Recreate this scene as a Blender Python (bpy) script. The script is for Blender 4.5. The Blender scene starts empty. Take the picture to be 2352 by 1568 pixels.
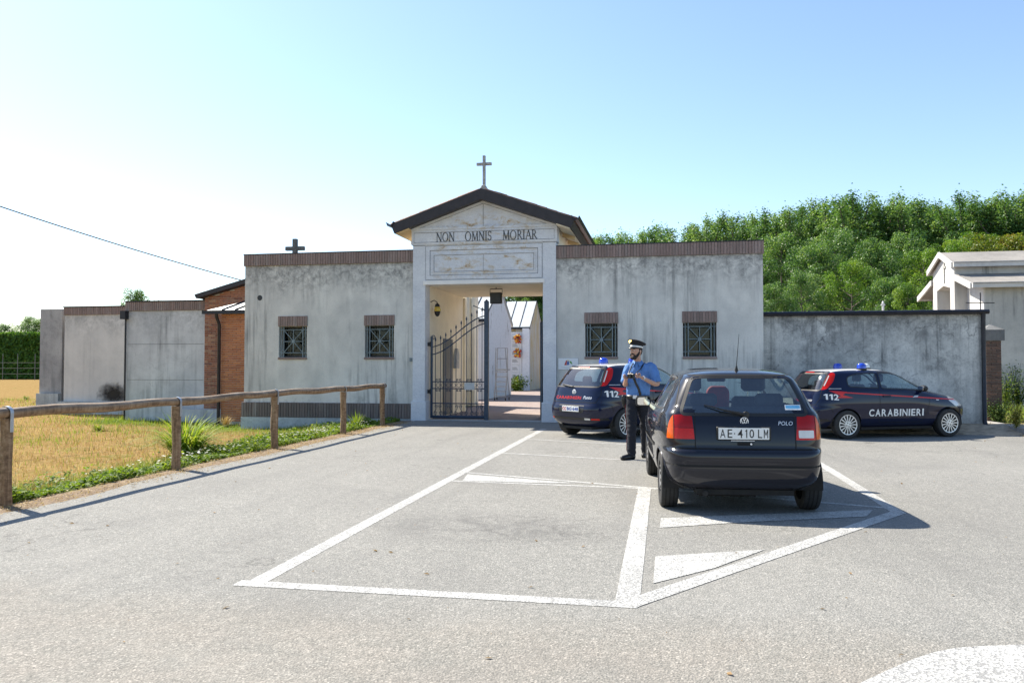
import bpy, bmesh, math, random
from mathutils import Vector, Matrix, Quaternion
from mathutils.bvhtree import BVHTree
random.seed(7)
R = math.radians
scene = bpy.context.scene
COL = scene.collection

# ------------------------------------------------------------------ camera
# world frame: the cemetery front runs along X at y = 0, +Y goes into the cemetery, ground z = 0, metres
CAM = Vector((4.58, -20.2, 1.45))
YAW = math.atan(0.19)
PITCH = math.atan(54 / 1829.0)
cam_data = bpy.data.cameras.new('camera')
cam_data.sensor_width = 36
cam_data.lens = 28
cam_data.clip_end = 2000
cam = bpy.data.objects.new('camera', cam_data)
COL.objects.link(cam)
cam.location = CAM
cam.rotation_euler = (R(90) + PITCH, 0, YAW)
scene.camera = cam

# ------------------------------------------------------------------ sky and sun
SUN_DIR = Vector((-0.82, 0.45, 1.0)).normalized()
world = bpy.data.worlds.new('World')
scene.world = world
world.use_nodes = True
wn = world.node_tree.nodes
wl = world.node_tree.links
wn.clear()
sky = wn.new('ShaderNodeTexSky')
sky.sky_type = 'NISHITA'
sky.sun_disc = False
sky.sun_elevation = math.asin(SUN_DIR.z)
sky.sun_rotation = math.atan2(SUN_DIR.x, SUN_DIR.y)
sky.altitude = 0
sky.air_density = 1.0
sky.dust_density = 0.45
sky.ozone_density = 2.0
bg = wn.new('ShaderNodeBackground')
bg.inputs['Strength'].default_value = 0.105
wo = wn.new('ShaderNodeOutputWorld')
wl.new(sky.outputs[0], bg.inputs[0])
wl.new(bg.outputs[0], wo.inputs[0])

sun_data = bpy.data.lights.new('sun', 'SUN')
sun_data.energy = 4.7
sun_data.angle = R(0.53)
sun_data.color = (1.0, 0.925, 0.80)
sun = bpy.data.objects.new('sun', sun_data)
COL.objects.link(sun)
sun.location = (-30, 20, 40)
sun.rotation_euler = SUN_DIR.to_track_quat('Z', 'Y').to_euler()

scene.view_settings.view_transform = 'Standard'
scene.view_settings.look = 'None'
scene.view_settings.exposure = 1.2
scene.view_settings.gamma = 1.0
scene.view_settings.use_curve_mapping = False
scene.render.resolution_x = 1024
scene.render.resolution_y = 682

# ------------------------------------------------------------------ pixel -> place (photo measured on a 2352 x 1568 copy)
def ray(x, y):
    a = (x - 1176) / 1829.0
    b = (784 - y) / 1829.0
    Z = b * math.cos(PITCH) + math.sin(PITCH)
    Fw = math.cos(PITCH) - b * math.sin(PITCH)
    return Vector((a * math.cos(YAW) - Fw * math.sin(YAW), a * math.sin(YAW) + Fw * math.cos(YAW), Z))
def G(x, y, z=0.0):                     # point on the ground
    d = ray(x, y)
    return CAM + d * ((z - CAM.z) / d.z)
def V(x, y, v=0.0):                     # point on an upright plane parallel to the cemetery front
    d = ray(x, y)
    return CAM + d * ((v - CAM.y) / d.y)
def DP(x, y, dep):                      # point at a given depth
    return CAM + ray(x, y) * dep

# ------------------------------------------------------------------ mesh helpers
def world_offset(o):
    off = Vector((0, 0, 0))
    while o is not None:
        off += o.location
        o = o.parent
    return off

class MB:
    """collects faces, builds one mesh object"""
    def __init__(self):
        self.v = []; self.f = []; self.m = []
    def add(self, verts, faces, mi=0):
        b = len(self.v)
        self.v += [tuple(p) for p in verts]
        self.f += [tuple(b + i for i in f) for f in faces]
        self.m += [mi] * len(faces)
        return self
    def box(self, x0, x1, y0, y1, z0, z1, mi=0):
        vs = [(x0,y0,z0),(x1,y0,z0),(x1,y1,z0),(x0,y1,z0),(x0,y0,z1),(x1,y0,z1),(x1,y1,z1),(x0,y1,z1)]
        return self.add(vs, [(0,3,2,1),(4,5,6,7),(0,1,5,4),(1,2,6,5),(2,3,7,6),(3,0,4,7)], mi)
    def prism(self, poly, axis, a, b, mi=0):
        """poly: 2-D points counter-clockwise; extruded along axis ('x','y','z') from a to b"""
        n = len(poly)
        def pt(p, t):
            return {'x': (t, p[0], p[1]), 'y': (p[0], t, p[1]), 'z': (p[0], p[1], t)}[axis]
        vs = [pt(p, a) for p in poly] + [pt(p, b) for p in poly]
        fs = [tuple(range(n))[::-1], tuple(range(n, 2*n))]
        for i in range(n):
            j = (i + 1) % n
            fs.append((i, j, n + j, n + i))
        return self.add(vs, fs, mi)
    def tube(self, pts, r, n=8, caps=True, mi=0, sy=1.0):
        """round bar along a path; r number or list"""
        pts = [Vector(p) for p in pts]
        m = len(pts)
        rs = r if isinstance(r, (list, tuple)) else [r] * m
        rings = []
        up = None
        for i in range(m):
            t = (pts[min(i+1, m-1)] - pts[max(i-1, 0)])
            if t.length < 1e-9: t = Vector((0,0,1))
            t.normalize()
            if up is None:
                ref = Vector((0,0,1)) if abs(t.z) < 0.9 else Vector((0,1,0))
                a = t.cross(ref).normalized()
            else:
                a = (up - t * up.dot(t))
                if a.length < 1e-6: a = t.orthogonal()
                a.normalize()
            up = a
            b = t.cross(a)
            rings.append([pts[i] + (a * math.cos(2*math.pi*k/n) + b * sy * math.sin(2*math.pi*k/n)) * rs[i] for k in range(n)])
        vs = [p for rg in rings for p in rg]
        fs = []
        for i in range(m - 1):
            for k in range(n):
                k2 = (k + 1) % n
                fs.append((i*n+k, i*n+k2, (i+1)*n+k2, (i+1)*n+k))
        if caps:
            fs.append(tuple(range(n))[::-1]); fs.append(tuple((m-1)*n + k for k in range(n)))
        return self.add(vs, fs, mi)
    def lathe(self, prof, n=16, c=(0,0,0), axis='z', mi=0, caps=True):
        """prof: list of (radius, height) about an axis through c"""
        vs = []; fs = []
        for (r, h) in prof:
            for k in range(n):
                a = 2*math.pi*k/n
                p = (r*math.cos(a), r*math.sin(a), h)
                if axis == 'y': p = (p[0], p[2], p[1])
                if axis == 'x': p = (p[2], p[0], p[1])
                vs.append((p[0]+c[0], p[1]+c[1], p[2]+c[2]))
        m = len(prof)
        for i in range(m-1):
            for k in range(n):
                k2 = (k+1) % n
                fs.append((i*n+k, i*n+k2, (i+1)*n+k2, (i+1)*n+k))
        if caps: fs.append(tuple(range(n))[::-1]); fs.append(tuple((m-1)*n+k for k in range(n)))
        return self.add(vs, fs, mi)
    def ball(self, c, rx, ry, rz, n=12, m=8, mi=0):
        vs = []; fs = []
        for i in range(m+1):
            th = math.pi*i/m
            for k in range(n):
                a = 2*math.pi*k/n
                vs.append((c[0]+rx*math.sin(th)*math.cos(a), c[1]+ry*math.sin(th)*math.sin(a), c[2]-rz*math.cos(th)))
        for i in range(m):
            for k in range(n):
                k2 = (k+1) % n
                fs.append((i*n+k, i*n+k2, (i+1)*n+k2, (i+1)*n+k))
        return self.add(vs, fs, mi)
    def build(self, name, mat, parent=None, smooth=False, bevel=0.0, weld=False, recalc=False):
        me = bpy.data.meshes.new(name)
        off = world_offset(parent) if parent is not None else Vector((0,0,0))
        vs = [(p[0]-off.x, p[1]-off.y, p[2]-off.z) for p in self.v]
        me.from_pydata(vs, [], self.f)
        mats = mat if isinstance(mat, (list, tuple)) else [mat]
        for x in mats: me.materials.append(x)
        if len(mats) > 1: me.polygons.foreach_set('material_index', self.m)
        if weld or recalc or bevel:
            bm = bmesh.new(); bm.from_mesh(me)
            if weld: bmesh.ops.remove_doubles(bm, verts=bm.verts, dist=1e-5)
            bmesh.ops.recalc_face_normals(bm, faces=bm.faces)
            if bevel:
                es = [e for e in bm.edges if len(e.link_faces) == 2 and e.calc_face_angle(0) > 0.5]
                bmesh.ops.bevel(bm, geom=es, offset=bevel, segments=1, affect='EDGES', profile=0.5, clamp_overlap=True)
            bm.to_mesh(me); bm.free()
        if smooth: smooth_mesh(me, 40 if smooth is True else smooth)
        me.update()
        o = bpy.data.objects.new(name, me)
        COL.objects.link(o)
        if parent is not None: o.parent = parent
        return o

def smooth_mesh(me, angle=40):
    me.polygons.foreach_set('use_smooth', [True]*len(me.polygons))
    try:
        me.set_sharp_from_angle(angle=R(angle))
    except Exception:
        pass

def thing(name, loc, label, cat, group=None, rz=0):
    o = bpy.data.objects.new(name, None)
    COL.objects.link(o)
    o.empty_display_size = 0.2
    o.location = loc
    o.rotation_euler = (0, 0, rz)
    return tag(o, label, cat, group)
def tag(o, label=None, cat=None, group=None, kind=None):
    if label: o['label'] = label
    if cat: o['category'] = cat
    if group: o['group'] = group
    if kind: o['kind'] = kind
    return o
def inst(name, me, parent, loc, rot=(0,0,0), scale=(1,1,1)):
    """a piece that shares its mesh data"""
    o = bpy.data.objects.new(name, me)
    COL.objects.link(o)
    if parent is not None:
        o.parent = parent
        loc = Vector(loc) - world_offset(parent)
    o.location = loc
    o.rotation_euler = rot
    o.scale = scale
    return o
def copy_tree(o, parent=None):
    c = o.copy(); COL.objects.link(c); c.parent = parent
    for ch in list(o.children):
        copy_tree(ch, c)
    return c

# ------------------------------------------------------------------ material helpers
class NT:
    def __init__(self, name):
        self.mat = bpy.data.materials.new(name)
        self.mat.use_nodes = True
        self.t = self.mat.node_tree
        self.t.nodes.clear()
        self.out = self.t.nodes.new('ShaderNodeOutputMaterial')
        self.geo = None; self.tc = None; self.oi = None
    def n(self, typ, **kw):
        nd = self.t.nodes.new(typ)
        for k, v in kw.items(): setattr(nd, k, v)
        return nd
    def l(self, a, b): self.t.links.new(a, b)
    def pos(self):
        if not self.geo: self.geo = self.n('ShaderNodeNewGeometry')
        return self.geo.outputs['Position']
    def obj(self):
        if not self.tc: self.tc = self.n('ShaderNodeTexCoord')
        return self.tc.outputs['Object']
    def rnd(self):
        if not self.oi: self.oi = self.n('ShaderNodeObjectInfo')
        return self.oi.outputs['Random']
    def map(self, src, scale=(1,1,1), loc=(0,0,0)):
        m = self.n('ShaderNodeMapping')
        m.inputs['Scale'].default_value = scale
        m.inputs['Location'].default_value = loc
        self.l(src, m.inputs[0]); return m.outputs[0]
    def noise(self, src, scale, detail=4, rough=0.55, dist=0.0):
        m = self.n('ShaderNodeTexNoise')
        m.inputs['Scale'].default_value = scale
        m.inputs['Detail'].default_value = detail
        m.inputs['Roughness'].default_value = rough
        m.inputs['Distortion'].default_value = dist
        self.l(src, m.inputs['Vector']); return m.outputs['Fac']
    def vor(self, src, scale, feature='F1', out='Distance'):
        m = self.n('ShaderNodeTexVoronoi', feature=feature)
        m.inputs['Scale'].default_value = scale
        self.l(src, m.inputs['Vector']); return m.outputs[out]
    def ramp(self, fac, stops):
        m = self.n('ShaderNodeValToRGB')
        el = m.color_ramp.elements
        while len(el) < len(stops): el.new(0.5)
        for e, (p, c) in zip(el, stops):
            e.position = p
            e.color = (c, c, c, 1) if isinstance(c, (int, float)) else (*c, 1)
        self.l(fac, m.inputs[0]); return m.outputs[0]
    def mix(self, fac, a, b, blend='MIX'):
        m = self.n('ShaderNodeMix', data_type='RGBA', blend_type=blend)
        for sock, v in ((m.inputs[0], fac), (m.inputs[6], a), (m.inputs[7], b)):
            if isinstance(v, (int, float)): sock.default_value = v
            elif isinstance(v, (tuple, list)): sock.default_value = (*v, 1) if len(v) == 3 else v
            else: self.l(v, sock)
        return m.outputs[2]
    def math(self, op, a, b=0.0, clamp=False):
        m = self.n('ShaderNodeMath', operation=op, use_clamp=clamp)
        for sock, v in ((m.inputs[0], a), (m.inputs[1], b)):
            if isinstance(v, (int, float)): sock.default_value = v
            else: self.l(v, sock)
        return m.outputs[0]
    def sep(self, src):
        m = self.n('ShaderNodeSeparateXYZ'); self.l(src, m.inputs[0]); return m.outputs
    def maprange(self, v, a, b, c=0.0, d=1.0):
        m = self.n('ShaderNodeMapRange')
        m.inputs[1].default_value = a; m.inputs[2].default_value = b
        m.inputs[3].default_value = c; m.inputs[4].default_value = d
        m.interpolation_type = 'SMOOTHSTEP'
        self.l(v, m.inputs[0]); return m.outputs[0]
    def bump(self, h, strength=0.3, dist=0.01):
        m = self.n('ShaderNodeBump')
        m.inputs['Strength'].default_value = strength
        m.inputs['Distance'].default_value = dist
        self.l(h, m.inputs['Height']); return m.outputs[0]
    def bsdf(self, color, rough=0.7, metal=0.0, normal=None, **kw):
        p = self.n('ShaderNodeBsdfPrincipled')
        if isinstance(color, (tuple, list)): p.inputs['Base Color'].default_value = (*color, 1)
        else: self.l(color, p.inputs['Base Color'])
        if isinstance(rough, (int, float)): p.inputs['Roughness'].default_value = rough
        else: self.l(rough, p.inputs['Roughness'])
        p.inputs['Metallic'].default_value = metal
        for k, v in kw.items():
            p.inputs[k.replace('_', ' ')].default_value = v
        if normal is not None: self.l(normal, p.inputs['Normal'])
        self.l(p.outputs[0], self.out.inputs[0])
        return p

def m_plain(name, c, rough=0.6, metal=0.0, var=0.12, scale=12.0, bump=0.0, **kw):
    """a colour with slight uneven grain"""
    t = NT(name)
    s = t.obj()
    f = t.noise(s, scale, 5)
    a = tuple(max(0, x*(1-var)) for x in c); b = tuple(min(1, x*(1+var)) for x in c)
    col = t.ramp(f, [(0.3, a), (0.7, b)])
    nm = t.bump(f, bump, 0.01) if bump else None
    t.bsdf(col, rough, metal, nm, **kw)
    return t.mat

def m_concrete(name, light, dark, streak=0.5, speck=0.2, green=0.0, seed=0.0, crack=0.0, patch=0.3, topstain=0.0, zt=4.2, grime=(0.12,0.125,0.125), blot=0.35):
    """old render or concrete: cloudy tone, clustered run-off streaks, blotches, specks"""
    t = NT(name)
    p = t.map(t.pos(), (1,1,1), (seed, seed*1.7, seed*0.3))
    big = t.noise(p, 0.7, 5, 0.6, 0.3)
    col = t.mix(t.ramp(big, [(0.36, 0.0), (0.64, 1.0)]), dark, light)
    bl = t.noise(p, 2.4, 10, 0.78, 0.4)
    col = t.mix(t.math('MULTIPLY', t.ramp(bl, [(0.36, 1.0), (0.5, 0.0)]), blot), col, tuple(c*0.6 for c in dark))
    col = t.mix(t.math('MULTIPLY', t.ramp(bl, [(0.54, 0.0), (0.68, 1.0)]), patch), col, tuple(min(0.8, c*1.22) for c in light))
    where = t.ramp(t.noise(t.map(p, (1,1,0.45), (17,5,3)), 0.9, 4, 0.6), [(0.45, 0.0), (0.62, 1.0)])
    st = t.noise(t.map(p, (5.5, 5.5, 0.28)), 1.0, 7, 0.72, 0.25)
    col = t.mix(t.math('MULTIPLY', t.math('MULTIPLY', t.ramp(st, [(0.47, 0.0), (0.66, 1.0)]), where), streak), col, grime)
    st2 = t.noise(t.map(p, (2.0, 2.0, 0.16), (9, 3, 1)), 1.0, 5, 0.6)
    col = t.mix(t.math('MULTIPLY', t.ramp(st2, [(0.53, 0.0), (0.72, 1.0)]), 0.45*streak), col, tuple(min(0.8, c*1.2) for c in light))
    sp = t.noise(p, 30, 5, 0.78)
    col = t.mix(t.math('MULTIPLY', t.ramp(sp, [(0.5, 0.0), (0.7, 1.0)]), speck), col, grime)
    if topstain:
        z = t.sep(t.pos())[2]
        low = t.math('ADD', z, t.math('MULTIPLY', t.noise(t.map(p, (1.3,1.3,0.1), (4,0,2)), 1.0, 6, 0.7), 1.7))
        band = t.math('MULTIPLY', t.maprange(low, zt-0.15, zt+0.75), t.ramp(t.noise(p, 5.0, 9, 0.8, 0.3), [(0.40, 0.0), (0.60, 1.0)]))
        edge = t.math('MULTIPLY', t.maprange(z, zt-0.22, zt), t.ramp(t.noise(p, 9, 6, 0.75), [(0.40, 0.1), (0.58, 1.0)]))
        col = t.mix(t.math('MULTIPLY', t.math('MAXIMUM', band, edge), topstain), col, grime)
    if green:
        z = t.sep(t.pos())[2]
        gz = t.math('MULTIPLY', t.maprange(z, 1.0, 0.2), t.ramp(t.noise(p, 2.2, 8, 0.75), [(0.50, 0.0), (0.66, 1.0)]))
        col = t.mix(t.math('MULTIPLY', gz, green), col, (0.09, 0.095, 0.07))
    h = t.math('ADD', t.math('MULTIPLY', sp, 0.5), bl)
    if crack:
        w = t.n('ShaderNodeVectorMath', operation='ADD')
        nz = t.n('ShaderNodeTexNoise'); nz.inputs['Scale'].default_value = 2.2; nz.inputs['Detail'].default_value = 6
        t.l(p, nz.inputs['Vector']); t.l(t.map(p, (0.42,0.42,0.7)), w.inputs[0])
        sc = t.n('ShaderNodeVectorMath', operation='SCALE'); sc.inputs['Scale'].default_value = 0.5
        t.l(nz.outputs['Color'], sc.inputs[0]); t.l(sc.outputs[0], w.inputs[1])
        cr = t.vor(w.outputs[0], 1.0, 'DISTANCE_TO_EDGE')
        ck = t.math('MULTIPLY', t.ramp(cr, [(0.0, 1.0), (0.010, 0.0)]), t.ramp(t.noise(p, 1.4, 4), [(0.48, 0.0), (0.56, 1.0)]))
        col = t.mix(t.math('MULTIPLY', ck, crack), col, (0.06, 0.06, 0.06))
    t.bsdf(col, 0.9, 0.0, t.bump(h, 0.3, 0.012))
    return t.mat

def m_brick(name, cols, mort=0.0, dirt=0.4, streak=0.0):
    """single bricks: every brick its own shade"""
    t = NT(name)
    stops = [(i/(len(cols)-1), c) for i, c in enumerate(cols)]
    col = t.ramp(t.rnd(), stops)
    p = t.pos()
    f = t.noise(p, 18, 6, 0.7)
    col = t.mix(t.math('MULTIPLY', t.ramp(f, [(0.45, 0.0), (0.7, 1.0)]), dirt), col, (0.06, 0.05, 0.045))
    if streak:
        s = t.noise(t.map(p, (6, 6, 0.5)), 1.0, 5, 0.6)
        col = t.mix(t.math('MULTIPLY', t.ramp(s, [(0.5, 0.0), (0.7, 1.0)]), streak), col, (0.42, 0.40, 0.38))
    t.bsdf(col, 0.9, 0.0, t.bump(t.noise(p, 60, 4, 0.7), 0.35, 0.006))
    return t.mat

def m_glass_thin(name, tint=(0.75, 0.85, 0.85), gloss=1.0, dark=0.0):
    """thin pane: tinted see-through with mirror reflection at grazing angles"""
    t = NT(name)
    tr = t.n('ShaderNodeBsdfTransparent'); tr.inputs[0].default_value = (*tint, 1)
    gl = t.n('ShaderNodeBsdfGlossy'); gl.inputs['Roughness'].default_value = 0.02
    gl.inputs[0].default_value = (0.95*gloss, 0.97*gloss, 1.0*gloss, 1)
    g = t.n('ShaderNodeNewGeometry')
    dp = t.n('ShaderNodeVectorMath', operation='DOT_PRODUCT')
    t.l(g.outputs['Incoming'], dp.inputs[0]); t.l(g.outputs['Normal'], dp.inputs[1])
    inv = t.math('SUBTRACT', 1.0, t.math('ABSOLUTE', dp.outputs['Value']), True)
    fac = t.math('ADD', t.math('MULTIPLY', t.math('POWER', inv, 5.0), 0.85), 0.075+dark, True)
    mx = t.n('ShaderNodeMixShader')
    t.l(fac, mx.inputs[0]); t.l(tr.outputs[0], mx.inputs[1]); t.l(gl.outputs[0], mx.inputs[2])
    t.l(mx.outputs[0], t.out.inputs[0])
    return t.mat
# ------------------------------------------------------------------ shared materials
M = {}
M['plaster_wing'] = m_concrete('grey_plaster', (0.69,0.67,0.615), (0.50,0.495,0.465), streak=0.85, speck=0.18, topstain=0.85, zt=4.17, green=0.7, patch=0.22, blot=0.12, grime=(0.15,0.15,0.145))
M['plaster_low'] = m_concrete('stained_plaster', (0.66,0.65,0.61), (0.33,0.335,0.325), streak=1.0, speck=0.5, topstain=0.75, zt=2.75, green=0.4, seed=13.0, crack=0.6, patch=0.3, blot=0.75, grime=(0.10,0.105,0.105))
M['concrete_panel'] = m_concrete('concrete_panel', (0.64,0.61,0.57), (0.54,0.52,0.49), streak=0.30, speck=0.12, topstain=0.45, zt=3.2, seed=31.0, patch=0.15, blot=0.15)
M['concrete_grey'] = m_concrete('grey_concrete', (0.64,0.635,0.63), (0.47,0.47,0.475), streak=0.55, speck=0.16, topstain=0.4, zt=3.2, seed=47.0, crack=0.2, patch=0.25, blot=0.3)
M['concrete_rough'] = m_concrete('dark_rough_concrete', (0.42,0.41,0.40), (0.28,0.275,0.275), streak=0.6, speck=0.6, seed=71.0, patch=0.2, blot=0.5)
M['concrete_plinth'] = m_concrete('plinth_concrete', (0.50,0.53,0.53), (0.33,0.36,0.37), streak=0.5, speck=0.5, seed=5.0, patch=0.6, blot=0.5)
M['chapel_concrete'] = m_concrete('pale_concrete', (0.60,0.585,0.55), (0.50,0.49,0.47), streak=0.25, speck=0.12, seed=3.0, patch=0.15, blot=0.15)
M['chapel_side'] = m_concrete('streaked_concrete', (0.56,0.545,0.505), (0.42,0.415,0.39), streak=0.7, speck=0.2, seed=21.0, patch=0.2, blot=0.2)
M['chapel_roof'] = m_concrete('weathered_roof_slab', (0.33,0.305,0.275), (0.23,0.215,0.195), streak=0.0, speck=0.5, seed=8.0, patch=0.3)
M['brick_brown'] = m_brick('brown_brick', [(0.23,0.165,0.145),(0.26,0.185,0.16),(0.21,0.155,0.135),(0.29,0.21,0.185)], streak=0.3, dirt=0.3)
M['brick_dark'] = m_brick('dark_brown_brick', [(0.14,0.115,0.105),(0.17,0.135,0.12),(0.12,0.105,0.095)], streak=0.35)
M['brick_red'] = m_brick('red_brick', [(0.30,0.10,0.055),(0.38,0.15,0.08),(0.24,0.085,0.05),(0.42,0.19,0.10),(0.20,0.08,0.055),(0.46,0.25,0.15)], dirt=0.3, streak=0.1)
M['brick_orange'] = m_brick('orange_brick', [(0.40,0.15,0.065),(0.48,0.20,0.085),(0.34,0.125,0.06),(0.44,0.18,0.09)], dirt=0.2)
M['brick_old'] = m_brick('old_dark_brick', [(0.12,0.075,0.055),(0.19,0.11,0.08),(0.09,0.06,0.05),(0.16,0.10,0.075)], dirt=0.5)
M['mortar'] = m_plain('mortar', (0.44,0.40,0.35), 0.95, var=0.25, scale=9, bump=0.3)
M['mortar_dark'] = m_plain('dark_mortar', (0.22,0.19,0.17), 0.95, var=0.25, scale=9, bump=0.3)
# pale marble of the portal with ochre patches where it flaked
def m_marble():
    t = NT('portal_marble')
    p = t.pos()
    big = t.noise(p, 1.3, 6, 0.65, 0.5)
    col = t.mix(t.ramp(big, [(0.35,0.0),(0.65,1.0)]), (0.56,0.58,0.615), (0.68,0.69,0.70))
    fine = t.noise(p, 30, 5, 0.75)
    col = t.mix(t.math('MULTIPLY', t.ramp(fine, [(0.52,0.0),(0.7,1.0)]), 0.35), col, (0.24,0.25,0.27))
    vein = t.noise(t.map(p,(1.5,1.5,4)), 2.2, 8, 0.7, 1.5)
    col = t.mix(t.math('MULTIPLY', t.ramp(vein, [(0.47,0.0),(0.5,1.0),(0.53,0.0)]), 0.3), col, (0.30,0.31,0.34))
    x, y, z = t.sep(p)
    inz = t.math('MULTIPLY', t.maprange(z, 3.62, 3.85), t.maprange(z, 5.6, 5.2))
    inx = t.math('MULTIPLY', t.maprange(x, -1.5, -0.9), t.maprange(x, 1.6, 1.1))
    reg = t.math('MULTIPLY', inz, inx)
    pat = t.noise(t.map(p,(1.0,1.0,1.8),(3.3,0,0.4)), 2.6, 8, 0.72, 0.6)
    pf = t.math('MULTIPLY', t.ramp(pat, [(0.50,0.0),(0.62,1.0)]), reg)
    col = t.mix(t.math('MULTIPLY', pf, 0.75), col, (0.46,0.35,0.19))
    pb = t.math('MULTIPLY', t.ramp(pat, [(0.60,0.0),(0.66,1.0)]), reg)
    col = t.mix(t.math('MULTIPLY', pb, 0.8), col, (0.30,0.17,0.09))
    t.bsdf(col, 0.75, 0.0, t.bump(t.math('ADD', fine, big), 0.2, 0.008))
    return t.mat
M['marble'] = m_marble()
M['white_paint'] = m_plain('white_wall_paint', (0.74,0.72,0.68), 0.8, var=0.06, scale=3)
M['cream'] = m_plain('cream_plaster', (0.80,0.73,0.58), 0.85, var=0.07, scale=2.0, bump=0.1)
M['ochre'] = m_plain('ochre_paint', (0.70,0.50,0.26), 0.8, var=0.1, scale=3)
M['fascia'] = m_plain('dark_brown_sheet', (0.022,0.018,0.02), 0.55, 0.0, var=0.3, scale=6)
M['gutter'] = m_plain('dark_painted_gutter', (0.018,0.018,0.024), 0.4, 0.3, var=0.3, scale=8)
M['tile'] = m_plain('roof_tile', (0.26,0.15,0.10), 0.9, var=0.5, scale=5, bump=0.3)
M['stone_cross'] = m_plain('lichen_stone', (0.33,0.33,0.31), 0.9, var=0.4, scale=14, bump=0.4)
M['stone_dark'] = m_plain('dark_stone', (0.10,0.105,0.105), 0.9, var=0.4, scale=14, bump=0.4)
M['letter'] = m_plain('dark_bronze_letter', (0.045,0.05,0.05), 0.6, 0.4, var=0.3, scale=20)
M['iron'] = m_plain('blue_grey_iron', (0.035,0.055,0.085), 0.45, 0.2, var=0.25, scale=15)
M['iron_window'] = m_plain('grey_green_iron', (0.17,0.215,0.23), 0.5, 0.1, var=0.25, scale=15)
M['frame_dark'] = m_plain('dark_window_frame', (0.02,0.022,0.024), 0.5, var=0.3)
M['room'] = m_plain('dim_room', (0.035,0.035,0.035), 0.9, var=0.3, scale=2)
M['black'] = m_plain('black_plastic', (0.012,0.012,0.013), 0.45, var=0.3)
M['alu'] = m_plain('aluminium', (0.30,0.31,0.33), 0.45, 0.5, var=0.1)
M['galv'] = m_plain('galvanised_steel', (0.52,0.53,0.54), 0.4, 0.85, var=0.15)
M['amber'] = m_plain('amber_glass', (0.75,0.48,0.02), 0.15, var=0.1, Transmission_Weight=0.4)
M['grey_door'] = m_plain('grey_metal_door', (0.14,0.145,0.15), 0.5, 0.2, var=0.12)
M['sheet_roof'] = m_plain('pale_sheet_metal', (0.55,0.57,0.56), 0.45, 0.35, var=0.12, scale=3)
M['window_glass'] = m_glass_thin('window_glass', (0.55,0.60,0.60), 0.3)
def m_wood():
    t = NT('weathered_wood')
    s = t.obj()
    g = t.noise(t.map(s,(26,2.2,26)), 1.0, 6, 0.65, 0.3)
    g2 = t.noise(t.map(s,(26,26,2.2)), 1.0, 6, 0.65, 0.3)
    z = t.sep(t.n('ShaderNodeNewGeometry').outputs['Normal'])[2]
    col = t.ramp(t.math('MULTIPLY', t.math('ADD', g, g2), 0.5), [(0.36,(0.10,0.052,0.026)),(0.5,(0.26,0.15,0.075)),(0.62,(0.39,0.255,0.145))])
    up = t.math('MULTIPLY', t.maprange(z, -0.1, 0.75), t.ramp(t.noise(s, 3.5, 5, 0.7), [(0.3,0.5),(0.6,1.0)]))
    col = t.mix(t.math('MULTIPLY', up, 0.7), col, t.ramp(g, [(0.38,(0.06,0.052,0.045)),(0.6,(0.30,0.27,0.235))]))
    t.bsdf(col, 0.85, 0.0, t.bump(t.math('ADD', g, g2), 0.4, 0.01))
    return t.mat
M['wood'] = m_wood()
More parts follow.
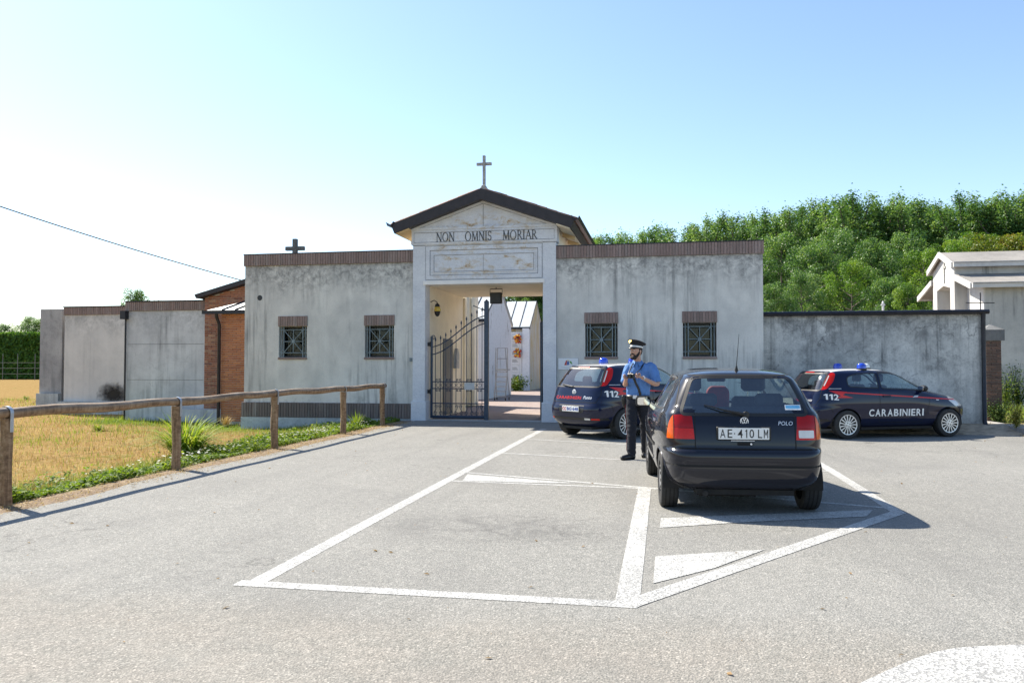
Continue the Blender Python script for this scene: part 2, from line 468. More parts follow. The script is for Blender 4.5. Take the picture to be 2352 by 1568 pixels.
def m_asphalt():
    t = NT('worn_asphalt')
    p = t.pos()
    x, y, z = t.sep(p)
    st = t.vor(p, 105, 'F1', 'Color')
    sv = t.math('MULTIPLY', t.math('ADD', t.sep(st)[0], t.sep(st)[1]), 0.5)
    col = t.ramp(sv, [(0.0,(0.06,0.06,0.06)),(0.3,(0.138,0.137,0.134)),(0.65,(0.222,0.219,0.213)),(1.0,(0.46,0.45,0.435))])
    mid = t.noise(p, 11, 6, 0.75)
    col = t.mix(0.45, col, t.ramp(mid, [(0.3,(0.135,0.144,0.141)),(0.7,(0.25,0.247,0.241))]))
    big = t.noise(p, 0.5, 7, 0.68, 0.7)
    col = t.mix(t.math('MULTIPLY', t.ramp(big, [(0.50,0.0),(0.72,1.0)]), 0.45), col, (0.14,0.14,0.141))
    col = t.mix(t.math('MULTIPLY', t.ramp(big, [(0.25,1.0),(0.46,0.0)]), 0.35), col, (0.27,0.266,0.258))
    # warmer, paler street surface nearer the camera, with a ragged joint
    edge = t.math('ADD', y, t.math('MULTIPLY', t.noise(p, 0.8, 5), 0.9))
    street = t.maprange(edge, -14.9, -15.6)
    warm = t.ramp(t.noise(p, 2.0, 6, 0.7), [(0.35,(0.98,0.96,0.93)),(0.65,(1.08,1.02,0.97))])
    col = t.mix(t.math('MULTIPLY', street, 0.9), col, t.mix(1.0, col, warm, 'MULTIPLY'))
    # wheel tracks: faint darker lanes
    tr = t.noise(t.map(p, (1.6, 0.12, 1), (2,0,0)), 1.0, 4, 0.6)
    col = t.mix(t.math('MULTIPLY', t.ramp(tr, [(0.54,0.0),(0.68,1.0)]), 0.28), col, (0.13,0.13,0.13))
    # oil spots
    ov = t.vor(t.map(p, (1,1,0), (3.1,1.7,0)), 0.55)
    oil = t.math('ADD', ov, t.math('MULTIPLY', t.noise(p, 9, 4), 0.10))
    col = t.mix(t.math('MULTIPLY', t.ramp(oil, [(0.095,1.0),(0.14,0.0)]), 0.5), col, (0.06,0.06,0.06))
    # hairline cracks
    nz = t.n('ShaderNodeTexNoise'); nz.inputs['Scale'].default_value = 1.7; nz.inputs['Detail'].default_value = 7
    t.l(p, nz.inputs['Vector'])
    sc = t.n('ShaderNodeVectorMath', operation='SCALE'); sc.inputs['Scale'].default_value = 0.55; t.l(nz.outputs['Color'], sc.inputs[0])
    ad = t.n('ShaderNodeVectorMath', operation='ADD'); t.l(t.map(p, (0.23,0.30,0.3)), ad.inputs[0]); t.l(sc.outputs[0], ad.inputs[1])
    ck = t.math('MULTIPLY', t.ramp(t.vor(ad.outputs[0], 1.0, 'DISTANCE_TO_EDGE'), [(0.0,1.0),(0.006,0.0)]), t.ramp(t.noise(p, 0.4, 4), [(0.50,0.0),(0.58,1.0)]))
    col = t.mix(t.math('MULTIPLY', ck, 0.55), col, (0.07,0.07,0.07))
    # the hollow in the bay
    v = t.n('ShaderNodeVectorMath', operation='DISTANCE')
    t.l(t.map(p,(0.62,1.0,1.0)), v.inputs[0]); v.inputs[1].default_value = (3.0*0.62,-13.15,0)
    hol = t.math('MULTIPLY', t.maprange(v.outputs['Value'], 0.95, 0.15), t.ramp(t.noise(p, 2.4, 6, 0.75, 0.8), [(0.38,0.0),(0.58,1.0)]))
    col = t.mix(t.math('MULTIPLY', hol, 0.6), col, (0.085,0.085,0.088))
    col = t.mix(1.0, col, (1.12,1.10,1.04), 'MULTIPLY')
    h = t.math('ADD', t.vor(p, 90), t.math('MULTIPLY', mid, 0.6))
    t.bsdf(col, 0.9, 0.0, t.bump(h, 0.45, 0.010), Specular_IOR_Level=0.2)
    return t.mat
M['asphalt'] = m_asphalt()
def m_roadpaint():
    t = NT('worn_road_paint')
    p = t.pos()
    st = t.sep(t.vor(p, 90, 'F1', 'Color'))[0]
    wear = t.noise(p, 1.1, 6, 0.7)
    col = t.ramp(t.noise(p, 7, 7, 0.75), [(0.3,(0.36,0.36,0.345)),(0.7,(0.53,0.53,0.505))])
    th = t.math('ADD', t.math('MULTIPLY', st, 0.55), t.math('MULTIPLY', t.noise(p, 28, 5, 0.7), 0.45))
    th = t.math('ADD', th, t.math('MULTIPLY', wear, 0.75))
    gone = t.math('MULTIPLY', t.ramp(th, [(0.86,0.0),(1.10,1.0)]), 0.8)
    scuff = t.math('MULTIPLY', t.ramp(t.noise(t.map(p,(2.2,0.5,1)), 2.0, 6, 0.75), [(0.50,0.0),(0.70,1.0)]), 0.45)
    col = t.mix(t.math('MAXIMUM', gone, scuff), col, (0.20,0.199,0.195))
    t.bsdf(col, 0.85, 0.0, t.bump(t.vor(p, 90), 0.4, 0.01), Specular_IOR_Level=0.2)
    return t.mat
M['road_paint'] = m_roadpaint()
def m_field():
    t = NT('dry_field_soil')
    p = t.pos()
    x, y, z = t.sep(p)
    n1 = t.noise(p, 0.9, 6, 0.65, 0.5); n2 = t.noise(p, 7, 6, 0.7); n3 = t.noise(p, 40, 4, 0.7)
    dry = t.ramp(n2, [(0.3,(0.17,0.11,0.045)),(0.5,(0.27,0.18,0.075)),(0.62,(0.31,0.22,0.10)),(0.78,(0.38,0.29,0.15))])
    grn = t.ramp(n2, [(0.3,(0.06,0.095,0.015)),(0.7,(0.14,0.18,0.035))])
    gfac = t.math('MAXIMUM', t.maprange(t.math('ADD', x, t.math('MULTIPLY', n1, 1.2)), -4.6, -2.9), t.ramp(n1, [(0.58,0.0),(0.7,0.7)]))
    far = t.math('MULTIPLY', t.maprange(t.math('ADD', t.math('ADD', y, t.math('MULTIPLY', x, 0.35)), t.math('MULTIPLY', n1, 2.0)), -3.2, -1.8), t.maprange(x, -14, -12.5))
    col = t.mix(t.math('MAXIMUM', gfac, far), dry, grn)
    dirt = t.ramp(n2, [(0.3,(0.18,0.14,0.10)),(0.7,(0.31,0.245,0.185))])
    col = t.mix(t.maprange(t.math('ADD', x, t.math('MULTIPLY', t.noise(p, 2.6, 5, 0.7), 0.7)), -2.05, -1.75), col, dirt)
    t.bsdf(col, 0.95, 0.0, t.bump(t.math('ADD', n2, n3), 0.6, 0.03), Specular_IOR_Level=0.0)
    return t.mat
M['field'] = m_field()
def m_paving():
    t = NT('red_brick_paving')
    p = t.pos()
    b = t.n('ShaderNodeTexBrick')
    b.inputs['Color1'].default_value = (0.23,0.165,0.145,1); b.inputs['Color2'].default_value = (0.28,0.21,0.185,1)
    b.inputs['Mortar'].default_value = (0.16,0.13,0.12,1)
    b.inputs['Scale'].default_value = 1.0; b.inputs['Brick Width'].default_value = 0.24; b.inputs['Row Height'].default_value = 0.12
    b.inputs['Mortar Size'].default_value = 0.008
    t.l(p, b.inputs['Vector'])
    n = t.noise(p, 3, 6, 0.7)
    col = t.mix(t.math('MULTIPLY', t.ramp(n, [(0.4,0.0),(0.7,1.0)]), 0.5), b.outputs['Color'], (0.33,0.29,0.26))
    t.bsdf(col, 0.85, 0.0, t.bump(b.outputs['Fac'], -0.4, 0.006))
    return t.mat
M['paving'] = m_paving()
M['plaque_white'] = m_plain('plaque_white', (0.70,0.72,0.74), 0.45, var=0.04)
M['plaque_edge'] = m_plain('plaque_frame', (0.40,0.42,0.45), 0.4, 0.4, var=0.1)
# ------------------------------------------------------------------ ground
def sstep(a, b, x):
    t = max(0.0, min(1.0, (x - a) / (b - a)))
    return t * t * (3 - 2 * t)
def lot_h(x, y):                        # the lot falls away a little towards the low wall
    return -0.115 * sstep(6.2, 8.2, x) * sstep(-9.0, -5.0, y)
rg = random.Random(3)
_nz = {}
def vnoise(x, y):
    def h(i, j):
        k = (i, j)
        if k not in _nz: _nz[k] = random.Random(i*92837111 ^ j*689287499).random()
        return _nz[k]
    i, j = math.floor(x), math.floor(y)
    fx, fy = x - i, y - j
    fx = fx*fx*(3-2*fx); fy = fy*fy*(3-2*fy)
    a = h(i,j)*(1-fx)+h(i+1,j)*fx; b = h(i,j+1)*(1-fx)+h(i+1,j+1)*fx
    return a*(1-fy)+b*fy
def field_h(x, y):
    if x > -1.9: return -0.012 - 0.13 * sstep(-1.75, -1.2, x)
    h = -0.012 - 0.28 * sstep(-2.15, -4.6, x)
    if y > -3.0:                         # towards the building the bank is flatter
        k = sstep(-3.0, -0.5, y)
        h = h*(1-k) + k*(-0.012 - 0.28*sstep(-1.9, -6.4, x))
    h += 0.05 * (vnoise(x*1.3, y*1.3) - 0.5) * sstep(-2.3, -3.4, x)
    far = sstep(25, 90, -y if y < -20 else max(0, y) + max(0, -x-18))
    return h + 0.12 * far
def grid_mesh(name, xs, ys, hf, mat, kind):
    vs = [(x, y, hf(x, y)) for y in ys for x in xs]
    nx = len(xs)
    fs = [(j*nx+i, j*nx+i+1, (j+1)*nx+i+1, (j+1)*nx+i) for j in range(len(ys)-1) for i in range(nx-1)]
    b = MB().add(vs, fs)
    o = b.build(name, mat, smooth=80)
    return tag(o, kind=kind)
def frange(a, b, s):
    n = max(1, int(round((b-a)/s)))
    return [a + (b-a)*i/n for i in range(n+1)]
xs = [-1500,-700,-300,-150,-90,-60,-40,-30] + frange(-24,-8,1.0) + frange(-7.6,-1.2,0.2) + [0,20,60,150,400,1500]
ys = [-300,-100,-50,-35] + frange(-26,6,0.5) + frange(8,40,2.0) + [50,70,90,130,200,400,900,1800]
fld = grid_mesh('field', xs, ys, field_h, M['field'], 'structure')
tag(fld, 'dry brown stubble field with a green grassy edge beside the railing')

# asphalt lot with a ragged left edge
ys = frange(-60,-26,4.0)[:-1] + frange(-26,-0.35,0.3)
xs_in = [-1.3,-0.5,0.5,1.5,3,4.5,6,6.5,7,7.5,8,8.5,9.5,11,12.55]
vs = []; fs = []
for y in ys:
    ex = -1.78 + 0.20*(vnoise(0.3, y*1.4)-0.5) + 0.10*(vnoise(7.3, y*4.1)-0.5)
    row = [ex] + xs_in
    for x in row: vs.append((x, y, lot_h(x, y)))
nx = len(xs_in)+1
for j in range(len(ys)-1):
    for i in range(nx-1): fs.append((j*nx+i, j*nx+i+1, (j+1)*nx+i+1, (j+1)*nx+i))
lot = MB().add(vs, fs).build('parking_lot', M['asphalt'], smooth=80)
tag(lot, 'worn grey asphalt parking lot in front of the cemetery', kind='structure')
# strip of asphalt between the lot sheet and the building, and the street side to the right
b = MB().box(-1.80, 6.9, -0.35, -0.02, -0.2, 0.0)
apron = b.build('pavement_apron', M['asphalt'], recalc=True); tag(apron, kind='structure')
rv = MB()
rv.add([(12.55,-60,0),(60,-60,0),(60,-2.2,0),(12.55,-2.2,-0.1)], [(0,1,2,3)])
rv.build('road', M['asphalt'])['kind'] = 'structure'

# painted bay markings, each its own sheet on the asphalt
def paint(poly, lift=0.002, sub=1):
    vs = [(x, y, lot_h(x, y)+lift) for x, y in poly]
    o = MB().add(vs, [tuple(range(len(vs)))]).build('painted_marking', M['road_paint'], parent=lot)
    return o
def paint_line(p, q, w, lift=0.002):
    p = Vector(p); q = Vector(q); d = (q-p); n = Vector((-d.y, d.x)).normalized()*w/2
    k = max(1, int(d.length/0.6)); vs = []; fs = []
    for i in range(k+1):
        c = p + d*i/k
        jit = 0.006*(rg.random()-0.5)
        for s in (1,-1):
            e = c + n*s*(1+jit*8)
            vs.append((e.x, e.y, lot_h(e.x, e.y)+lift))
    for i in range(k): fs.append((2*i+1, 2*i+3, 2*i+2, 2*i))
    return MB().add(vs, fs).build('painted_line', M['road_paint'], parent=lot)
paint_line((1.90,-15.30),(1.90,-2.2), 0.135, 0.0020)
paint_line((1.78,-15.285),(4.42,-15.285), 0.13, 0.0026)
paint_line((4.355,-15.22),(4.355,-10.66), 0.15, 0.0032)
paint_line((4.36,-15.29),(6.86,-11.72), 0.14, 0.0038)
paint_line((6.84,-11.80),(6.84,-2.6), 0.125, 0.0020)
paint_line((1.97,-9.71),(6.80,-11.50), 0.085, 0.0026)
paint_line((1.97,-10.49),(4.5,-10.665), 0.08, 0.0020)
paint_line((1.97,-7.28),(6.78,-8.65), 0.075, 0.0026)
paint_line((1.97,-4.78),(6.78,-6.50), 0.075, 0.0026)
paint_line((1.97,-2.6),(6.78,-4.3), 0.075, 0.0026)
g2 = lambda pts: [tuple(G(x, y).xy) for x, y in pts]
paint(g2([(1062,1104),(1250,1109.5),(1330,1110),(1074,1089)]), 0.0044)
paint(g2([(1515,1212),(1700,1200),(1990,1186),(2005,1171),(1518,1190)]), 0.0044)
paint(g2([(1500,1340),(1640,1305),(1757,1262),(1505,1278)]), 0.0044)
big = g2([(1975,1568),(2040,1538),(2100,1512),(2150,1496),(2200,1487),(2260,1483),(2352,1480),(2450,1480)])
tail = [(7.2,-15.75),(7.0,-16.6),(6.2,-16.9),(5.2,-16.75)]
paint(list(reversed(big + tail)), 0.0026)
paint_line(tuple(G(2288,996,-0.1).xy), tuple(G(2480,1012,-0.1).xy), 0.07, 0.002)

# courtyard inside the cemetery
cy = MB().add([(-1.9,-0.02,0.004),(1.9,-0.02,0.004),(1.9,2.2,0.004),(-1.9,2.2,0.004),(-1.9,8.1,0.004),(-14,8.1,0.004),(-14,70,0.004),(12.5,70,0.004),(12.5,2.2,0.004)], [(0,1,2,3),(4,5,6,7,8,2,3)]).build('courtyard_paving', M['paving'])
tag(cy, 'red brick paving inside the cemetery gate', kind='structure')
# bed on the right, with kerb stones
M['weedy_soil'] = m_plain('weedy_soil', (0.16,0.13,0.06), 0.95, var=0.5, scale=3, bump=0.5, Specular_IOR_Level=0.0)
M['dirt'] = m_plain('dry_dirt', (0.34,0.27,0.19), 0.95, var=0.4, scale=6, bump=0.5)
bx = frange(6.9, 13.0, 0.4); by = frange(-0.75, 0.45, 0.15)
def bed_h(x, y):
    if y < -0.62: return lot_h(x, y) - 0.03
    return lot_h(x,y) + 0.02 + 0.14*sstep(-0.5, 0.4, y) + 0.05*vnoise(x*2, y*3)
verge = grid_mesh('dirt_verge', bx, by, bed_h, M['dirt'], 'structure')
bed = grid_mesh('planting_bed', frange(12.55, 40, 0.9), frange(-2.4, 12, 0.6), lambda x, y: 0.02 + 0.05*vnoise(x*1.5, y*1.5) - 0.1*sstep(-1.5,-2.4,y), M['weedy_soil'], 'structure')
M['kerbstone'] = m_concrete('kerb_concrete', (0.40,0.38,0.35), (0.26,0.25,0.24), streak=0.0, speck=0.5)
kb = MB().box(-0.075,0.075,-0.24,0.24,-0.2,0.08).build('kerb_stone_mesh', M['kerbstone'], bevel=0.012)
kme = kb.data; bpy.data.objects.remove(kb)
kerb = thing('kerb', (12.5, -1.0, -0.1), 'low concrete kerb edging the weedy bed beside the old brick pillar', 'kerb')
y = -2.3; k = 0
while y < 3.2:
    inst('kerb_stone', kme, kerb, (12.5 + 0.012*(rg.random()-0.5), y+0.25, -0.02), (0,0,0.02*(rg.random()-0.5)))
    y += 0.495
# ------------------------------------------------------------------ brick helpers
def brick_mesh(name, sx, sy, sz, mat, bev=0.004):
    o = MB().box(-sx/2, sx/2, -sy/2, sy/2, -sz/2, sz/2).build(name, mat, bevel=bev)
    me = o.data; bpy.data.objects.remove(o); return me
def soldier_course(parent, x0, x1, yc, z0, z1, mat, depth=0.1, pitch=0.073, rnd=random.Random(5)):
    """upright bricks side by side along x"""
    n = max(1, int(round((x1-x0)/pitch))); p = (x1-x0)/n
    me = brick_mesh('brick', p-0.010, depth, z1-z0, mat)
    for i in range(n):
        inst('brick', me, parent, (x0+p*(i+0.5), yc + 0.006*(rnd.random()-0.5), (z0+z1)/2 + 0.004*(rnd.random()-0.5)))
def brick_wall(parent, x0, x1, y, z0, z1, mat, inside=lambda x, z: True, L=0.25, H=0.055, J=0.012, depth=0.06, limit=300):
    """bricks proud of a mortar wall whose face is y (seen from -y); past the limit the rest is one mesh"""
    rnd = random.Random(int(abs(x0)*100))
    full = brick_mesh('brick', L-J, depth, H, mat); half = brick_mesh('brick', L/2-J, depth, H, mat)
    todo = []
    z = z0 + H/2; r = 0
    while z + H/2 < z1:
        x = x0 - (L/2 if r % 2 else 0)
        while x < x1:
            a, bb = max(x, x0), min(x+L, x1)
            if bb - a > 0.05 and inside((a+bb)/2, z):
                todo.append(((a+bb)/2, z, bb-a))
            x += L
        z += H + J; r += 1
    for i, (xc, zc, ln) in enumerate(todo[:limit]):
        me = full if ln > L*0.8 else half
        base = (L if me is full else L/2) - J
        inst('brick', me, parent, (xc, y + 0.012 + 0.008*(rnd.random()-0.5), zc), (0,0,0), ((ln-J)/base, 1, 1))
    if len(todo) > limit:
        rest = MB()
        for xc, zc, ln in todo[limit:]:
            rest.box(xc-(ln-J)/2, xc+(ln-J)/2, y-0.018, y+0.04, zc-H/2, zc+H/2)
        rest.build('brickwork', mat, parent)['kind'] = 'stuff'

# ------------------------------------------------------------------ wings left and right of the portal
WZ0, WZ1, WTOP = -0.5, 4.17, 4.49
def wall_with_openings(b, x0, x1, z0, z1, ops, y0, y1):
    xs = sorted({x0, x1} | {o[0] for o in ops} | {o[1] for o in ops})
    zs = sorted({z0, z1} | {o[2] for o in ops} | {o[3] for o in ops})
    def hole(xa, xb, za, zb):
        return any(xa >= o[0]-1e-6 and xb <= o[1]+1e-6 and za >= o[2]-1e-6 and zb <= o[3]+1e-6 for o in ops)
    for i in range(len(xs)-1):
        for j in range(len(zs)-1):
            xa, xb, za, zb = xs[i], xs[i+1], zs[j], zs[j+1]
            if hole(xa, xb, za, zb): continue
            b.add([(xa,y0,za),(xb,y0,za),(xb,y0,zb),(xa,y0,zb)], [(0,1,2,3)])
            b.add([(xa,y1,za),(xb,y1,za),(xb,y1,zb),(xa,y1,zb)], [(3,2,1,0)])
    for (xa, xb, za, zb) in ops:
        b.add([(xa,y0,za),(xa,y1,za),(xa,y1,zb),(xa,y0,zb)], [(3,2,1,0)])
        b.add([(xb,y0,za),(xb,y1,za),(xb,y1,zb),(xb,y0,zb)], [(0,1,2,3)])
        b.add([(xa,y0,za),(xb,y0,za),(xb,y1,za),(xa,y1,za)], [(3,2,1,0)])
        b.add([(xa,y0,zb),(xb,y0,zb),(xb,y1,zb),(xa,y1,zb)], [(0,1,2,3)])
    b.add([(x0,y0,z0),(x0,y1,z0),(x0,y1,z1),(x0,y0,z1)], [(3,2,1,0)])
    b.add([(x1,y0,z0),(x1,y1,z0),(x1,y1,z1),(x1,y0,z1)], [(0,1,2,3)])
    b.add([(x0,y0,z1),(x1,y0,z1),(x1,y1,z1),(x0,y1,z1)], [(0,1,2,3)])

def make_window(parent, x0, x1, z0, z1, curtain=None):
    w = MB()
    yf = 0.25
    t = 0.05
    w.box(x0+0.002,x0+t,yf,yf+0.06,z0+0.002,z1-0.002).box(x1-t,x1-0.002,yf,yf+0.06,z0+0.002,z1-0.002)
    w.box(x0+t,x1-t,yf,yf+0.06,z0+0.002,z0+t).box(x0+t,x1-t,yf,yf+0.06,z1-t,z1-0.002)
    win = w.build('window', M['frame_dark'], parent, recalc=True)
    MB().box(x0+t,x1-t,yf+0.025,yf+0.031,z0+t,z1-t).build('pane', M['window_glass'], win, recalc=True)
    g = MB(); yb = 0.035; r = 0.014
    ix0, ix1 = x0+0.13, x1-0.13; iz0, iz1 = z0+0.12, z1-0.10
    for x in (ix0, ix1): g.tube([(x,yb,z0+0.0),(x,yb,z1-0.0)], r, 6)
    for x in (x0+0.055, x1-0.055): g.tube([(x,yb,z0),(x,yb,z1)], r*0.8, 6)
    for z in (iz0, iz1): g.tube([(x0-0.02,yb+0.012,z),(x1+0.02,yb+0.012,z)], r, 6)
    cx, cz = (ix0+ix1)/2, (iz0+iz1)/2
    g.tube([(cx,yb,iz0),(cx,yb,iz1)], r*0.85, 6); g.tube([(ix0,yb+0.004,cz),(ix1,yb+0.004,cz)], r*0.85, 6)
    g.tube([(ix0,yb-0.004,iz0),(ix1,yb-0.004,iz1)], r*0.85, 6); g.tube([(ix0,yb+0.008,iz1),(ix1,yb+0.008,iz0)], r*0.85, 6)
    g.lathe([(0.045,yb-0.012),(0.045,yb+0.012)], 12, (cx,0,cz), 'y')
    g.build('grille', M['iron_window'], win, smooth=True, recalc=True)
    MB().box(x0-0.01,x1+0.01,-0.035,yf-0.004,z0-0.06,z0-0.002).build('sill', M['brick_brown'], win, bevel=0.006)
    return win

def make_wing(label, x0, x1, wins, cat='building'):
    t = thing('gatehouse_wing', ((x0+x1)/2, 1.0, 0), label, cat)
    b = MB()
    ops = [(a, c, 1.66, 2.50) for a, c in wins]
    wall_with_openings(b, x0, x1, WZ0, WZ1, ops, 0.0, 0.34)
    b.build('wall', M['plaster_wing'], t)
    s = MB()
    s.box(x0+0.003, x0+0.3, 0.342, 2.1, WZ0, WZ1-0.004).box(x1-0.3, x1-0.003, 0.342, 2.1, WZ0, WZ1-0.004)
    s.box(x0+0.302, x1-0.302, 1.8, 2.098, WZ0, WZ1-0.006).box(x0+0.302, x1-0.302, 0.342, 1.798, 3.6, 3.8)
    s.build('rear_wall', M['plaster_wing'], t, recalc=True)
    MB().box(x0+0.302,x1-0.302,0.342,1.798,-0.3,0.02).build('room_floor', M['room'], t, recalc=True)
    core = MB().box(x0-0.02, x1+0.02 if x1 < 0 else x1+0.02, -0.025, 0.36, WZ1+0.002, WTOP-0.015).build('coping', M['mortar_dark'], t, recalc=True)
    soldier_course(core, x0-0.03, x1+0.03 if x1 > 0 else x1+0.0, 0.0, WZ1+0.004, WTOP-0.01, M['brick_brown'], 0.09)
    MB().box(x0-0.035, x1+0.035 if x1 > 0 else x1, -0.05, 0.37, WTOP-0.008, WTOP+0.015).build('coping_cap', M['gutter'], core, recalc=True)
    for a, c in wins:
        make_window(t, a, c, 1.66, 2.50)
        lin = MB().box(a-0.015, c+0.015, -0.012, 0.1, 2.503, 2.775).build('window_lintel', M['mortar_dark'], t, recalc=True)
        soldier_course(lin, a-0.02, c+0.02, 0.02, 2.506, 2.78, M['brick_brown'], 0.09)
    band = MB().box(x0-0.05, x1, -0.03, -0.002, 0.035, 0.435).build('brick_band', M['mortar_dark'], t, recalc=True)
    soldier_course(band, x0-0.055, x1-0.002, -0.02, 0.04, 0.43, M['brick_dark'], 0.07, 0.078)
    MB().box(x0-0.06, x1-0.001, -0.055, -0.003, -0.6, 0.030).build('plinth', M['concrete_plinth'], t, recalc=True)
    return t
wingL = make_wing('grey plastered gatehouse wing with two grilled windows, behind the wooden railing', -6.77, -1.905, [(-5.75,-4.93),(-3.27,-2.45)])
wingR = make_wing('grey plastered gatehouse wing with two grilled windows, behind the police car and the officer', 1.905, 6.98, [(2.63,3.45),(5.06,5.87)])
# little fixtures on the left wing
hole = MB().lathe([(0.075,-0.004),(0.07,-0.003),(0.05,-0.001)], 14, (V(597,684).x, 0, V(597,684).z), 'y')
hole.build('wall_hole', M['frame_dark'], wingL, recalc=True)
p = V(946,826)
MB().box(p.x-0.05,p.x+0.05,-0.05,-0.002,p.z-0.05,p.z+0.05).tube([(p.x-0.02,-0.05,p.z+0.02),(p.x+0.1,-0.07,p.z+0.03)],0.012,6).build('junction_box', M['iron_window'], wingL, recalc=True)

# ------------------------------------------------------------------ portal
YP = -0.10
portal = thing('entrance_portal', (0, 0.1, 0), 'pale marble gate portal with a pediment and dark gabled roof', 'building')
for s in (-1, 1):
    b = MB(); x0, x1 = sorted((s*1.565, s*1.90))
    b.box(x0, x1, YP, 0.32, 0.50, 2.085).box(x0+0.003, x1-0.003, YP+0.004, 0.318, 2.085, 2.097).box(x0, x1, YP, 0.32, 2.097, 4.60)
    pil = b.build('pillar', M['marble'], portal, recalc=True)
    MB().box(x0-0.035, x1+0.035, YP-0.035, 0.34, -0.06, 0.498).build('pillar_base', M['marble'], pil, bevel=0.01)
# lintel and panels
MB().box(-1.562,1.562,YP+0.006,0.31,3.66,4.60).build('lintel', M['marble'], portal, recalc=True)
MB().box(-1.61,1.61,YP-0.03,0.30,3.555,3.655).build('lintel_edge', M['white_paint'], portal, recalc=True)
def frame_rect(b, x0, x1, z0, z1, w, ya, yb):
    b.box(x0, x1, ya, yb, z0, z0+w).box(x0, x1, ya, yb, z1-w, z1).box(x0, x0+w, ya, yb, z0+w, z1-w).box(x1-w, x1, ya, yb, z0+w, z1-w)
b = MB(); frame_rect(b, -1.54, 1.54, 3.69, 4.56, 0.10, YP-0.012, YP+0.004)
frame_rect(b, -1.36, 1.36, 3.86, 4.36, 0.028, YP-0.010, YP+0.004)
b.build('panel_moulding', M['marble'], portal, recalc=True)
MB().box(-1.93,1.93,YP-0.03,0.33,4.602,4.99).build('frieze', M['marble'], portal, recalc=True)
b = MB(); frame_rect(b, -1.89, 1.89, 4.64, 4.95, 0.022, YP-0.042, YP-0.031)
b.build('frieze_moulding', M['marble'], portal, recalc=True)
MB().prism([(-1.93,4.992),(1.93,4.992),(0,5.70)], 'y', YP-0.005, 0.32).build('tympanum', M['marble'], portal, recalc=True)
b = MB(); b.box(-1.95,1.95,YP-0.05,YP-0.006,4.992,5.05)
b.prism([(-1.95,5.052),(-1.72,5.052),(0.0,5.66),(0.0,5.735)], 'y', YP-0.06, YP-0.008)
b.prism([(1.72,5.052),(1.95,5.052),(0.0,5.735),(0.0,5.66)], 'y', YP-0.058, YP-0.008)
b.build('rake_moulding', M['marble'], portal, recalc=True)
# thin joint lines cut in the pediment
MB().box(-0.006,0.006,YP-0.0065,YP-0.004,5.06,5.62).build('joint', M['stone_dark'], portal, recalc=True)

# dark joint lines between the marble slabs
M['joint'] = m_plain('dark_joint', (0.17,0.18,0.20), 0.9, var=0.5, scale=8)
jl = []
def jbox(x0, x1, z0, z1, y):
    MB().box(x0, x1, y-0.0018, y, z0, z1).build('joint_line', M['joint'], portal, recalc=True)
def jrect(x0, x1, z0, z1, y, w=0.011):
    jbox(x0, x1, z0, z0+w, y); jbox(x0, x1, z1-w, z1, y); jbox(x0, x0+w, z0+w, z1-w, y); jbox(x1-w, x1, z0+w, z1-w, y)
jrect(-1.87, 1.87, 4.665, 4.925, YP-0.0302)
jrect(-1.33, 1.33, 3.89, 4.33, YP+0.0058)
jrect(-1.435, 1.435, 3.795, 4.455, YP+0.0058)
jrect(-1.55, 1.55, 3.68, 4.575, YP+0.0058)
jbox(-0.006, 0.006, 4.67, 4.92, YP-0.0302)
jbox(-0.005, 0.005, 3.90, 4.32, YP+0.0058)
for s in (-1, 1):
    q = [(s*1.66,5.062),(s*1.64,5.062),(0.0,5.638),(0.0,5.650)]
    if s > 0: q = q[::-1]
    MB().prism(q, 'y', YP-0.0075, YP-0.0052).build('joint_line', M['joint'], portal, recalc=True)
    x0, x1 = sorted((s*1.568, s*1.897))
    MB().box(x0, x1, YP-0.0015, YP-0.0002, 4.585, 4.598).build('joint_line', M['joint'], portal, recalc=True)
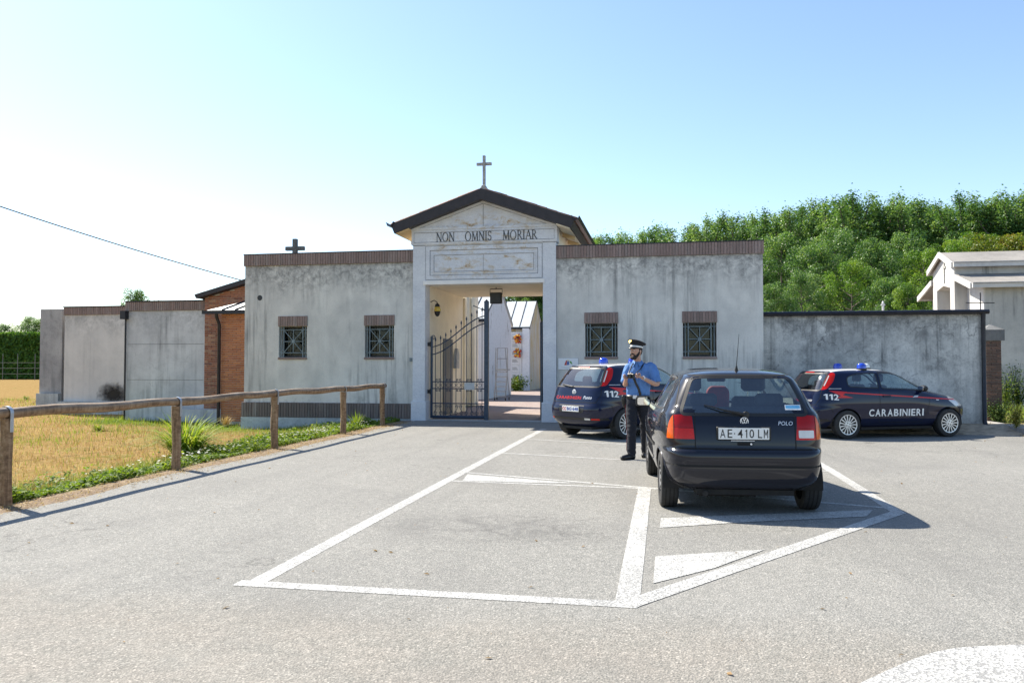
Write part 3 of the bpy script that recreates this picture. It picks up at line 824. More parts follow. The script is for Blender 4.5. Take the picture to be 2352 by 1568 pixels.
# serif letters of the motto
def ring_seg(b, cx, cz, rx, rz, tx, tz, a0, a1, n, ya, yb):
    pts_o = []; pts_i = []
    for i in range(n+1):
        a = a0 + (a1-a0)*i/n
        pts_o.append((cx+rx*math.cos(a), cz+rz*math.sin(a)))
        pts_i.append((cx+(rx-tx)*math.cos(a), cz+(rz-tz)*math.sin(a)))
    for i in range(n):
        b.prism([pts_o[i], pts_o[i+1], pts_i[i+1], pts_i[i]], 'y', ya, yb)
def letter(ch, ox, oz, h, y):
    """upright roman capitals; returns advance"""
    b = MB(); k = [0]
    def bar(x0, z0, x1, z1, w):
        d = 0.0006*k[0]; k[0] += 1
        p = Vector((x0, z0)); q = Vector((x1, z1)); n = Vector((w/2, 0)) if abs(z1-z0) > 1e-4 else Vector((0, w/2))
        poly = [p-n, q-n, q+n, p+n]
        b.prism([(ox+v.x*h, oz+v.y*h) for v in poly], 'y', y-0.012-d, y)
    def serif(x, z, w=0.2): bar(x-w/2, z, x+w/2, z, 0.035)
    def ring(*a):
        d = 0.0006*k[0]; k[0] += 1
        cx, cz, rx, rz, tx, tz, a0, a1, n = a
        ring_seg(b, ox+cx*h, oz+cz*h, rx*h, rz*h, tx*h, tz*h, a0, a1, n, y-0.012-d, y)
    TH, TN = 0.115, 0.05
    if ch == 'N':
        bar(.12,0,.12,1,TN); bar(.72,0,.72,1,TN); bar(.12,1,.72,0,TH*1.15); serif(.12,.02); serif(.10,.98,.18); serif(.72,.98); adv = .92
    elif ch == 'O':
        ring(.44,.5,.44,.52,.11,.05,0,2*math.pi,28); adv = .98
    elif ch == 'M':
        bar(.12,0,.17,1,TN); bar(.88,0,.83,1,TH); bar(.17,1,.5,.05,TH); bar(.83,1,.5,.05,TN); serif(.12,.02); serif(.88,.02,.24); serif(.17,.98,.16); serif(.83,.98,.16); adv = 1.08
    elif ch == 'I':
        bar(.15,0,.15,1,TH); serif(.15,.02,.26); serif(.15,.98,.26); adv = .38
    elif ch == 'S':
        ring(.30,.74,.24,.28,.08,.06,R(20),R(270),14); ring(.30,.27,.26,.29,.08,.06,R(-160),R(95),14)
        bar(.53,.80,.53,.96,.035); bar(.05,.04,.05,.22,.035); adv = .68
    elif ch == 'R':
        bar(.15,0,.15,1,TH); serif(.15,.02,.28); serif(.12,.98,.2); ring(.30,.745,.28,.255,.10,.045,R(-90),R(90),12)
        bar(.15,.977,.31,.977,.045); bar(.15,.513,.31,.513,.045); bar(.33,.5,.70,0,TH); serif(.72,.02,.18); adv = .82
    elif ch == 'A':
        bar(.08,0,.42,1,TN); bar(.76,0,.42,1,TH); bar(.2,.36,.64,.36,.045); serif(.08,.02,.2); serif(.76,.02,.24); adv = .88
    return b, adv
def motto(text, xa, xb, z, h):
    adv = {'N':.92,'O':.98,'M':1.08,'I':.38,'S':.68,'R':.82,'A':.88}
    tot = sum(adv[c] for c in text)
    k = (xb-xa)/(tot*h)
    x = xa
    for c in text:
        b, a = letter(c, 0, 0, h, YP-0.031)
        b.v = [(x+vx*k, vy, z+vz) for vx, vy, vz in b.v]
        b.build('letter', M['letter'], portal, recalc=True)
        x += a*h*k
for w, xa, xb in (('NON', 1003, 1046), ('OMNIS', 1069, 1131), ('MORIAR', 1155, 1235)):
    motto(w, V(xa,550,YP).x, V(xb,545,YP).x, 4.675, 0.235)

# roof
b = MB()
RZ, RS, RH = 5.98, 0.352, 0.275          # ridge height, slope, thickness
roof = MB()
for s in (-1, 1):
    poly = [(0, RZ), (0, RZ-RH), (s*2.32, RZ-RH-RS*2.32), (s*2.42, RZ-RS*2.42)]
    if s > 0: poly = poly[::-1]
    roof.prism(poly, 'y', -0.40, 4.3)
rf = roof.build('roof', M['fascia'], portal, recalc=True)
for s in (-1, 1):                          # barrel tiles, end tiles rise over the edge
    tl = MB()
    nrow = 9
    for r in range(nrow):
        xa = 0.06 + 2.34*r/nrow; xb = xa + 2.34/nrow + 0.05
        for k in range(16):
            yy = -0.22 + k*0.285
            za = RZ - RS*xa + 0.005 + 0.012*rg.random(); zb = RZ - RS*xb - 0.01 + 0.012*rg.random()
            tl.tube([(s*xa, yy, za), (s*xb, yy, zb)], [0.055, 0.075], 7, True, 0)
    tl.build('roof_tiles', M['tile'], rf, recalc=True)['kind'] = 'stuff'
    gp = [(s*2.52, -0.42, RZ-RS*2.52+0.02), (s*2.52, 4.3, RZ-RS*2.52+0.02)]
    gt = MB(); prof = [(-0.05,0.07),(-0.02,-0.035),(0.05,-0.065),(0.12,-0.04),(0.155,0.05),(0.140,0.05),(0.11,-0.02),(0.05,-0.045),(0.0,-0.02),(-0.035,0.07)]
    poly = [(s*(2.385+px), RZ-RS*2.42+0.0+pz) for px, pz in prof]
    if s < 0: poly = poly[::-1]
    gt.prism(poly, 'y', -0.43, 4.3)
    gt.build('gutter', M['gutter'], rf, recalc=True)
    sf = MB(); a, c = (s*1.94, s*2.28)
    sf.prism([(a, RZ-RH-RS*abs(a)-0.03), (c, RZ-RH-RS*abs(c)-0.03), (c, RZ-RH-RS*abs(c)-0.005), (a, RZ-RH-RS*abs(a)-0.005)], 'y', -0.36, 4.25)
    sf.build('soffit', M['ochre'] if s < 0 else M['cream'], rf, recalc=True)
    for yy in (0.9, 2.1, 3.3):
        bm_ = MB().prism([(a, RZ-RH-RS*abs(a)-0.15), (c, RZ-RH-RS*abs(c)-0.12), (c, RZ-RH-RS*abs(c)-0.032), (a, RZ-RH-RS*abs(a)-0.032)], 'y', yy, yy+0.09)
        bm_.build('rafter', M['ochre'], rf, recalc=True)
# side walls of the passage, ceiling
b = MB()
b.box(-1.898,-1.57,0.345,3.95,-0.05,5.2); lw_ = b.build('passage_wall', M['cream'], portal, recalc=True)
MB().box(1.57,1.898,0.345,3.95,-0.05,5.2).build('passage_wall', M['cream'], portal, recalc=True)
MB().box(-1.566,1.566,0.33,3.945,3.56,3.72).build('passage_ceiling', M['cream'], portal, recalc=True)
MB().box(-1.566,1.566,3.70,3.945,3.72,5.2).build('rear_lintel', M['cream'], portal, recalc=True)
p0 = V(1021,945,1.6); 
door = MB().box(-1.566,-1.535,1.65,2.62,0.03,2.2).build('side_door', M['grey_door'], portal, bevel=0.006)
MB().box(-1.53,-1.515,1.72,1.76,1.0,1.14).build('door_handle', M['galv'], door, recalc=True)
MB().box(-1.64,-1.50,3.955,4.16,0.0,3.56).build('corner_post', M['cream'], portal, bevel=0.01)
MB().box(-1.6,1.6,-0.03,0.33,-0.1,0.012).build('threshold', M['concrete_plinth'], portal, recalc=True)

# cross on the ridge
crs = thing('roof_cross', (0.0, 0.0, RZ), 'slender grey stone cross standing on the portal roof ridge', 'cross')
b = MB().box(-0.035,0.035,-0.04,0.04,6.12,6.92); b.box(-0.20,-0.0352,-0.036,0.036,6.665,6.735).box(0.0352,0.20,-0.036,0.036,6.665,6.735)
b.build('cross_body', M['stone_cross'], crs, bevel=0.005)
b = MB().prism([(-0.115,5.93),(0.115,5.93),(0.10,6.05),(0.06,6.09),(0.05,6.13),(-0.05,6.13),(-0.06,6.09),(-0.10,6.05)], 'y', -0.1, 0.1)
b.build('cross_foot', M['stone_cross'], crs, bevel=0.01)
# lantern hanging from the left passage wall
lan = thing('wall_lantern', (-1.42, 0.5, 2.85), 'amber glass lantern hung on the passage wall inside the gate', 'lantern')
c = Vector((-1.38, 0.42, 2.92))
MB().tube([(-1.57,0.42,3.14),(-1.47,0.42,3.19),(-1.385,0.42,3.13),(-1.38,0.42,3.08)], 0.012, 6).build('bracket', M['black'], lan, smooth=True)
MB().lathe([(0.02,0.19),(0.06,0.15),(0.075,0.10),(0.06,0.09)], 10, c).build('cap', M['black'], lan, smooth=True)
MB().lathe([(0.078,0.088),(0.098,0.0),(0.09,-0.03)], 12, c).build('amber_shade', M['amber'], lan, smooth=True)
MB().lathe([(0.088,-0.032),(0.07,-0.11),(0.045,-0.15),(0.02,-0.17)], 10, c).build('holder', M['black'], lan, smooth=True)
# floodlight under the ceiling
fl = thing('floodlight', (0.30, 1.0, 3.0), 'black floodlight in a yoke hanging from the passage ceiling', 'floodlight')
a = V(1126,672,0.9); c = V(1152,697,0.9)
MB().box(a.x, c.x, 0.85, 1.02, c.z, a.z).build('housing', M['black'], fl, bevel=0.012)
MB().box(a.x+0.02, c.x-0.02, 0.838, 0.848, c.z+0.02, a.z-0.02).build('front_glass', M['black'], fl)
MB().tube([(a.x-0.01,0.93,a.z-0.06),(a.x-0.012,0.93,a.z+0.10),(c.x+0.012,0.93,a.z+0.10),(c.x+0.01,0.93,a.z-0.06)], 0.011, 6).tube([((a.x+c.x)/2,0.93,a.z+0.1),((a.x+c.x)/2,0.93,3.565)],0.012,6).build('yoke', M['gutter'], fl)
# plaque on the right wing
a = V(1281.5,821.5); c = V(1329,849)
sg = thing('wall_plaque', (a.x, -0.02, 1.4), 'white plaque with a small coloured emblem beside the gate pillar', 'sign')
MB().box(a.x, c.x, -0.016, -0.002, c.z, a.z).build('board', M['plaque_edge'], sg, recalc=True)
MB().box(a.x+0.012, c.x-0.012, -0.019, -0.0165, c.z+0.012, a.z-0.012).build('face', M['plaque_white'], sg, recalc=True)
ex, ez = (a.x+c.x)/2, (a.z+c.z)/2 + 0.02
for nm, pts, colr in (('emblem_red', [(-0.10,-0.055),(-0.04,-0.055),(-0.03,0.06),(-0.055,0.065)], (0.45,0.05,0.03)),
                      ('emblem_blue', [(-0.035,-0.055),(0.03,-0.045),(0.02,0.045),(-0.025,0.055)], (0.05,0.12,0.35)),
                      ('emblem_green', [(0.025,0.035),(0.075,0.05),(0.11,-0.03),(0.07,-0.02),(0.045,0.01)], (0.10,0.30,0.06)),
                      ('emblem_yellow', [(-0.045,0.068),(-0.01,0.075),(0.05,0.062),(0.02,0.052)], (0.55,0.42,0.05))):
    MB().prism([(ex+u, ez+w) for u, w in pts], 'y', -0.0215, -0.0195).build(nm, m_plain(nm, colr, 0.5, var=0.1), sg, recalc=True)
for zz, hw in ((-0.105,0.18),(-0.12,0.15),(0.125,0.12)):
    MB().box(ex-hw, ex+hw, -0.0212, -0.0195, ez+zz-0.003, ez+zz+0.002).build('text_line', M['plaque_edge'], sg, recalc=True)

# ------------------------------------------------------------------ iron gate
def zg(zx, zy, v=0.15):
    return V((1380 + zx*0.350672)/1.50638, (950 + zy*0.350672)/1.50638, v)
def scroll(b, cx, z, r, y, s=1, turns=1.35, w=0.007, vert=1):
    pts = []
    for i in range(17):
        a = i/16*turns*2*math.pi
        rr = r*(1-0.72*i/16)
        pts.append((cx + s*rr*math.cos(a+math.pi), y, z + vert*rr*math.sin(a)))
    b.tube(pts, w, 5)
def make_leaf(name, label, tall):
    """leaf in its own frame: hinge stile at x=0, meeting stile at x=W, plane y=0"""
    W = 1.49
    t = thing(name, (0,0,0), label, 'gate')
    hl = 2.20
    f = MB()
    f.tube([(0,0,0.05),(0,0,hl)], 0.034, 4).tube([(0.035,0,0.085),(W-0.05,0,0.085)], 0.042, 4)
    f.build('frame', M['iron'], t, recalc=True)
    MB().box(W-0.055,W+0.055,-0.05,0.05,0.02,tall).tube([(W,0,tall),(W,0,tall+0.05)],[0.05,0.008],4).build('meeting_stile', M['iron'], t, recalc=True)
    def top(x):
        k = x/W
        return 1.93 + (tall-0.42-1.93)*(k*k*(3-2*k))*0.92 + 0.10*k*(tall-1.9)/1.2
    for dz in (0, -0.20):
        rl = MB().tube([(x, 0, top(x)+dz) for x in [W*i/24 for i in range(25)]], 0.016, 6)
        rl.build('top_rail', M['iron'], t, smooth=True)
    for z in (1.01, 0.83, 0.36 + 0.08):
        MB().tube([(0,0,z),(W,0,z)], 0.016, 6).build('rail', M['iron'], t, smooth=True)
    nb = 10
    for i in range(nb):
        x = 0.085 + 0.0 + (W-0.14-0.085)*i/(nb-1) + 0.02
        zt = top(x)+0.14
        bar = MB().tube([(x,0,0.10),(x,0,zt)], 0.009, 6)
        bo = bar.build('bar', M['iron'], t, smooth=True)
        MB().tube([(x,0,zt-0.02),(x,0,zt),(x,0,zt+0.035),(x,0,zt+0.10)], [0.008,0.016,0.024,0.002], 6).build('finial', M['iron'], bo, smooth=True)
    sc = MB()
    for i in range(nb-1):
        x = 0.105 + (W-0.14-0.085)*(i+0.5)/(nb-1)
        n = 14
        sc.tube([(x+0.052*math.cos(2*math.pi*k/n), 0.012, 0.92+0.052*math.sin(2*math.pi*k/n)) for k in range(n+1)], 0.006, 5)
    for i in range(0, nb-1, 2):
        x = 0.105 + (W-0.14-0.085)*(i+0.5)/(nb-1)
        for s in (-1, 1):
            scroll(sc, x+s*0.055, 0.36, 0.045, 0.014, s)
            scroll(sc, x+s*0.075, 0.19, 0.055, 0.014, -s, vert=-1)
            sc.tube([(x+s*0.012,0.014,0.36),(x+s*0.05,0.014,0.28),(x+s*0.125,0.014,0.2)], 0.006, 5)
        for s in (-1, 1):
            scroll(sc, x+s*0.04, 1.055, 0.03, 0.014, s); scroll(sc, x+s*0.04, 0.785, 0.03, 0.014, s, vert=-1)
    sc.build('scrollwork', M['iron'], t, smooth=True)['kind'] = 'stuff'
    tp = MB(); scroll(tp, 0.05, hl-0.02, 0.06, 0.0, 1, 1.2, 0.012); tp.build('curl', M['iron'], t, smooth=True)
    return t
gl = make_leaf('gate_leaf', 'closed blue-grey iron gate leaf with spear tips and a curved top', 3.12)
gl.location = (-1.455, 0.15, 0)
MB().box(0.90,1.17,-0.022,-0.012,0.80,0.985).build('lock_plate', M['plaque_edge'], None).parent = gl
arm = MB().tube([(1.49,-0.02,2.86),(1.19,-0.25,2.99)], 0.012, 4).tube([(1.49,0.05,2.80),(1.30,0.3,2.98)],0.012,4)
arm.build('stay_arm', M['iron'], None).parent = gl
for z in (0.75, 2.0):
    MB().box(-0.11,0.0,-0.02,0.02,z-0.05,z+0.05).tube([(-0.03,0,z-0.07),(-0.03,0,z+0.07)],0.02,8).build('hinge', M['black'], None).parent = gl
gr = make_leaf('gate_leaf', 'open blue-grey iron gate leaf folded back, seen edge-on beside the pillar', 2.62)
gr.location = (1.50, 0.13, 0); gr.rotation_euler = (0, 0, R(98.5))
# ------------------------------------------------------------------ tomb buildings seen through the gate
def m_peeling(name, top, under, thr=0.56, sx=(1,1,0.35), sc=1.6):
    t = NT(name); p = t.pos()
    f = t.noise(t.map(p, sx), sc, 8, 0.7, 0.5)
    col = t.mix(t.ramp(f, [(thr,0.0),(thr+0.05,1.0)]), top, under)
    g = t.noise(p, 8, 5, 0.7)
    col = t.mix(t.math('MULTIPLY', t.ramp(g, [(0.5,0.0),(0.75,1.0)]), 0.25), col, (0.2,0.2,0.2))
    t.bsdf(col, 0.85, 0.0, t.bump(f, 0.3, 0.01)); return t.mat
M['white_peeling'] = m_peeling('peeling_white_wall', (0.70,0.71,0.72), (0.42,0.41,0.39), 0.60)
M['cream_peeling'] = m_peeling('peeling_cream_wall', (0.74,0.69,0.60), (0.68,0.54,0.29), 0.50, (2.2,2.2,0.25), 1.3)
M['slab'] = m_plain('white_niche_slab', (0.66,0.66,0.66), 0.4, var=0.08)
def tomb_row(label, u1, u0, v0, v1, ze, za, m_gable, grp=None, name='tomb_building'):
    t = thing(name, (u1, (v0+v1)/2, 0), label, 'building')
    vm = (v0+v1)/2
    MB().prism([(v0,0.0),(v1,0.0),(v1,ze),(vm,za),(v0,ze)], 'x', u0, u1).build('wall', m_gable, t, recalc=True)
    rf_ = MB(); th = 0.08
    sl = (za-ze)/(vm-v0); ov = 0.25
    for s in (-1, 1):
        e = v0-ov if s < 0 else v1+ov
        z_e = ze - sl*ov
        poly = [(vm, za+0.01), (e, z_e+0.01), (e, z_e+th+0.01), (vm, za+th+0.01)]
        if s > 0: poly = poly[::-1]
        rf_.prism(poly, 'x', u0, u1+0.05)
    r = rf_.build('roof', M['sheet_roof'], t, recalc=True)
    sm = MB(); x = u1+0.04
    while x > u0:
        for s in (-1, 1):
            e = v0-ov if s < 0 else v1+ov
            sm.tube([(x, vm, za+th+0.03), (x, e, ze-sl*ov+th+0.03)], 0.025, 4)
        x -= 0.62
    sm.build('standing_seams', M['gutter'], r)
    MB().box(u0, u1+0.05, v0-ov-0.09, v0-ov, ze-sl*ov-0.06, ze-sl*ov+0.06).build('eaves_gutter', M['gutter'], r, recalc=True)
    return t
tombA = tomb_row('white tomb building with peeling gable wall, behind the ladder', -2.78, -14.0, 12.6, 18.3, 3.45, 5.0, M['white_peeling'])
tombB = tomb_row('tomb building with pale sheet metal roof and flaking cream gable', -2.95, -14.0, 25.0, 29.4, 3.72, 5.20, M['cream_peeling'])
# niche front on the near side of the second building
nf = MB().box(-9.0,-3.35,24.78,24.98,0.0,3.35).build('niche_front', M['slab'], tombB, recalc=True)
MB().box(-3.34,-2.93,24.65,24.99,0.0,3.55).build('pilaster', M['white_peeling'], tombB, recalc=True)
sl_me = brick_mesh('slab', 0.66, 0.03, 0.40, M['slab'], 0.008)
for r_ in range(7):
    for c_ in range(5):
        inst('niche_slab', sl_me, tombB, (-3.72-0.70*c_, 24.765, 0.35+0.44*r_))
tx = MB()
for r_ in range(7):
    for c_ in range(3):
        for q in range(3): tx.box(-3.95-0.70*c_, -3.60-0.70*c_ - 0.05*q, 24.743, 24.749, 0.30+0.44*r_+0.06*q, 0.32+0.44*r_+0.06*q)
tx.build('inscription', M['stone_dark'], tombB, recalc=True)['kind'] = 'stuff'
M['petal_red'] = m_plain('red_petals', (0.55,0.06,0.02), 0.6, var=0.4, scale=30)
M['petal_yellow'] = m_plain('yellow_petals', (0.75,0.40,0.03), 0.6, var=0.3, scale=30)
M['leaf_plain'] = m_plain('small_leaves', (0.05,0.11,0.02), 0.6, var=0.5, scale=30)
def bouquet(px_, py_, v, label, n=34, r=0.26, cols=('petal_red','petal_yellow')):
    c = V(px_, py_, v)
    t = thing('flower_bouquet', c, label, 'flowers')
    bb = [MB() for _ in cols]; lf = MB(); rr = random.Random(int(py_))
    for i in range(n):
        d = Vector((rr.gauss(0,1), -abs(rr.gauss(0,0.7)), rr.gauss(0,1.3)))
        d = d.normalized()*r*(0.5+0.5*rr.random())
        q = c + d
        bb[i % len(cols)].ball(q, 0.055, 0.05, 0.055, 7, 5)
        if i % 2 == 0: lf.tube([c, c+d*1.25], [0.012, 0.03], 4)
    for k_, cn in enumerate(cols): bb[k_].build('blossoms', M[cn], t, smooth=True)
    lf.build('leaves', M['leaf_plain'], t)
    return t
bouquet(1189.5, 778, 24.55, 'upper orange and yellow flower bouquet on the white niche wall')
bouquet(1189.5, 810, 24.55, 'lower orange and yellow flower bouquet on the white niche wall')
bouquet(1187, 870, 24.55, 'small purple flower bunch low on the niche wall above the round bush', 20, 0.16, ('petal_red','black'))
# pleated cream wall behind the gate leaf
pw = thing('pleated_wall', (-3.2, 7.6, 0), 'cream wall with vertical pleats seen through the gate bars', 'wall')
b = MB(); x = -5.2
while x < -2.02:
    b.prism([(x,7.6),(x+0.05,7.52),(x+0.15,7.52),(x+0.20,7.6),(x+0.20,7.9),(x,7.9)], 'z', 0.0, 3.9)
    x += 0.2
b.build('panel', M['cream'], pw, recalc=True)
# house-shaped box on the passage wall
bxp = thing('alms_box', (-1.5, 2.9, 1.4), 'small grey house-shaped box on the passage wall behind the gate bars', 'box')
MB().prism([(2.80,1.35),(3.15,1.35),(3.15,1.75),(2.975,1.95),(2.80,1.75)], 'x', -1.566, -1.47).build('body', M['plaque_edge'], bxp, bevel=0.006)
MB().box(-1.468,-1.462,2.88,3.07,1.55,1.62).build('slot_plate', M['galv'], bxp, recalc=True)
# rolling cemetery ladder
lad = thing('rolling_ladder', tuple(zg(990,1215,12.0).xy)+(0,), 'tall grey metal rolling ladder against the white tomb wall', 'ladder')
LV = 11.7
def L(zx, zy, v=LV): return zg(zx, zy, v)
def rail(pts, r=0.02): return MB().tube(pts, r, 6)
base = L(955,1200).z; dz = -base + 0.03
def Lz(zx, zy, v=LV):
    q = L(zx, zy, v); q.z += dz; return q
for nm, pts in (('front_stile', [(940,1205),(968,900),(975,690)]), ('front_stile', [(1050,1205),(1072,900),(1072,690)])):
    rail([Lz(a_, b_) for a_, b_ in pts]).build(nm, M['alu'], lad, smooth=True)
for pts in ([(965,1165),(952,930),(958,690)], [(1090,1165),(1068,920),(1050,690)]):
    rail([Lz(a_, b_, LV+0.5) for a_, b_ in pts]).build('rear_stile', M['alu'], lad, smooth=True)
for k_ in range(6):
    zz = 1165 - k_*48
    a_ = Lz(944+ k_*4, zz); c_ = Lz(1052 + k_*3, zz)
    MB().box(a_.x, c_.x, LV-0.05, LV+0.06, a_.z-0.015, a_.z+0.015).build('tread', M['alu'], lad, recalc=True)
a_ = Lz(962,905); c_ = Lz(1074,905)
MB().box(a_.x, c_.x, LV-0.06, LV+0.5, a_.z-0.02, a_.z+0.03).build('platform', M['alu'], lad, recalc=True)
for zz in (795, 690):
    rail([Lz(968,zz), Lz(1072,zz)]).build('guard_rail', M['alu'], lad, smooth=True)
for zx_, dv in ((945,0),(1052,0),(1088,0.5),(968,0.5)):
    q = Lz(zx_, 1203, LV+dv)
    MB().lathe([(0.03,-0.02),(0.06,-0.015),(0.06,0.015),(0.03,0.02)], 12, (q.x, LV+dv, 0.065), 'x').build('caster', M['black'], lad)

# ------------------------------------------------------------------ brick chapel behind the left wing
CV = 2.3
def cz_(x): return 3.50 + 0.262*(x+9.60)
chx0 = V(471,700,CV).x
apx = V(681,600,CV).x
chap = thing('brick_chapel', (-6.2, 4.0, 0), 'red brick chapel with dark roof edge beside the grey gatehouse wing', 'building')
zt0 = cz_(chx0); ztA = cz_(apx); xr = 2*apx-chx0
MB().prism([(chx0,-0.4),(xr,-0.4),(xr,zt0),(apx,ztA),(chx0,zt0)], 'y', CV, 8.0).build('wall', M['mortar'], chap, recalc=True)
brick_wall(chap, chx0, -7.1, CV, -0.15, 4.3, M['brick_red'], lambda x, z: z+0.04 < cz_(x) and not (x > -8.35 and z < 2.9))
rf_ = MB()
xo = V(450,680,CV-0.3).x
for s in (1, -1):
    f = (lambda x: x) if s > 0 else (lambda x: 2*apx-x)
    poly = [(f(xo), cz_(xo)-0.02), (f(apx), ztA-0.02), (f(apx), ztA+0.13), (f(xo-0.06), cz_(xo)+0.10)]
    if s < 0: poly = poly[::-1]
    rf_.prism(poly, 'y', CV-0.3, 8.2)
crf = rf_.build('roof', M['fascia'], chap, recalc=True)
MB().tube([(xo+0.02,CV+0.1,cz_(xo)-0.02),(chx0-0.05,CV+0.1,cz_(xo)-0.10),(chx0-0.05,CV+0.1,cz_(xo)-0.28)],0.04,8).build('rainwater_pipe', M['gutter'], crf, smooth=True)
crb = thing('chapel_cross', (apx, CV-0.1, ztA), 'dark weathered stone cross rising behind the left wing', 'cross')
zt_ = V(681,550,CV).z; zc_ = V(681,572,CV).z; hw = 0.30
MB().box(apx-0.065,apx+0.065,CV-0.16,CV-0.03,ztA+0.13,zt_).box(apx-hw,apx-0.0652,CV-0.155,CV-0.035,zc_-0.06,zc_+0.06).box(apx+0.0652,apx+hw,CV-0.155,CV-0.035,zc_-0.06,zc_+0.06).build('cross_body', M['stone_dark'], crb, bevel=0.008)
# low porch with a sheet metal hip roof
PV = 1.25
px0 = V(509,760,PV).x; px1 = -6.775
ez = V(512,717,PV-0.2).z
por = thing('chapel_porch', (-7.6, 1.6, 0), 'low orange brick porch with pale sheet roof between the chapel and the grey wing', 'building')
MB().box(px0, px1, PV, CV-0.002, -0.5, ez-0.02).build('wall', M['mortar'], por, recalc=True)
brick_wall(por, px0, px1, PV, -0.2, ez-0.03, M['brick_orange'], limit=295)
ex0 = V(470,716,PV-0.2).x
rp = MB(); zr = ez + 0.62
rp.add([(ex0,PV-0.2,ez+0.05),(px1,PV-0.2,ez+0.05),(px1,CV-0.01,zr),(px1-0.25,CV-0.01,zr),(ex0,CV-0.01,ez+0.05)], [(0,1,2,3),(0,3,4)])
prf = rp.build('roof', M['sheet_roof'], por)
for k_ in range(6):
    x0_ = ex0 + 0.55 + 0.42*k_
    xt = min(px1-0.02, x0_+0.62)
    if x0_ > px1-0.05: break
    fr_ = 1.0 if x0_+0.62 < px1 else (px1-0.02-x0_)/0.62
    p0_ = (x0_, PV-0.2, ez+0.07); p1_ = (xt, PV-0.2+(CV-PV+0.19)*fr_*0.9, ez+0.07+0.57*fr_*0.9)
    MB().tube([p0_, p1_], 0.022, 4).build('roof_seam', M['gutter'], prf)
MB().box(ex0-0.03, px1-0.003, PV-0.30, PV-0.20, ez-0.05, ez+0.055).build('eaves_gutter', M['gutter'], prf, recalc=True)
dx = V(507,800,PV).x
MB().tube([(dx,PV-0.24,ez-0.04),(dx-0.02,PV-0.22,ez-0.12),(dx,PV-0.09,ez-0.35),(dx,PV-0.09,-0.25)], 0.048, 10).build('downpipe', M['gutter'], por, smooth=True)
# side plinth left of the pipe
MB().box(chx0-0.9, px0-0.12, CV-0.45, CV-0.03, -0.5, 0.10).build('plinth', M['concrete_grey'], chap, recalc=True)

# ------------------------------------------------------------------ concrete boundary walls to the left
def coped_wall(label, x0, x1, yv, ztop, zband, mat, name='boundary_wall', depth=1.8):
    t = thing(name, ((x0+x1)/2, yv+0.5, 0), label, 'wall')
    MB().box(x0, x1, yv, yv+depth, -0.5, zband).build('wall', mat, t, recalc=True)
    if ztop > zband:
        c = MB().box(x0-0.02, x1+0.02, yv-0.02, yv+depth, zband+0.002, ztop-0.02).build('coping', M['mortar_dark'], t, recalc=True)
        soldier_course(c, x0-0.03, x1+0.03, yv+0.005, zband+0.004, ztop-0.01, M['brick_brown'], 0.09)
        MB().box(x0-0.05, x1+0.05, yv-0.06, yv+depth, ztop-0.008, ztop+0.025).build('coping_cap', M['gutter'], c, recalc=True)
    return t
w3 = coped_wall('streaked grey concrete wall panel with brick coping beside the brick chapel', V(290,800,2.4).x, V(470,800,2.4).x, 2.4, V(380,692,2.4).z, V(380,713.5,2.4).z, M['concrete_grey'])
x3 = V(290,800,2.4).x
for q in (790, 872):
    z_ = V(380,q,2.4).z
    MB().box(x3+0.05, V(468,800,2.4).x, 2.397, 2.3995, z_-0.005, z_+0.005).build('joint_line', M['stone_dark'], w3, recalc=True)
w2 = coped_wall('plain beige concrete wall panel with a dark sooty patch at its foot', V(148,800,5.0).x, V(292,800,5.0).x, 5.0, V(220,704.5,5.0).z, V(220,723,5.0).z, M['concrete_panel'])
a_ = V(148,918,5.0)
MB().box(a_.x-0.1, V(292,800,5.0).x, 4.78, 4.998, -0.5, a_.z-0.05).build('ledge', M['concrete_plinth'], w2, recalc=True)
w1 = coped_wall('dark rough concrete wall end at the edge of the field', V(92,800,5.3).x, V(149,800,5.3).x-0.12, 5.3, V(110,710,5.3).z, V(110,710,5.3).z, M['concrete_rough'])
MB().box(V(92,800,5.3).x-0.03, V(149,800,5.3).x-0.15, 5.18, 5.298, -0.5, V(110,903,5.3).z).build('ledge', M['concrete_plinth'], w1, recalc=True)
# soot / lichen patch at the foot of the beige panel
def m_soot():
    t = NT('soot_patch'); p = t.pos()
    c = V(262,905,5.0)
    v = t.n('ShaderNodeVectorMath', operation='DISTANCE')
    t.l(t.map(p,(1.0,0.0,1.7)), v.inputs[0]); v.inputs[1].default_value = (c.x, 0, c.z*1.7)
    d = t.math('ADD', v.outputs['Value'], t.math('MULTIPLY', t.noise(p, 5, 8, 0.75), 0.9))
    a = t.ramp(t.math('MULTIPLY', d, 0.6), [(0.42,0.9),(0.72,0.0)])
    tr = t.n('ShaderNodeBsdfTransparent'); df = t.n('ShaderNodeBsdfDiffuse'); df.inputs[0].default_value = (0.045,0.04,0.035,1)
    mx = t.n('ShaderNodeMixShader'); t.l(a, mx.inputs[0]); t.l(tr.outputs[0], mx.inputs[1]); t.l(df.outputs[0], mx.inputs[2])
    t.l(mx.outputs[0], t.out.inputs[0]); return t.mat
c = V(262,905,5.0)
MB().add([(c.x-1.2,4.993,c.z-0.25),(c.x+0.9,4.993,c.z-0.25),(c.x+0.9,4.993,c.z+1.1),(c.x-1.2,4.993,c.z+1.1)], [(0,1,2,3)]).build('soot_stain', m_soot(), w2)
dxp = V(292,800,2.35).x
MB().box(dxp-0.16,dxp+0.02,2.2,2.38,V(288,733,2.3).z,V(288,714,2.3).z).build('rain_hopper', M['gutter'], w3, recalc=True)
MB().tube([(dxp-0.05,2.33,V(288,733,2.3).z),(dxp-0.05,2.33,-0.3)], 0.028, 8).build('downpipe', M['gutter'], w3, smooth=True)

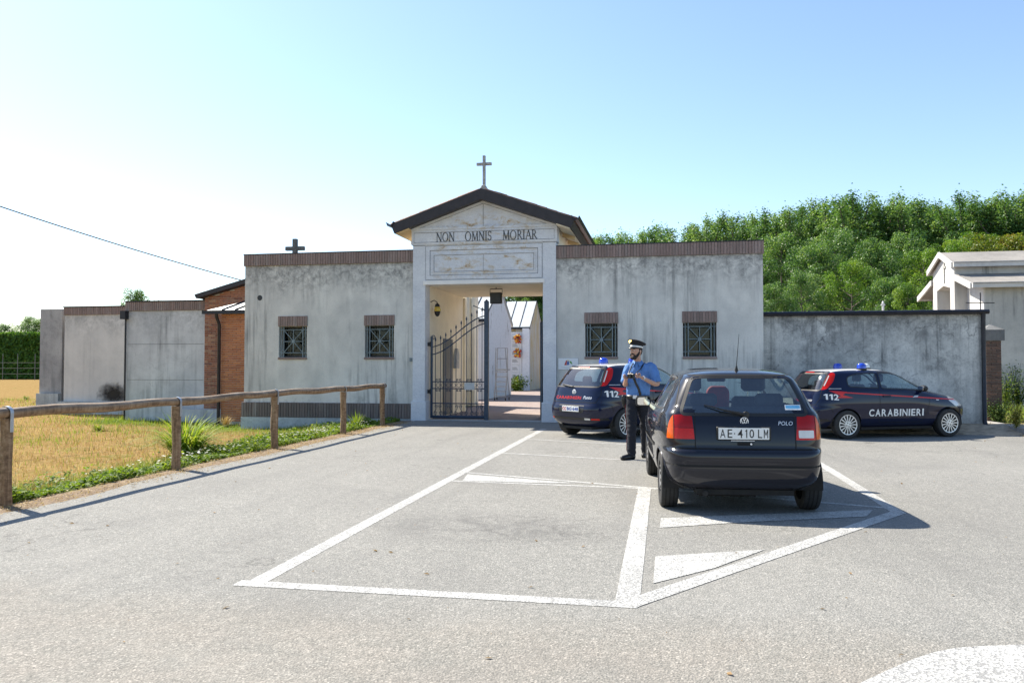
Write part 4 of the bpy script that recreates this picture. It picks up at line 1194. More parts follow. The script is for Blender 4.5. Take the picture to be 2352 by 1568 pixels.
# overhead cable
cab = MB(); A = V(556,644,1.0); B = A + (DP(0,459,19.0)-A)*1.7
pts = []
for i in range(40):
    k = i/39
    q = A.lerp(B, k); q.z -= 0.16*4*k*(1-k)
    pts.append(q)
cab.tube(pts, 0.016, 5)
tag(cab.build('overhead_cable', M['gutter'], smooth=True), 'thin overhead cable sagging from the gatehouse corner across the sky', 'cable')

# ------------------------------------------------------------------ low wall on the right
LWV = 0.45
lx1 = V(2262,712,LWV).x
lwt = V(2000,720,LWV).z
low = thing('low_wall', (9.5, LWV+0.2, 0), 'stained grey low wall with dark metal coping behind the parked police hatchback', 'wall')
MB().box(7.0, lx1-0.06, LWV, LWV+0.35, -0.4, lwt).build('wall', M['plaster_low'], low, recalc=True)
MB().box(6.99, lx1+0.02, LWV-0.12, LWV+0.42, lwt+0.002, lwt+0.045).build('coping', M['gutter'], low, recalc=True)
MB().tube([(7.0,LWV-0.10,lwt+0.01),(lx1+0.05,LWV-0.10,lwt+0.01)], 0.055, 8).build('gutter', M['gutter'], low, smooth=True)
MB().tube([(lx1-0.07,LWV-0.10,lwt-0.02),(lx1-0.07,LWV-0.08,lwt-0.2),(lx1-0.07,LWV-0.07,0.12),(lx1-0.07,LWV-0.15,0.02)], 0.05, 10).build('downpipe', M['gutter'], low, smooth=True)
# thin iron cross above the wall end
q = V(2252,712,2.6); 
ic = thing('iron_cross', (q.x, 2.6, 0), 'thin black iron cross just above the end of the low wall', 'cross')
MB().tube([(q.x,2.6,0.0),(q.x,2.6,V(2252,672,2.6).z)], 0.014, 6).tube([(V(2218,696,2.6).x,2.6,V(2218,695.5,2.6).z),(V(2284,696,2.6).x,2.6,V(2284,695.5,2.6).z)], 0.012, 6).build('bars', M['gutter'], ic)
# small white finial beyond the wall
q = V(2028,700,14.0)
fn = thing('grave_marker', (q.x, 14.0, 0), 'small white grave marker showing above the low wall', 'grave marker')
MB().box(q.x-0.035,q.x+0.035,13.965,14.035,0.0,V(2028,696,14).z).box(q.x-0.075,q.x+0.075,13.97,14.03,V(2028,700,14).z-0.03,V(2028,700,14).z+0.03).lathe([(0.05,V(2028,696,14).z),(0.02,V(2028,691,14).z)],8,(q.x,14.0,0)).build('marker', M['slab'], fn, recalc=True)
# brick pillar
pv = 1.5
a_ = V(2266,780,pv); c_ = V(2299,780,pv)
pl = thing('brick_pillar', ((a_.x+c_.x)/2, pv+0.22, 0), 'old dark brick pillar with a concrete cap at the end of the low wall', 'pillar')
pzt = V(2290,782,pv).z
MB().box(a_.x-0.03, c_.x, pv, pv+0.45, -0.2, pzt).build('core', M['mortar_dark'], pl, recalc=True)
brick_wall(pl, a_.x-0.03, c_.x, pv, -0.1, pzt, M['brick_old'], L=0.24)
M['cap_stone'] = m_concrete('dark_cap_stone', (0.22,0.22,0.215), (0.10,0.10,0.10), streak=0.5, speck=0.7)
cap = MB(); x0_, x1_ = a_.x-0.08, V(2305,760,pv).x
zc0, zc1 = pzt+0.002, V(2290,757,pv).z
cap.box(x0_, x1_, pv-0.06, pv+0.5, zc0, zc1)
xm, ym = (x0_+x1_)/2, pv+0.22
cap.add([(x0_,pv-0.06,zc1),(x1_,pv-0.06,zc1),(x1_,pv+0.5,zc1),(x0_,pv+0.5,zc1),(xm,ym,zc1+0.14)], [(0,1,4),(1,2,4),(2,3,4),(3,0,4)])
cap.build('cap', M['cap_stone'], pl, recalc=True)

# ------------------------------------------------------------------ concrete chapel on the right (long side towards us, lit gable to the left)
UX = 14.45; UX1 = 40.0
rc = thing('concrete_chapel', (20.0, 10.5, 0), 'pale concrete chapel with stepped roof slabs rising behind the low wall', 'building')
zn_e = 4.90; zn_r = 5.42; z_ls = 4.02; z_lt = 4.52
vN0, vN1, vA0, vA1 = 9.55, 11.75, 8.12, 13.15; vm = 10.65
# nave gable with its recessed niche
b = MB(); b.prism([(vN0,0),(vN1,0),(vN1,zn_e-0.02),(vm,zn_r-0.12),(vN0,zn_e-0.02)], 'x', UX+0.9, UX1)
b.build('nave_wall', M['chapel_side'], rc, recalc=True)
for (a_, c_) in ((vN0, vN0+0.42), (vN1-0.42, vN1)):
    MB().box(UX, UX+0.895, a_, c_, 0, zn_e-0.25).build('gable_pier', M['chapel_concrete'], rc, recalc=True)
MB().prism([(vN0+0.0,zn_e-0.248),(vN0+0.42,zn_e-0.248-0.5),(vm,zn_e-0.62),(vN1-0.42,zn_e-0.248-0.5),(vN1,zn_e-0.248),(vN1,zn_e-0.03),(vm,zn_r-0.13),(vN0,zn_e-0.03)], 'x', UX+0.002, UX+0.893).build('gable_head', M['chapel_concrete'], rc, recalc=True)
MB().box(UX+0.5, UX+0.56, vm-0.03, vm+0.03, 0, zn_e-0.65).build('niche_mullion', M['white_paint'], rc, recalc=True)
b = MB().box(UX-0.03,UX+0.0,vm-0.18,vm-0.12,zn_e-0.55,zn_e+0.18).box(UX-0.028,UX+0.0,vm-0.30,vm-0.181,zn_e-0.02,zn_e+0.06).box(UX-0.028,UX+0.0,vm-0.119,vm-0.0,zn_e-0.02,zn_e+0.06)
b.build('gable_cross', M['stone_cross'], rc, recalc=True)
# aisles
for s, (a_, c_) in ((-1, (vA0, vN0-0.002)), (1, (vN1+0.002, vA1))):
    MB().box(UX+0.45, UX1, a_, c_, -0.2, z_ls-0.02).build('aisle_wall', M['chapel_side'], rc, recalc=True)
    MB().prism([(a_,-0.2),(c_,-0.2),(c_,z_lt-0.12 if s < 0 else z_ls-0.02),(a_,z_ls-0.02 if s < 0 else z_lt-0.12)] if True else [], 'x', UX+0.40, UX+0.448).build('aisle_gable', M['chapel_concrete'], rc, recalc=True)
def roof_slab(nm, va, za, vb, zb, th, x0):
    """slab sloping from eave (va,za) up to (vb,zb)"""
    poly = [(va,za),(vb,zb),(vb,zb+th),(va,za+th)]
    if va > vb: poly = poly[::-1]
    r = MB().prism(poly, 'x', x0, UX1).build(nm, M['chapel_roof'], rc, recalc=True)
    s = -1 if va < vb else 1
    f = MB().box(x0-0.01, UX1, *sorted((va+s*0.004, va+s*0.10)), za-0.07, za+th*0.85).build('fascia', M['chapel_concrete'], r, recalc=True)
    MB().box(x0-0.012, UX1, *sorted((va+s*0.002, va+s*0.13)), za+th*0.85+0.002, za+th*0.85+0.035).build('flashing', M['concrete_rough'], r, recalc=True)
    e = MB(); poly2 = [(va,za-0.10),(vb,zb-0.10),(vb,zb+th+0.02),(va,za+th+0.02)]
    if va > vb: poly2 = poly2[::-1]
    e.prism(poly2, 'x', x0-0.06, x0-0.002).build('verge_edge', M['chapel_concrete'], r, recalc=True)
    return r
roof_slab('nave_roof', 9.35, zn_e-0.03, vm, zn_r-0.02, 0.075, UX-0.10)
roof_slab('nave_roof', 11.95, zn_e-0.03, vm, zn_r-0.02, 0.075, UX-0.10)
roof_slab('aisle_roof', 7.9, z_ls, vN0-0.01, z_lt-0.02, 0.075, UX-0.02)
roof_slab('aisle_roof', 13.4, z_ls, vN1+0.01, z_lt-0.02, 0.075, UX-0.02)
# ------------------------------------------------------------------ wooden railing
rail_t = thing('wooden_railing', (-2.13, -7.4, 0), 'round-pole wooden railing with metal straps along the field edge', 'fence')
PX = -2.13
posts = [-15.9, -13.03, -10.08, -7.21, -4.15, -1.75]
tops = [1.02, 1.015, 0.995, 1.02, 1.0, 1.01]
def pole(pts, r, name, n=14):
    b = MB(); out = []
    pts = [Vector(p) for p in pts]
    m = 14; pp = []; rr = []
    for i in range(m+1):
        k = i/m
        q = pts[0].lerp(pts[1], k)
        d = 0.012*math.sin(3.1*k*math.pi+pts[0].y)
        q += Vector((0.4*d, 0, 0.8*d)) if abs((pts[1]-pts[0]).y) > 0.5 else Vector((0.3*d, 0.3*d, 0))
        pp.append(q); rr.append(r*(1+0.05*math.sin(7*k+pts[0].y*3)))
    return b.tube(pp, rr, n).build(name, M['wood'], rail_t, smooth=50)
for y, z in zip(posts, tops):
    pole([(PX, y, -0.35), (PX, y, z-0.12)], 0.062, 'post')
for i in range(len(posts)-1):
    y0, y1 = posts[i], posts[i+1]
    e = 0.16 if i == len(posts)-2 else 0.0
    pole([(PX+0.004*(i%2), y0+0.003, tops[i]-0.065), (PX-0.004*(i%2), y1-0.003+e, tops[i+1]-0.06)], 0.058, 'rail')
for y, z in zip(posts, tops):
    st = MB(); w = 0.022; pth = []
    pth.append((PX+0.070, z-0.26)); pth.append((PX+0.069, z-0.06))
    for k in range(0, 9):
        a = math.pi*k/8
        pth.append((PX+0.071*math.cos(a), z-0.062+0.071*math.sin(a)))
    pth.append((PX-0.069, z-0.06)); pth.append((PX-0.070, z-0.26))
    vs = []; fs = []
    yy = y + (0.0 if y > -13 else 0.0)
    for (x_, z_) in pth: vs += [(x_, yy-w, z_), (x_, yy+w, z_)]
    for k in range(len(pth)-1): fs.append((2*k, 2*k+1, 2*k+3, 2*k+2))
    so = MB().add(vs, fs).build('metal_strap', M['galv'], rail_t)
    md = so.modifiers.new('s', 'SOLIDIFY'); md.thickness = 0.004

# ------------------------------------------------------------------ grass and weeds
def m_leafcol(name, stops, rough=0.6, trans=0.35, use_rnd=False):
    t = NT(name)
    at = t.n('ShaderNodeAttribute'); at.attribute_name = 'shade'
    col = t.ramp(at.outputs['Fac'], stops)
    df = t.n('ShaderNodeBsdfPrincipled'); t.l(col, df.inputs['Base Color']); df.inputs['Roughness'].default_value = rough
    df.inputs['Specular IOR Level'].default_value = 0.3
    tr = t.n('ShaderNodeBsdfTranslucent')
    t.l(t.mix(1.0, col, (1.25,1.2,0.55), 'MULTIPLY'), tr.inputs[0])
    mx = t.n('ShaderNodeMixShader'); mx.inputs[0].default_value = trans
    t.l(df.outputs[0], mx.inputs[1]); t.l(tr.outputs[0], mx.inputs[2]); t.l(mx.outputs[0], t.out.inputs[0])
    return t.mat
M['grass_green'] = m_leafcol('green_grass', [(0.0,(0.05,0.11,0.014)),(0.5,(0.14,0.225,0.028)),(1.0,(0.30,0.34,0.06))], trans=0.45)
M['grass_dry'] = m_leafcol('dry_grass', [(0.0,(0.18,0.11,0.04)),(0.45,(0.30,0.19,0.085)),(0.75,(0.44,0.33,0.16)),(1.0,(0.72,0.62,0.40))], trans=0.3)
M['weed'] = m_leafcol('weed_leaves', [(0.0,(0.025,0.06,0.012)),(0.6,(0.07,0.13,0.025)),(1.0,(0.15,0.20,0.05))])
M['petal_white'] = m_plain('white_petals', (0.8,0.8,0.76), 0.6, var=0.05)
class Blades:
    def __init__(self): self.v = []; self.f = []; self.s = []
    def blade(self, p, h, w, lean, az, shade, seg=2, curl=1.6, droop=0.25):
        base = len(self.v); d = Vector((math.cos(az), math.sin(az), 0)); n = Vector((-d.y, d.x, 0))
        for i in range(seg+1):
            k = i/seg
            c = Vector(p) + d*(lean*h*k**curl) + Vector((0,0,h*(k - droop*lean*k**(2 if droop < 0.3 else 2.6))))
            ww = w*(1-k)**(0.7 if seg < 5 else 0.5) if i < seg else 0
            if i < seg:
                self.v += [tuple(c-n*ww/2), tuple(c+n*ww/2)]; self.s += [shade, shade]
            else:
                self.v.append(tuple(c)); self.s.append(min(1, shade+0.1))
        for i in range(seg-1):
            b = base+2*i; self.f.append((b, b+1, b+3, b+2))
        b = base+2*(seg-1); self.f.append((b, b+1, b+2))
    def leaf(self, c, r, nrm, shade, asp=0.6):
        n = Vector(nrm).normalized(); a = n.orthogonal().normalized()
        a.rotate(Quaternion(n, random.random()*6.28)); bb = n.cross(a)
        base = len(self.v)
        c = Vector(c)
        self.v += [tuple(c-a*r), tuple(c+bb*r*asp+n*r*0.15), tuple(c+a*r), tuple(c-bb*r*asp+n*r*0.15)]
        self.s += [shade]*4
        self.f.append((base, base+1, base+2, base+3))
    def mesh(self, name, mat):
        me = bpy.data.meshes.new(name); me.from_pydata(self.v, [], self.f)
        at = me.attributes.new('shade', 'FLOAT', 'POINT'); at.data.foreach_set('value', self.s)
        me.materials.append(mat); me.update(); return me
    def build(self, name, mat, parent=None):
        if parent is not None:
            off = world_offset(parent); self.v = [(a-off.x, b-off.y, c-off.z) for a, b, c in self.v]
        o = bpy.data.objects.new(name, self.mesh(name, mat)); COL.objects.link(o)
        if parent is not None: o.parent = parent
        return o
rr = random.Random(21)
dry = Blades(); grn = Blades()
def clump(x, y):
    return vnoise(x*0.9+11, y*0.9+5)
# dry stubble: dense near, sparser far
for i in range(70000):
    k = rr.random()
    x = -2.7 - 26*rr.random()**1.9
    y = -15.0 + (15.5 if x > -7 else (19.0 if x > -14 else 30.0))*rr.random()
    if x > -6.9 and y > -0.1: continue
    if x < -2.7 - (y+20.5)*0.98: continue
    if rr.random() < sstep(-3.3,-2.6,x): continue
    c = clump(x, y)
    h = field_h(x, y)
    far = math.hypot(x-4.58, y+20.2)
    s = 1.0 + 0.05*max(0, far-9)
    greenish = (c > 0.58 and rr.random() < 0.5) or (y + 0.35*x + 2.0*vnoise(x*0.7,3) > -2.4 and x > -13.5 and rr.random() < 0.8) or rr.random() < 0.12
    if greenish:
        grn.blade((x,y,h-0.01), (0.06+0.11*rr.random())*(1.25 if c > 0.62 else 0.9), 0.007*s, 0.2+0.7*rr.random(), rr.random()*6.28, 0.3+0.6*rr.random())
    else:
        dry.blade((x,y,h-0.01), (0.04+0.16*rr.random()**1.5*(0.35+1.3*c))*(1.8 if rr.random() < 0.03 else 1), 0.0055*s, 0.1+0.8*rr.random(), rr.random()*6.28, min(1, 0.65*rr.random()+0.75*max(0, vnoise(x*0.55+31, y*1.1)-0.3)*rr.random()+0.25*vnoise(x*3, y*3)))
# weedy green band beside the railing
for i in range(44000):
    y = -15.5 + 15.3*rr.random()
    wdt = 0.5 + 0.9*vnoise(3.1, y*0.8)
    x = -2.20 - wdt*abs(rr.gauss(0,0.72))
    if x < -4.8: continue
    dn = vnoise(x*2.5, y*2.5)
    if rr.random() > 0.25 + 1.1*dn: continue
    h = field_h(x, y)
    if rr.random() < 0.5:
        grn.blade((x,y,h-0.01), 0.04+0.30*rr.random()*dn*dn*(1.6 if rr.random() < 0.12 else 0.8), 0.010, 0.3+0.7*rr.random(), rr.random()*6.28, 0.2+0.7*rr.random())
    else:
        grn.leaf((x,y,h+0.01+0.26*rr.random()*dn*dn), 0.018+0.028*rr.random(), (rr.gauss(0,0.5),rr.gauss(0,0.5),1), 0.15+0.6*rr.random())
tag(dry.build('dry_grass', M['grass_dry']), 'dry straw-coloured stubble covering the field', kind='stuff')
tag(grn.build('green_grass', M['grass_green']), 'green weeds and grass along the railing and in the field', kind='stuff')
fl_ = MB()
for i in range(420):
    y = -14.5 + 13.5*rr.random(); x = -2.3 - 0.8*rr.random()
    if vnoise(x*1.5+7, y*0.9) < 0.5 and y < -9: continue
    h = field_h(x, y) + 0.06 + 0.10*rr.random()
    fl_.lathe([(0.004,h-0.006),(0.016+0.008*rr.random(),h)], 6, (x,y,0))
tag(fl_.build('clover_blossoms', M['petal_white']), 'small white blossoms scattered in the weeds under the railing', kind='stuff')
# grit and straw at the asphalt edge
gr_ = Blades()
for i in range(9000):
    y = -15.5+14.6*rr.random(); x = -1.9 + 0.16*rr.gauss(0,1)
    if x > -1.5 or x < -2.35: continue
    gr_.leaf((x,y,0.004+0.01*rr.random()), 0.006+0.02*rr.random()**3, (rr.gauss(0,0.3),rr.gauss(0,0.3),1), rr.random(), 0.3)
tag(gr_.build('straw_litter', M['grass_dry']), 'dry straw and leaf litter along the asphalt edge', kind='stuff')
# the big reed tuft behind the railing
def tuft(name, loc, label, n, hmin, hmax, w, lean, mat, cat='plant', group=None):
    t = thing(name, loc, label, cat, group)
    bl = Blades()
    for i in range(n):
        a = rr.random()*6.28; r0 = 0.16*math.sqrt(rr.random())*hmax
        h = hmin + (hmax-hmin)*rr.random()
        bl.blade((loc[0]+r0*math.cos(a), loc[1]+r0*math.sin(a), loc[2]-0.02), h, w*(0.7+0.6*rr.random()), lean*(0.25+rr.random()), a+rr.gauss(0,0.5), 0.25+0.75*rr.random(), 7, 1.7, 0.55)
    bl.build('blades', mat, t)
    return t
M['reed'] = m_leafcol('reed_blades', [(0.0,(0.06,0.13,0.012)),(0.5,(0.17,0.27,0.028)),(1.0,(0.38,0.42,0.09))], trans=0.45)
q = G(425,1058,-0.18)
tuft('reed_tuft', (q.x-0.10, q.y+0.15, field_h(q.x-0.1, q.y+0.15)), 'large bright green tuft of long arching blades beside a railing post', 420, 0.5, 1.12, 0.027, 1.05, M['reed'])
q = G(818,985,-0.05)
tuft('grass_tuft', (q.x, q.y, field_h(q.x,q.y)), 'upright green grass tuft between the last two railing posts', 90, 0.22, 0.5, 0.014, 0.45, M['reed'])
q = G(528,962,-0.25)
tuft('dry_grass_tuft', (V(528,950,0.6).x, 0.4, -0.28), 'pale seeding grass tuft at the foot of the brick porch', 160, 0.2, 0.45, 0.010, 0.7, M['grass_dry'])
for px_, py_, lab in ((225,985,'tuft of fresh green grass poking out of the brown stubble'),(60,915,'low green weed patch in the stubble beyond the wall end')):
    q = G(px_,py_,-0.25)
    tuft('weed_tuft', (q.x,q.y,field_h(q.x,q.y)), lab, 160, 0.12, 0.34, 0.02, 1.2, M['grass_green'])
# leafy weeds on the right by the wall
def leafy(name, loc, label, n, h, spread, mat, leafr, cat='plant', group=None):
    t = thing(name, loc, label, cat, group)
    bl = Blades(); stm = MB()
    for s in range(max(3, n//22)):
        a = rr.random()*6.28; tip = Vector(loc)+Vector((math.cos(a)*spread*rr.random(), math.sin(a)*spread*rr.random()*0.7, h*(0.5+0.5*rr.random())))
        stm.tube([loc, Vector(loc).lerp(tip,0.5)+Vector((0,0,0.05)), tip], [0.010,0.007,0.003], 5)
        for k in range(22):
            q = Vector(loc).lerp(tip, 0.15+0.85*rr.random()) + Vector((rr.gauss(0,1),rr.gauss(0,1),rr.gauss(0,1)))*spread*0.16
            if q.z < loc[2]: q.z = loc[2]+0.02
            bl.leaf(q, leafr*(0.6+0.8*rr.random()), (rr.gauss(0,0.6),rr.gauss(0,0.6)-0.3,0.8), rr.random())
    bl.build('leaves', mat, t); stm.build('stems', mat, t)
    return t
M['weed_yellow'] = m_leafcol('yellowing_weed', [(0.0,(0.13,0.14,0.02)),(0.6,(0.30,0.27,0.06)),(1.0,(0.45,0.38,0.12))])
leafy('yellow_weed', (V(2335,945,-0.3).x, -0.3, 0.02), 'yellowing leafy weed by the kerb of the bed', 420, 0.62, 0.26, M['weed_yellow'], 0.024)
leafy('climbing_weed', (V(2316,945,7.6).x, 7.75, 0.03), 'dark green weed climbing the streaked concrete chapel wall', 700, 1.25, 0.8, M['grass_green'], 0.03)
leafy('climbing_weed', (V(2343,945,7.6).x, 7.75, 0.03), 'tall green weed against the chapel wall behind the yellowing weed', 700, 1.5, 0.7, M['weed'], 0.03)
leafy('pillar_weed', (V(2298,945,1.2).x, 1.3, 0.03), 'green weeds at the foot of the old brick pillar', 800, 0.6, 0.42, M['weed'], 0.024)
bedg = Blades()
for i in range(9000):
    x = 12.65 + 4.5*rr.random(); y = -1.9 + 9.6*rr.random()
    if rr.random() > vnoise(x*1.3+3, y*1.1)+0.2: continue
    bedg.blade((x,y,0.02), (0.05+0.30*rr.random()*sstep(-1.5,3.0,y)+0.06*rr.random()), 0.010, 0.2+0.7*rr.random(), rr.random()*6.28, rr.random())
tag(bedg.build('bed_grass', M['grass_green']), 'rough grass growing in the bed beside the brick pillar', kind='stuff')
bedd = Blades()
for i in range(5000):
    x = 12.3 + 1.6*rr.random(); y = -2.2 + 3.0*rr.random()
    bedd.blade((x,y,lot_h(x,y)+(0.02 if x > 12.58 else 0.0)), 0.02+0.09*rr.random()*(1 if x > 12.58 else 0.3), 0.008, 0.8+0.9*rr.random(), rr.random()*6.28, 0.3+0.7*rr.random())
tag(bedd.build('dry_bed_grass', M['grass_dry']), 'dry straw grass along the kerb of the bed', kind='stuff')
bsh = leafy('round_bush', (V(1187,888,23.5).x, 23.5, 0.0), 'round clipped green bush below the niche wall', 900, 0.75, 0.85, M['grass_green'], 0.06)

# stray leaves and grit blown over the asphalt
lit = Blades()
for i in range(420):
    x = -1.6 + 13*rr.random()**1.3; y = -17.5 + 17.0*rr.random()
    lit.leaf((x, y, lot_h(x,y)+0.006), 0.006+0.022*rr.random()**3, (rr.gauss(0,0.3),rr.gauss(0,0.3),1), 0.5*rr.random(), 0.5)
tag(lit.build('leaf_litter', M['grass_dry']), 'scattered dry leaf bits on the asphalt', kind='stuff')
# ------------------------------------------------------------------ trees
M['leaf_poplar'] = m_leafcol('poplar_leaves', [(0.0,(0.03,0.085,0.024)),(0.5,(0.10,0.205,0.055)),(1.0,(0.28,0.40,0.15))], 0.4, 0.42)
M['leaf_bright'] = m_leafcol('bright_leaves', [(0.0,(0.04,0.11,0.016)),(0.5,(0.12,0.235,0.032)),(1.0,(0.28,0.39,0.07))], 0.45, 0.45)
M['leaf_russet'] = m_leafcol('russet_leaves', [(0.0,(0.07,0.12,0.016)),(0.5,(0.17,0.22,0.03)),(0.8,(0.24,0.21,0.045)),(1.0,(0.32,0.17,0.05))], 0.45, 0.45)
M['bark'] = m_plain('bark', (0.13,0.11,0.09), 0.9, var=0.4, scale=8, bump=0.5)
def crown_mesh(kind, seed, n, mat):
    """unit tree: height 1, crown roughly centred on the axis; returns (trunk mesh, crown mesh)"""
    r_ = random.Random(seed)
    bl = Blades(); tk = MB()
    H = 10.0
    tk.tube([(0,0,0),(0.08,0.03,H*0.3),(-0.05,0.05,H*0.6),(0.05,0,H*0.93)], [0.17,0.13,0.08,0.02], 8)
    if kind == 'poplar':
        prof = lambda k: 1.9*(math.sin(math.pi*min(1, (k*0.92+0.06)))**0.75)*(1.05-0.35*k)
        zlo, ang = 0.12, 0.85
    else:
        prof = lambda k: 3.1*(math.sin(math.pi*min(1, (k*0.86+0.12)))**0.7)
        zlo, ang = 0.08, 0.45
    nb = 56 if kind == 'poplar' else 40
    for i in range(nb):
        k = (i+r_.random())/nb
        z0 = H*(zlo + (0.93-zlo)*k)
        az = i*2.4 + r_.random()
        ln = prof(k)*(0.65+0.55*r_.random())
        d = Vector((math.cos(az), math.sin(az), 0))
        tip = Vector((0,0,z0)) + d*ln + Vector((0,0,ang*ln*(0.7+0.6*r_.random())))
        if k > 0.80 and kind == 'poplar': tip = Vector((r_.gauss(0,0.85), r_.gauss(0,0.85), H*(0.88+0.16*r_.random()))); root0 = Vector((tip.x*0.5, tip.y*0.5, tip.z-1.7))
        root = Vector((0,0,z0)) if not (k > 0.80 and kind == 'poplar') else root0
        tk.tube([root, root.lerp(tip,0.55)+Vector((0,0,-0.08)), tip], [0.05,0.03,0.008], 4)
        m = n//nb
        tone = 0.22 + 0.5*r_.random()
        cl = (0.30+0.16*r_.random()) if kind == 'poplar' else (0.50+0.25*r_.random())
        for q in range(m):
            if r_.random() < 0.72:          # leafy ball round the branch tip, denser near its skin
                d_ = Vector((r_.gauss(0,1), r_.gauss(0,1), r_.gauss(0,1))).normalized()*cl*(0.55+0.55*r_.random()**0.5)
                c = tip + Vector((d_.x, d_.y, d_.z*0.85))
            else:
                c = root.lerp(tip, 0.25+0.75*r_.random()) + Vector((r_.gauss(0,1), r_.gauss(0,1), r_.gauss(0,1)))*(0.14 if kind == 'poplar' else 0.22)
            if k > 0.80 and kind == 'poplar': c = root.lerp(tip, math.sqrt(r_.random())) + Vector((r_.gauss(0,1), r_.gauss(0,1), r_.gauss(0,1)))*0.17
            if c.z < 0.4: continue
            out = (c-tip*0.9).normalized() if (c-tip*0.9).length > 1e-3 else Vector((0,0,1))
            nrm = out*0.8 + Vector((r_.gauss(0,0.7), r_.gauss(0,0.7), r_.gauss(0.3,0.6)))
            bl.leaf(c, (0.056 if kind == 'poplar' else 0.062)*(0.6+0.8*r_.random()), nrm, max(0, min(1, tone+r_.gauss(0,0.2))), 0.7)
    tr = tk.build('trunk', M['bark']); tme = tr.data; bpy.data.objects.remove(tr)
    return tme, bl.mesh('crown', mat)
popl = [crown_mesh('poplar', 100+i, 24000, M['leaf_poplar']) for i in range(4)]
bush = [crown_mesh('round', 200+i, 23000, M['leaf_poplar']) for i in range(2)]
brig = [crown_mesh('round', 300+i, 23000, M['leaf_bright']) for i in range(2)]
russ = [crown_mesh('round', 400, 23000, M['leaf_russet'])]
tr_r = random.Random(77)
def tree(name, var, px_, ytop, dep, label, group, wide=1.0, zg0=0.0):
    top = DP(px_, ytop, dep)
    H = top.z - zg0
    t = thing(name, (top.x, top.y, zg0), label, 'tree', group, tr_r.random()*6.28)
    s = H/10.3
    for nm, me in (('trunk', var[0]), ('crown', var[1])):
        o = bpy.data.objects.new(nm, me); COL.objects.link(o); o.parent = t
        o.scale = (s*wide, s*wide, s)
    return t
PG = 'tall poplars in the rows behind the cemetery'
PL = 'tall green poplar in the dense rows behind the cemetery'
def skyline(x):
    pts = [(1180,560),(1365,540),(1500,522),(1650,503),(1760,492),(1850,474),(1930,455),(2050,462),(2120,476),(2200,458),(2300,452),(2352,444),(2500,440)]
    for (a, ya), (b_, yb) in zip(pts, pts[1:]):
        if a <= x <= b_: return ya + (yb-ya)*(x-a)/(b_-a)
    return pts[-1][1] if x > 2000 else pts[0][1]
k = 0
for row, (d0, d1, step, dy) in enumerate(((66, 47, 62, 0), (71, 52, 66, 3), (77, 57, 76, 8))):
    x = 1195 + row*23
    while x < 2470:
        f = (x-1195)/1270
        tree('poplar_tree', popl[(k*3+row) % 4], x + tr_r.uniform(-8,8), skyline(x)+dy+tr_r.uniform(-7,12), d0+(d1-d0)*f, PL, PG, 0.95+0.25*tr_r.random())
        x += step*(1.25-0.25*f)*0.95; k += 1
BG = 'broad trees in front of the poplars'
BL = 'broad green tree growing in front of the poplars behind the low wall'
for (x, yt, dp, var) in ((1735,560,46,bush[0]),(1795,520,47,bush[1]),(1875,545,43,bush[0]),(1925,510,46,bush[1]),(2000,535,43,bush[0]),(2075,520,45,bush[1]),(1840,610,37,bush[1]),(2040,625,36,bush[0]),(1770,640,36,bush[0])):
    tree('broad_tree', var, x, yt, dp, BL, BG, 0.72+0.2*tr_r.random())
for (x, yt, dp, i) in ((2120,560,41,0),(2185,535,43,1),(1955,585,38,1),(2085,640,35,0),(2240,520,45,0)):
    tree('bright_tree', brig[i], x, yt, dp, 'bright yellow-green tree among the darker trees behind the low wall', 'bright green trees behind the low wall', 0.75)
for (x, yt, dp) in ((2285,522,43),(2350,525,42),(2430,530,42)):
    tree('russet_tree', russ[0], x, yt, dp, 'yellow-green tree with reddish tips above the concrete chapel roof', 'reddish trees above the chapel', 1.0)
# far left
for (x, yt, dp, i) in ((12,738,120,0),(70,722,120,1),(90,728,118,0),(-40,735,120,1)):
    tree('far_tree', bush[i], x, yt, dp, 'hazy tree showing above the clipped hedge', 'trees above the hedge', 1.1)
tree('far_tree', bush[0], 312, 655, 62, 'tree top peeking over the brick-coped concrete wall', None, 0.8)
# clipped hedge
hd = thing('hedge', tuple(DP(40,866,92).xy)+(0,), 'tall clipped dark green hedge at the far side of the field', 'hedge')
A = DP(-260,868,92); B = DP(190,868,92); A.z = B.z = -0.15
dirn = (B-A).normalized(); nrm = Vector((dirn.y,-dirn.x,0))
HT = DP(40,762,92).z
core = MB(); bl = Blades(); m = 60; vs = []; fs = []
for i in range(m+1):
    c = A.lerp(B, i/m)
    w = 0.15*math.sin(i*1.7)+0.1*math.sin(i*4.1)
    h = HT-0.3 + 0.12*math.sin(i*2.3)
    vs += [tuple(c+nrm*(0.8+w)), tuple(c+nrm*(0.7+w)+Vector((0,0,h))), tuple(c-nrm*0.8+Vector((0,0,h))), tuple(c-nrm*0.8)]
for i in range(m):
    for q in range(3): fs.append((4*i+q, 4*i+q+1, 4*i+q+5, 4*i+q+4))
M['hedge_core'] = m_plain('hedge_interior', (0.02,0.05,0.015), 0.9, var=0.5, scale=2)
core.add(vs, fs).build('hedge_mass', M['hedge_core'], hd, recalc=True)
L_ = (B-A).length
for i in range(16000):
    s = tr_r.random()*L_; z = HT*tr_r.random() if i % 4 else HT-0.25+0.25*tr_r.random()
    y_ = 0.95 + 0.12*tr_r.gauss(0,1) if i % 4 else tr_r.uniform(-0.8,0.9)
    c = A + dirn*s + nrm*y_; c.z = max(0.0, z-0.15)
    bl.leaf(c, 0.14+0.12*tr_r.random(), nrm + Vector((tr_r.gauss(0,0.6),tr_r.gauss(0,0.6),0.5+tr_r.gauss(0,0.5))), min(1, max(0, 0.3+tr_r.gauss(0,0.18))), 0.6)
bl.build('hedge_foliage', M['leaf_bright'], hd)
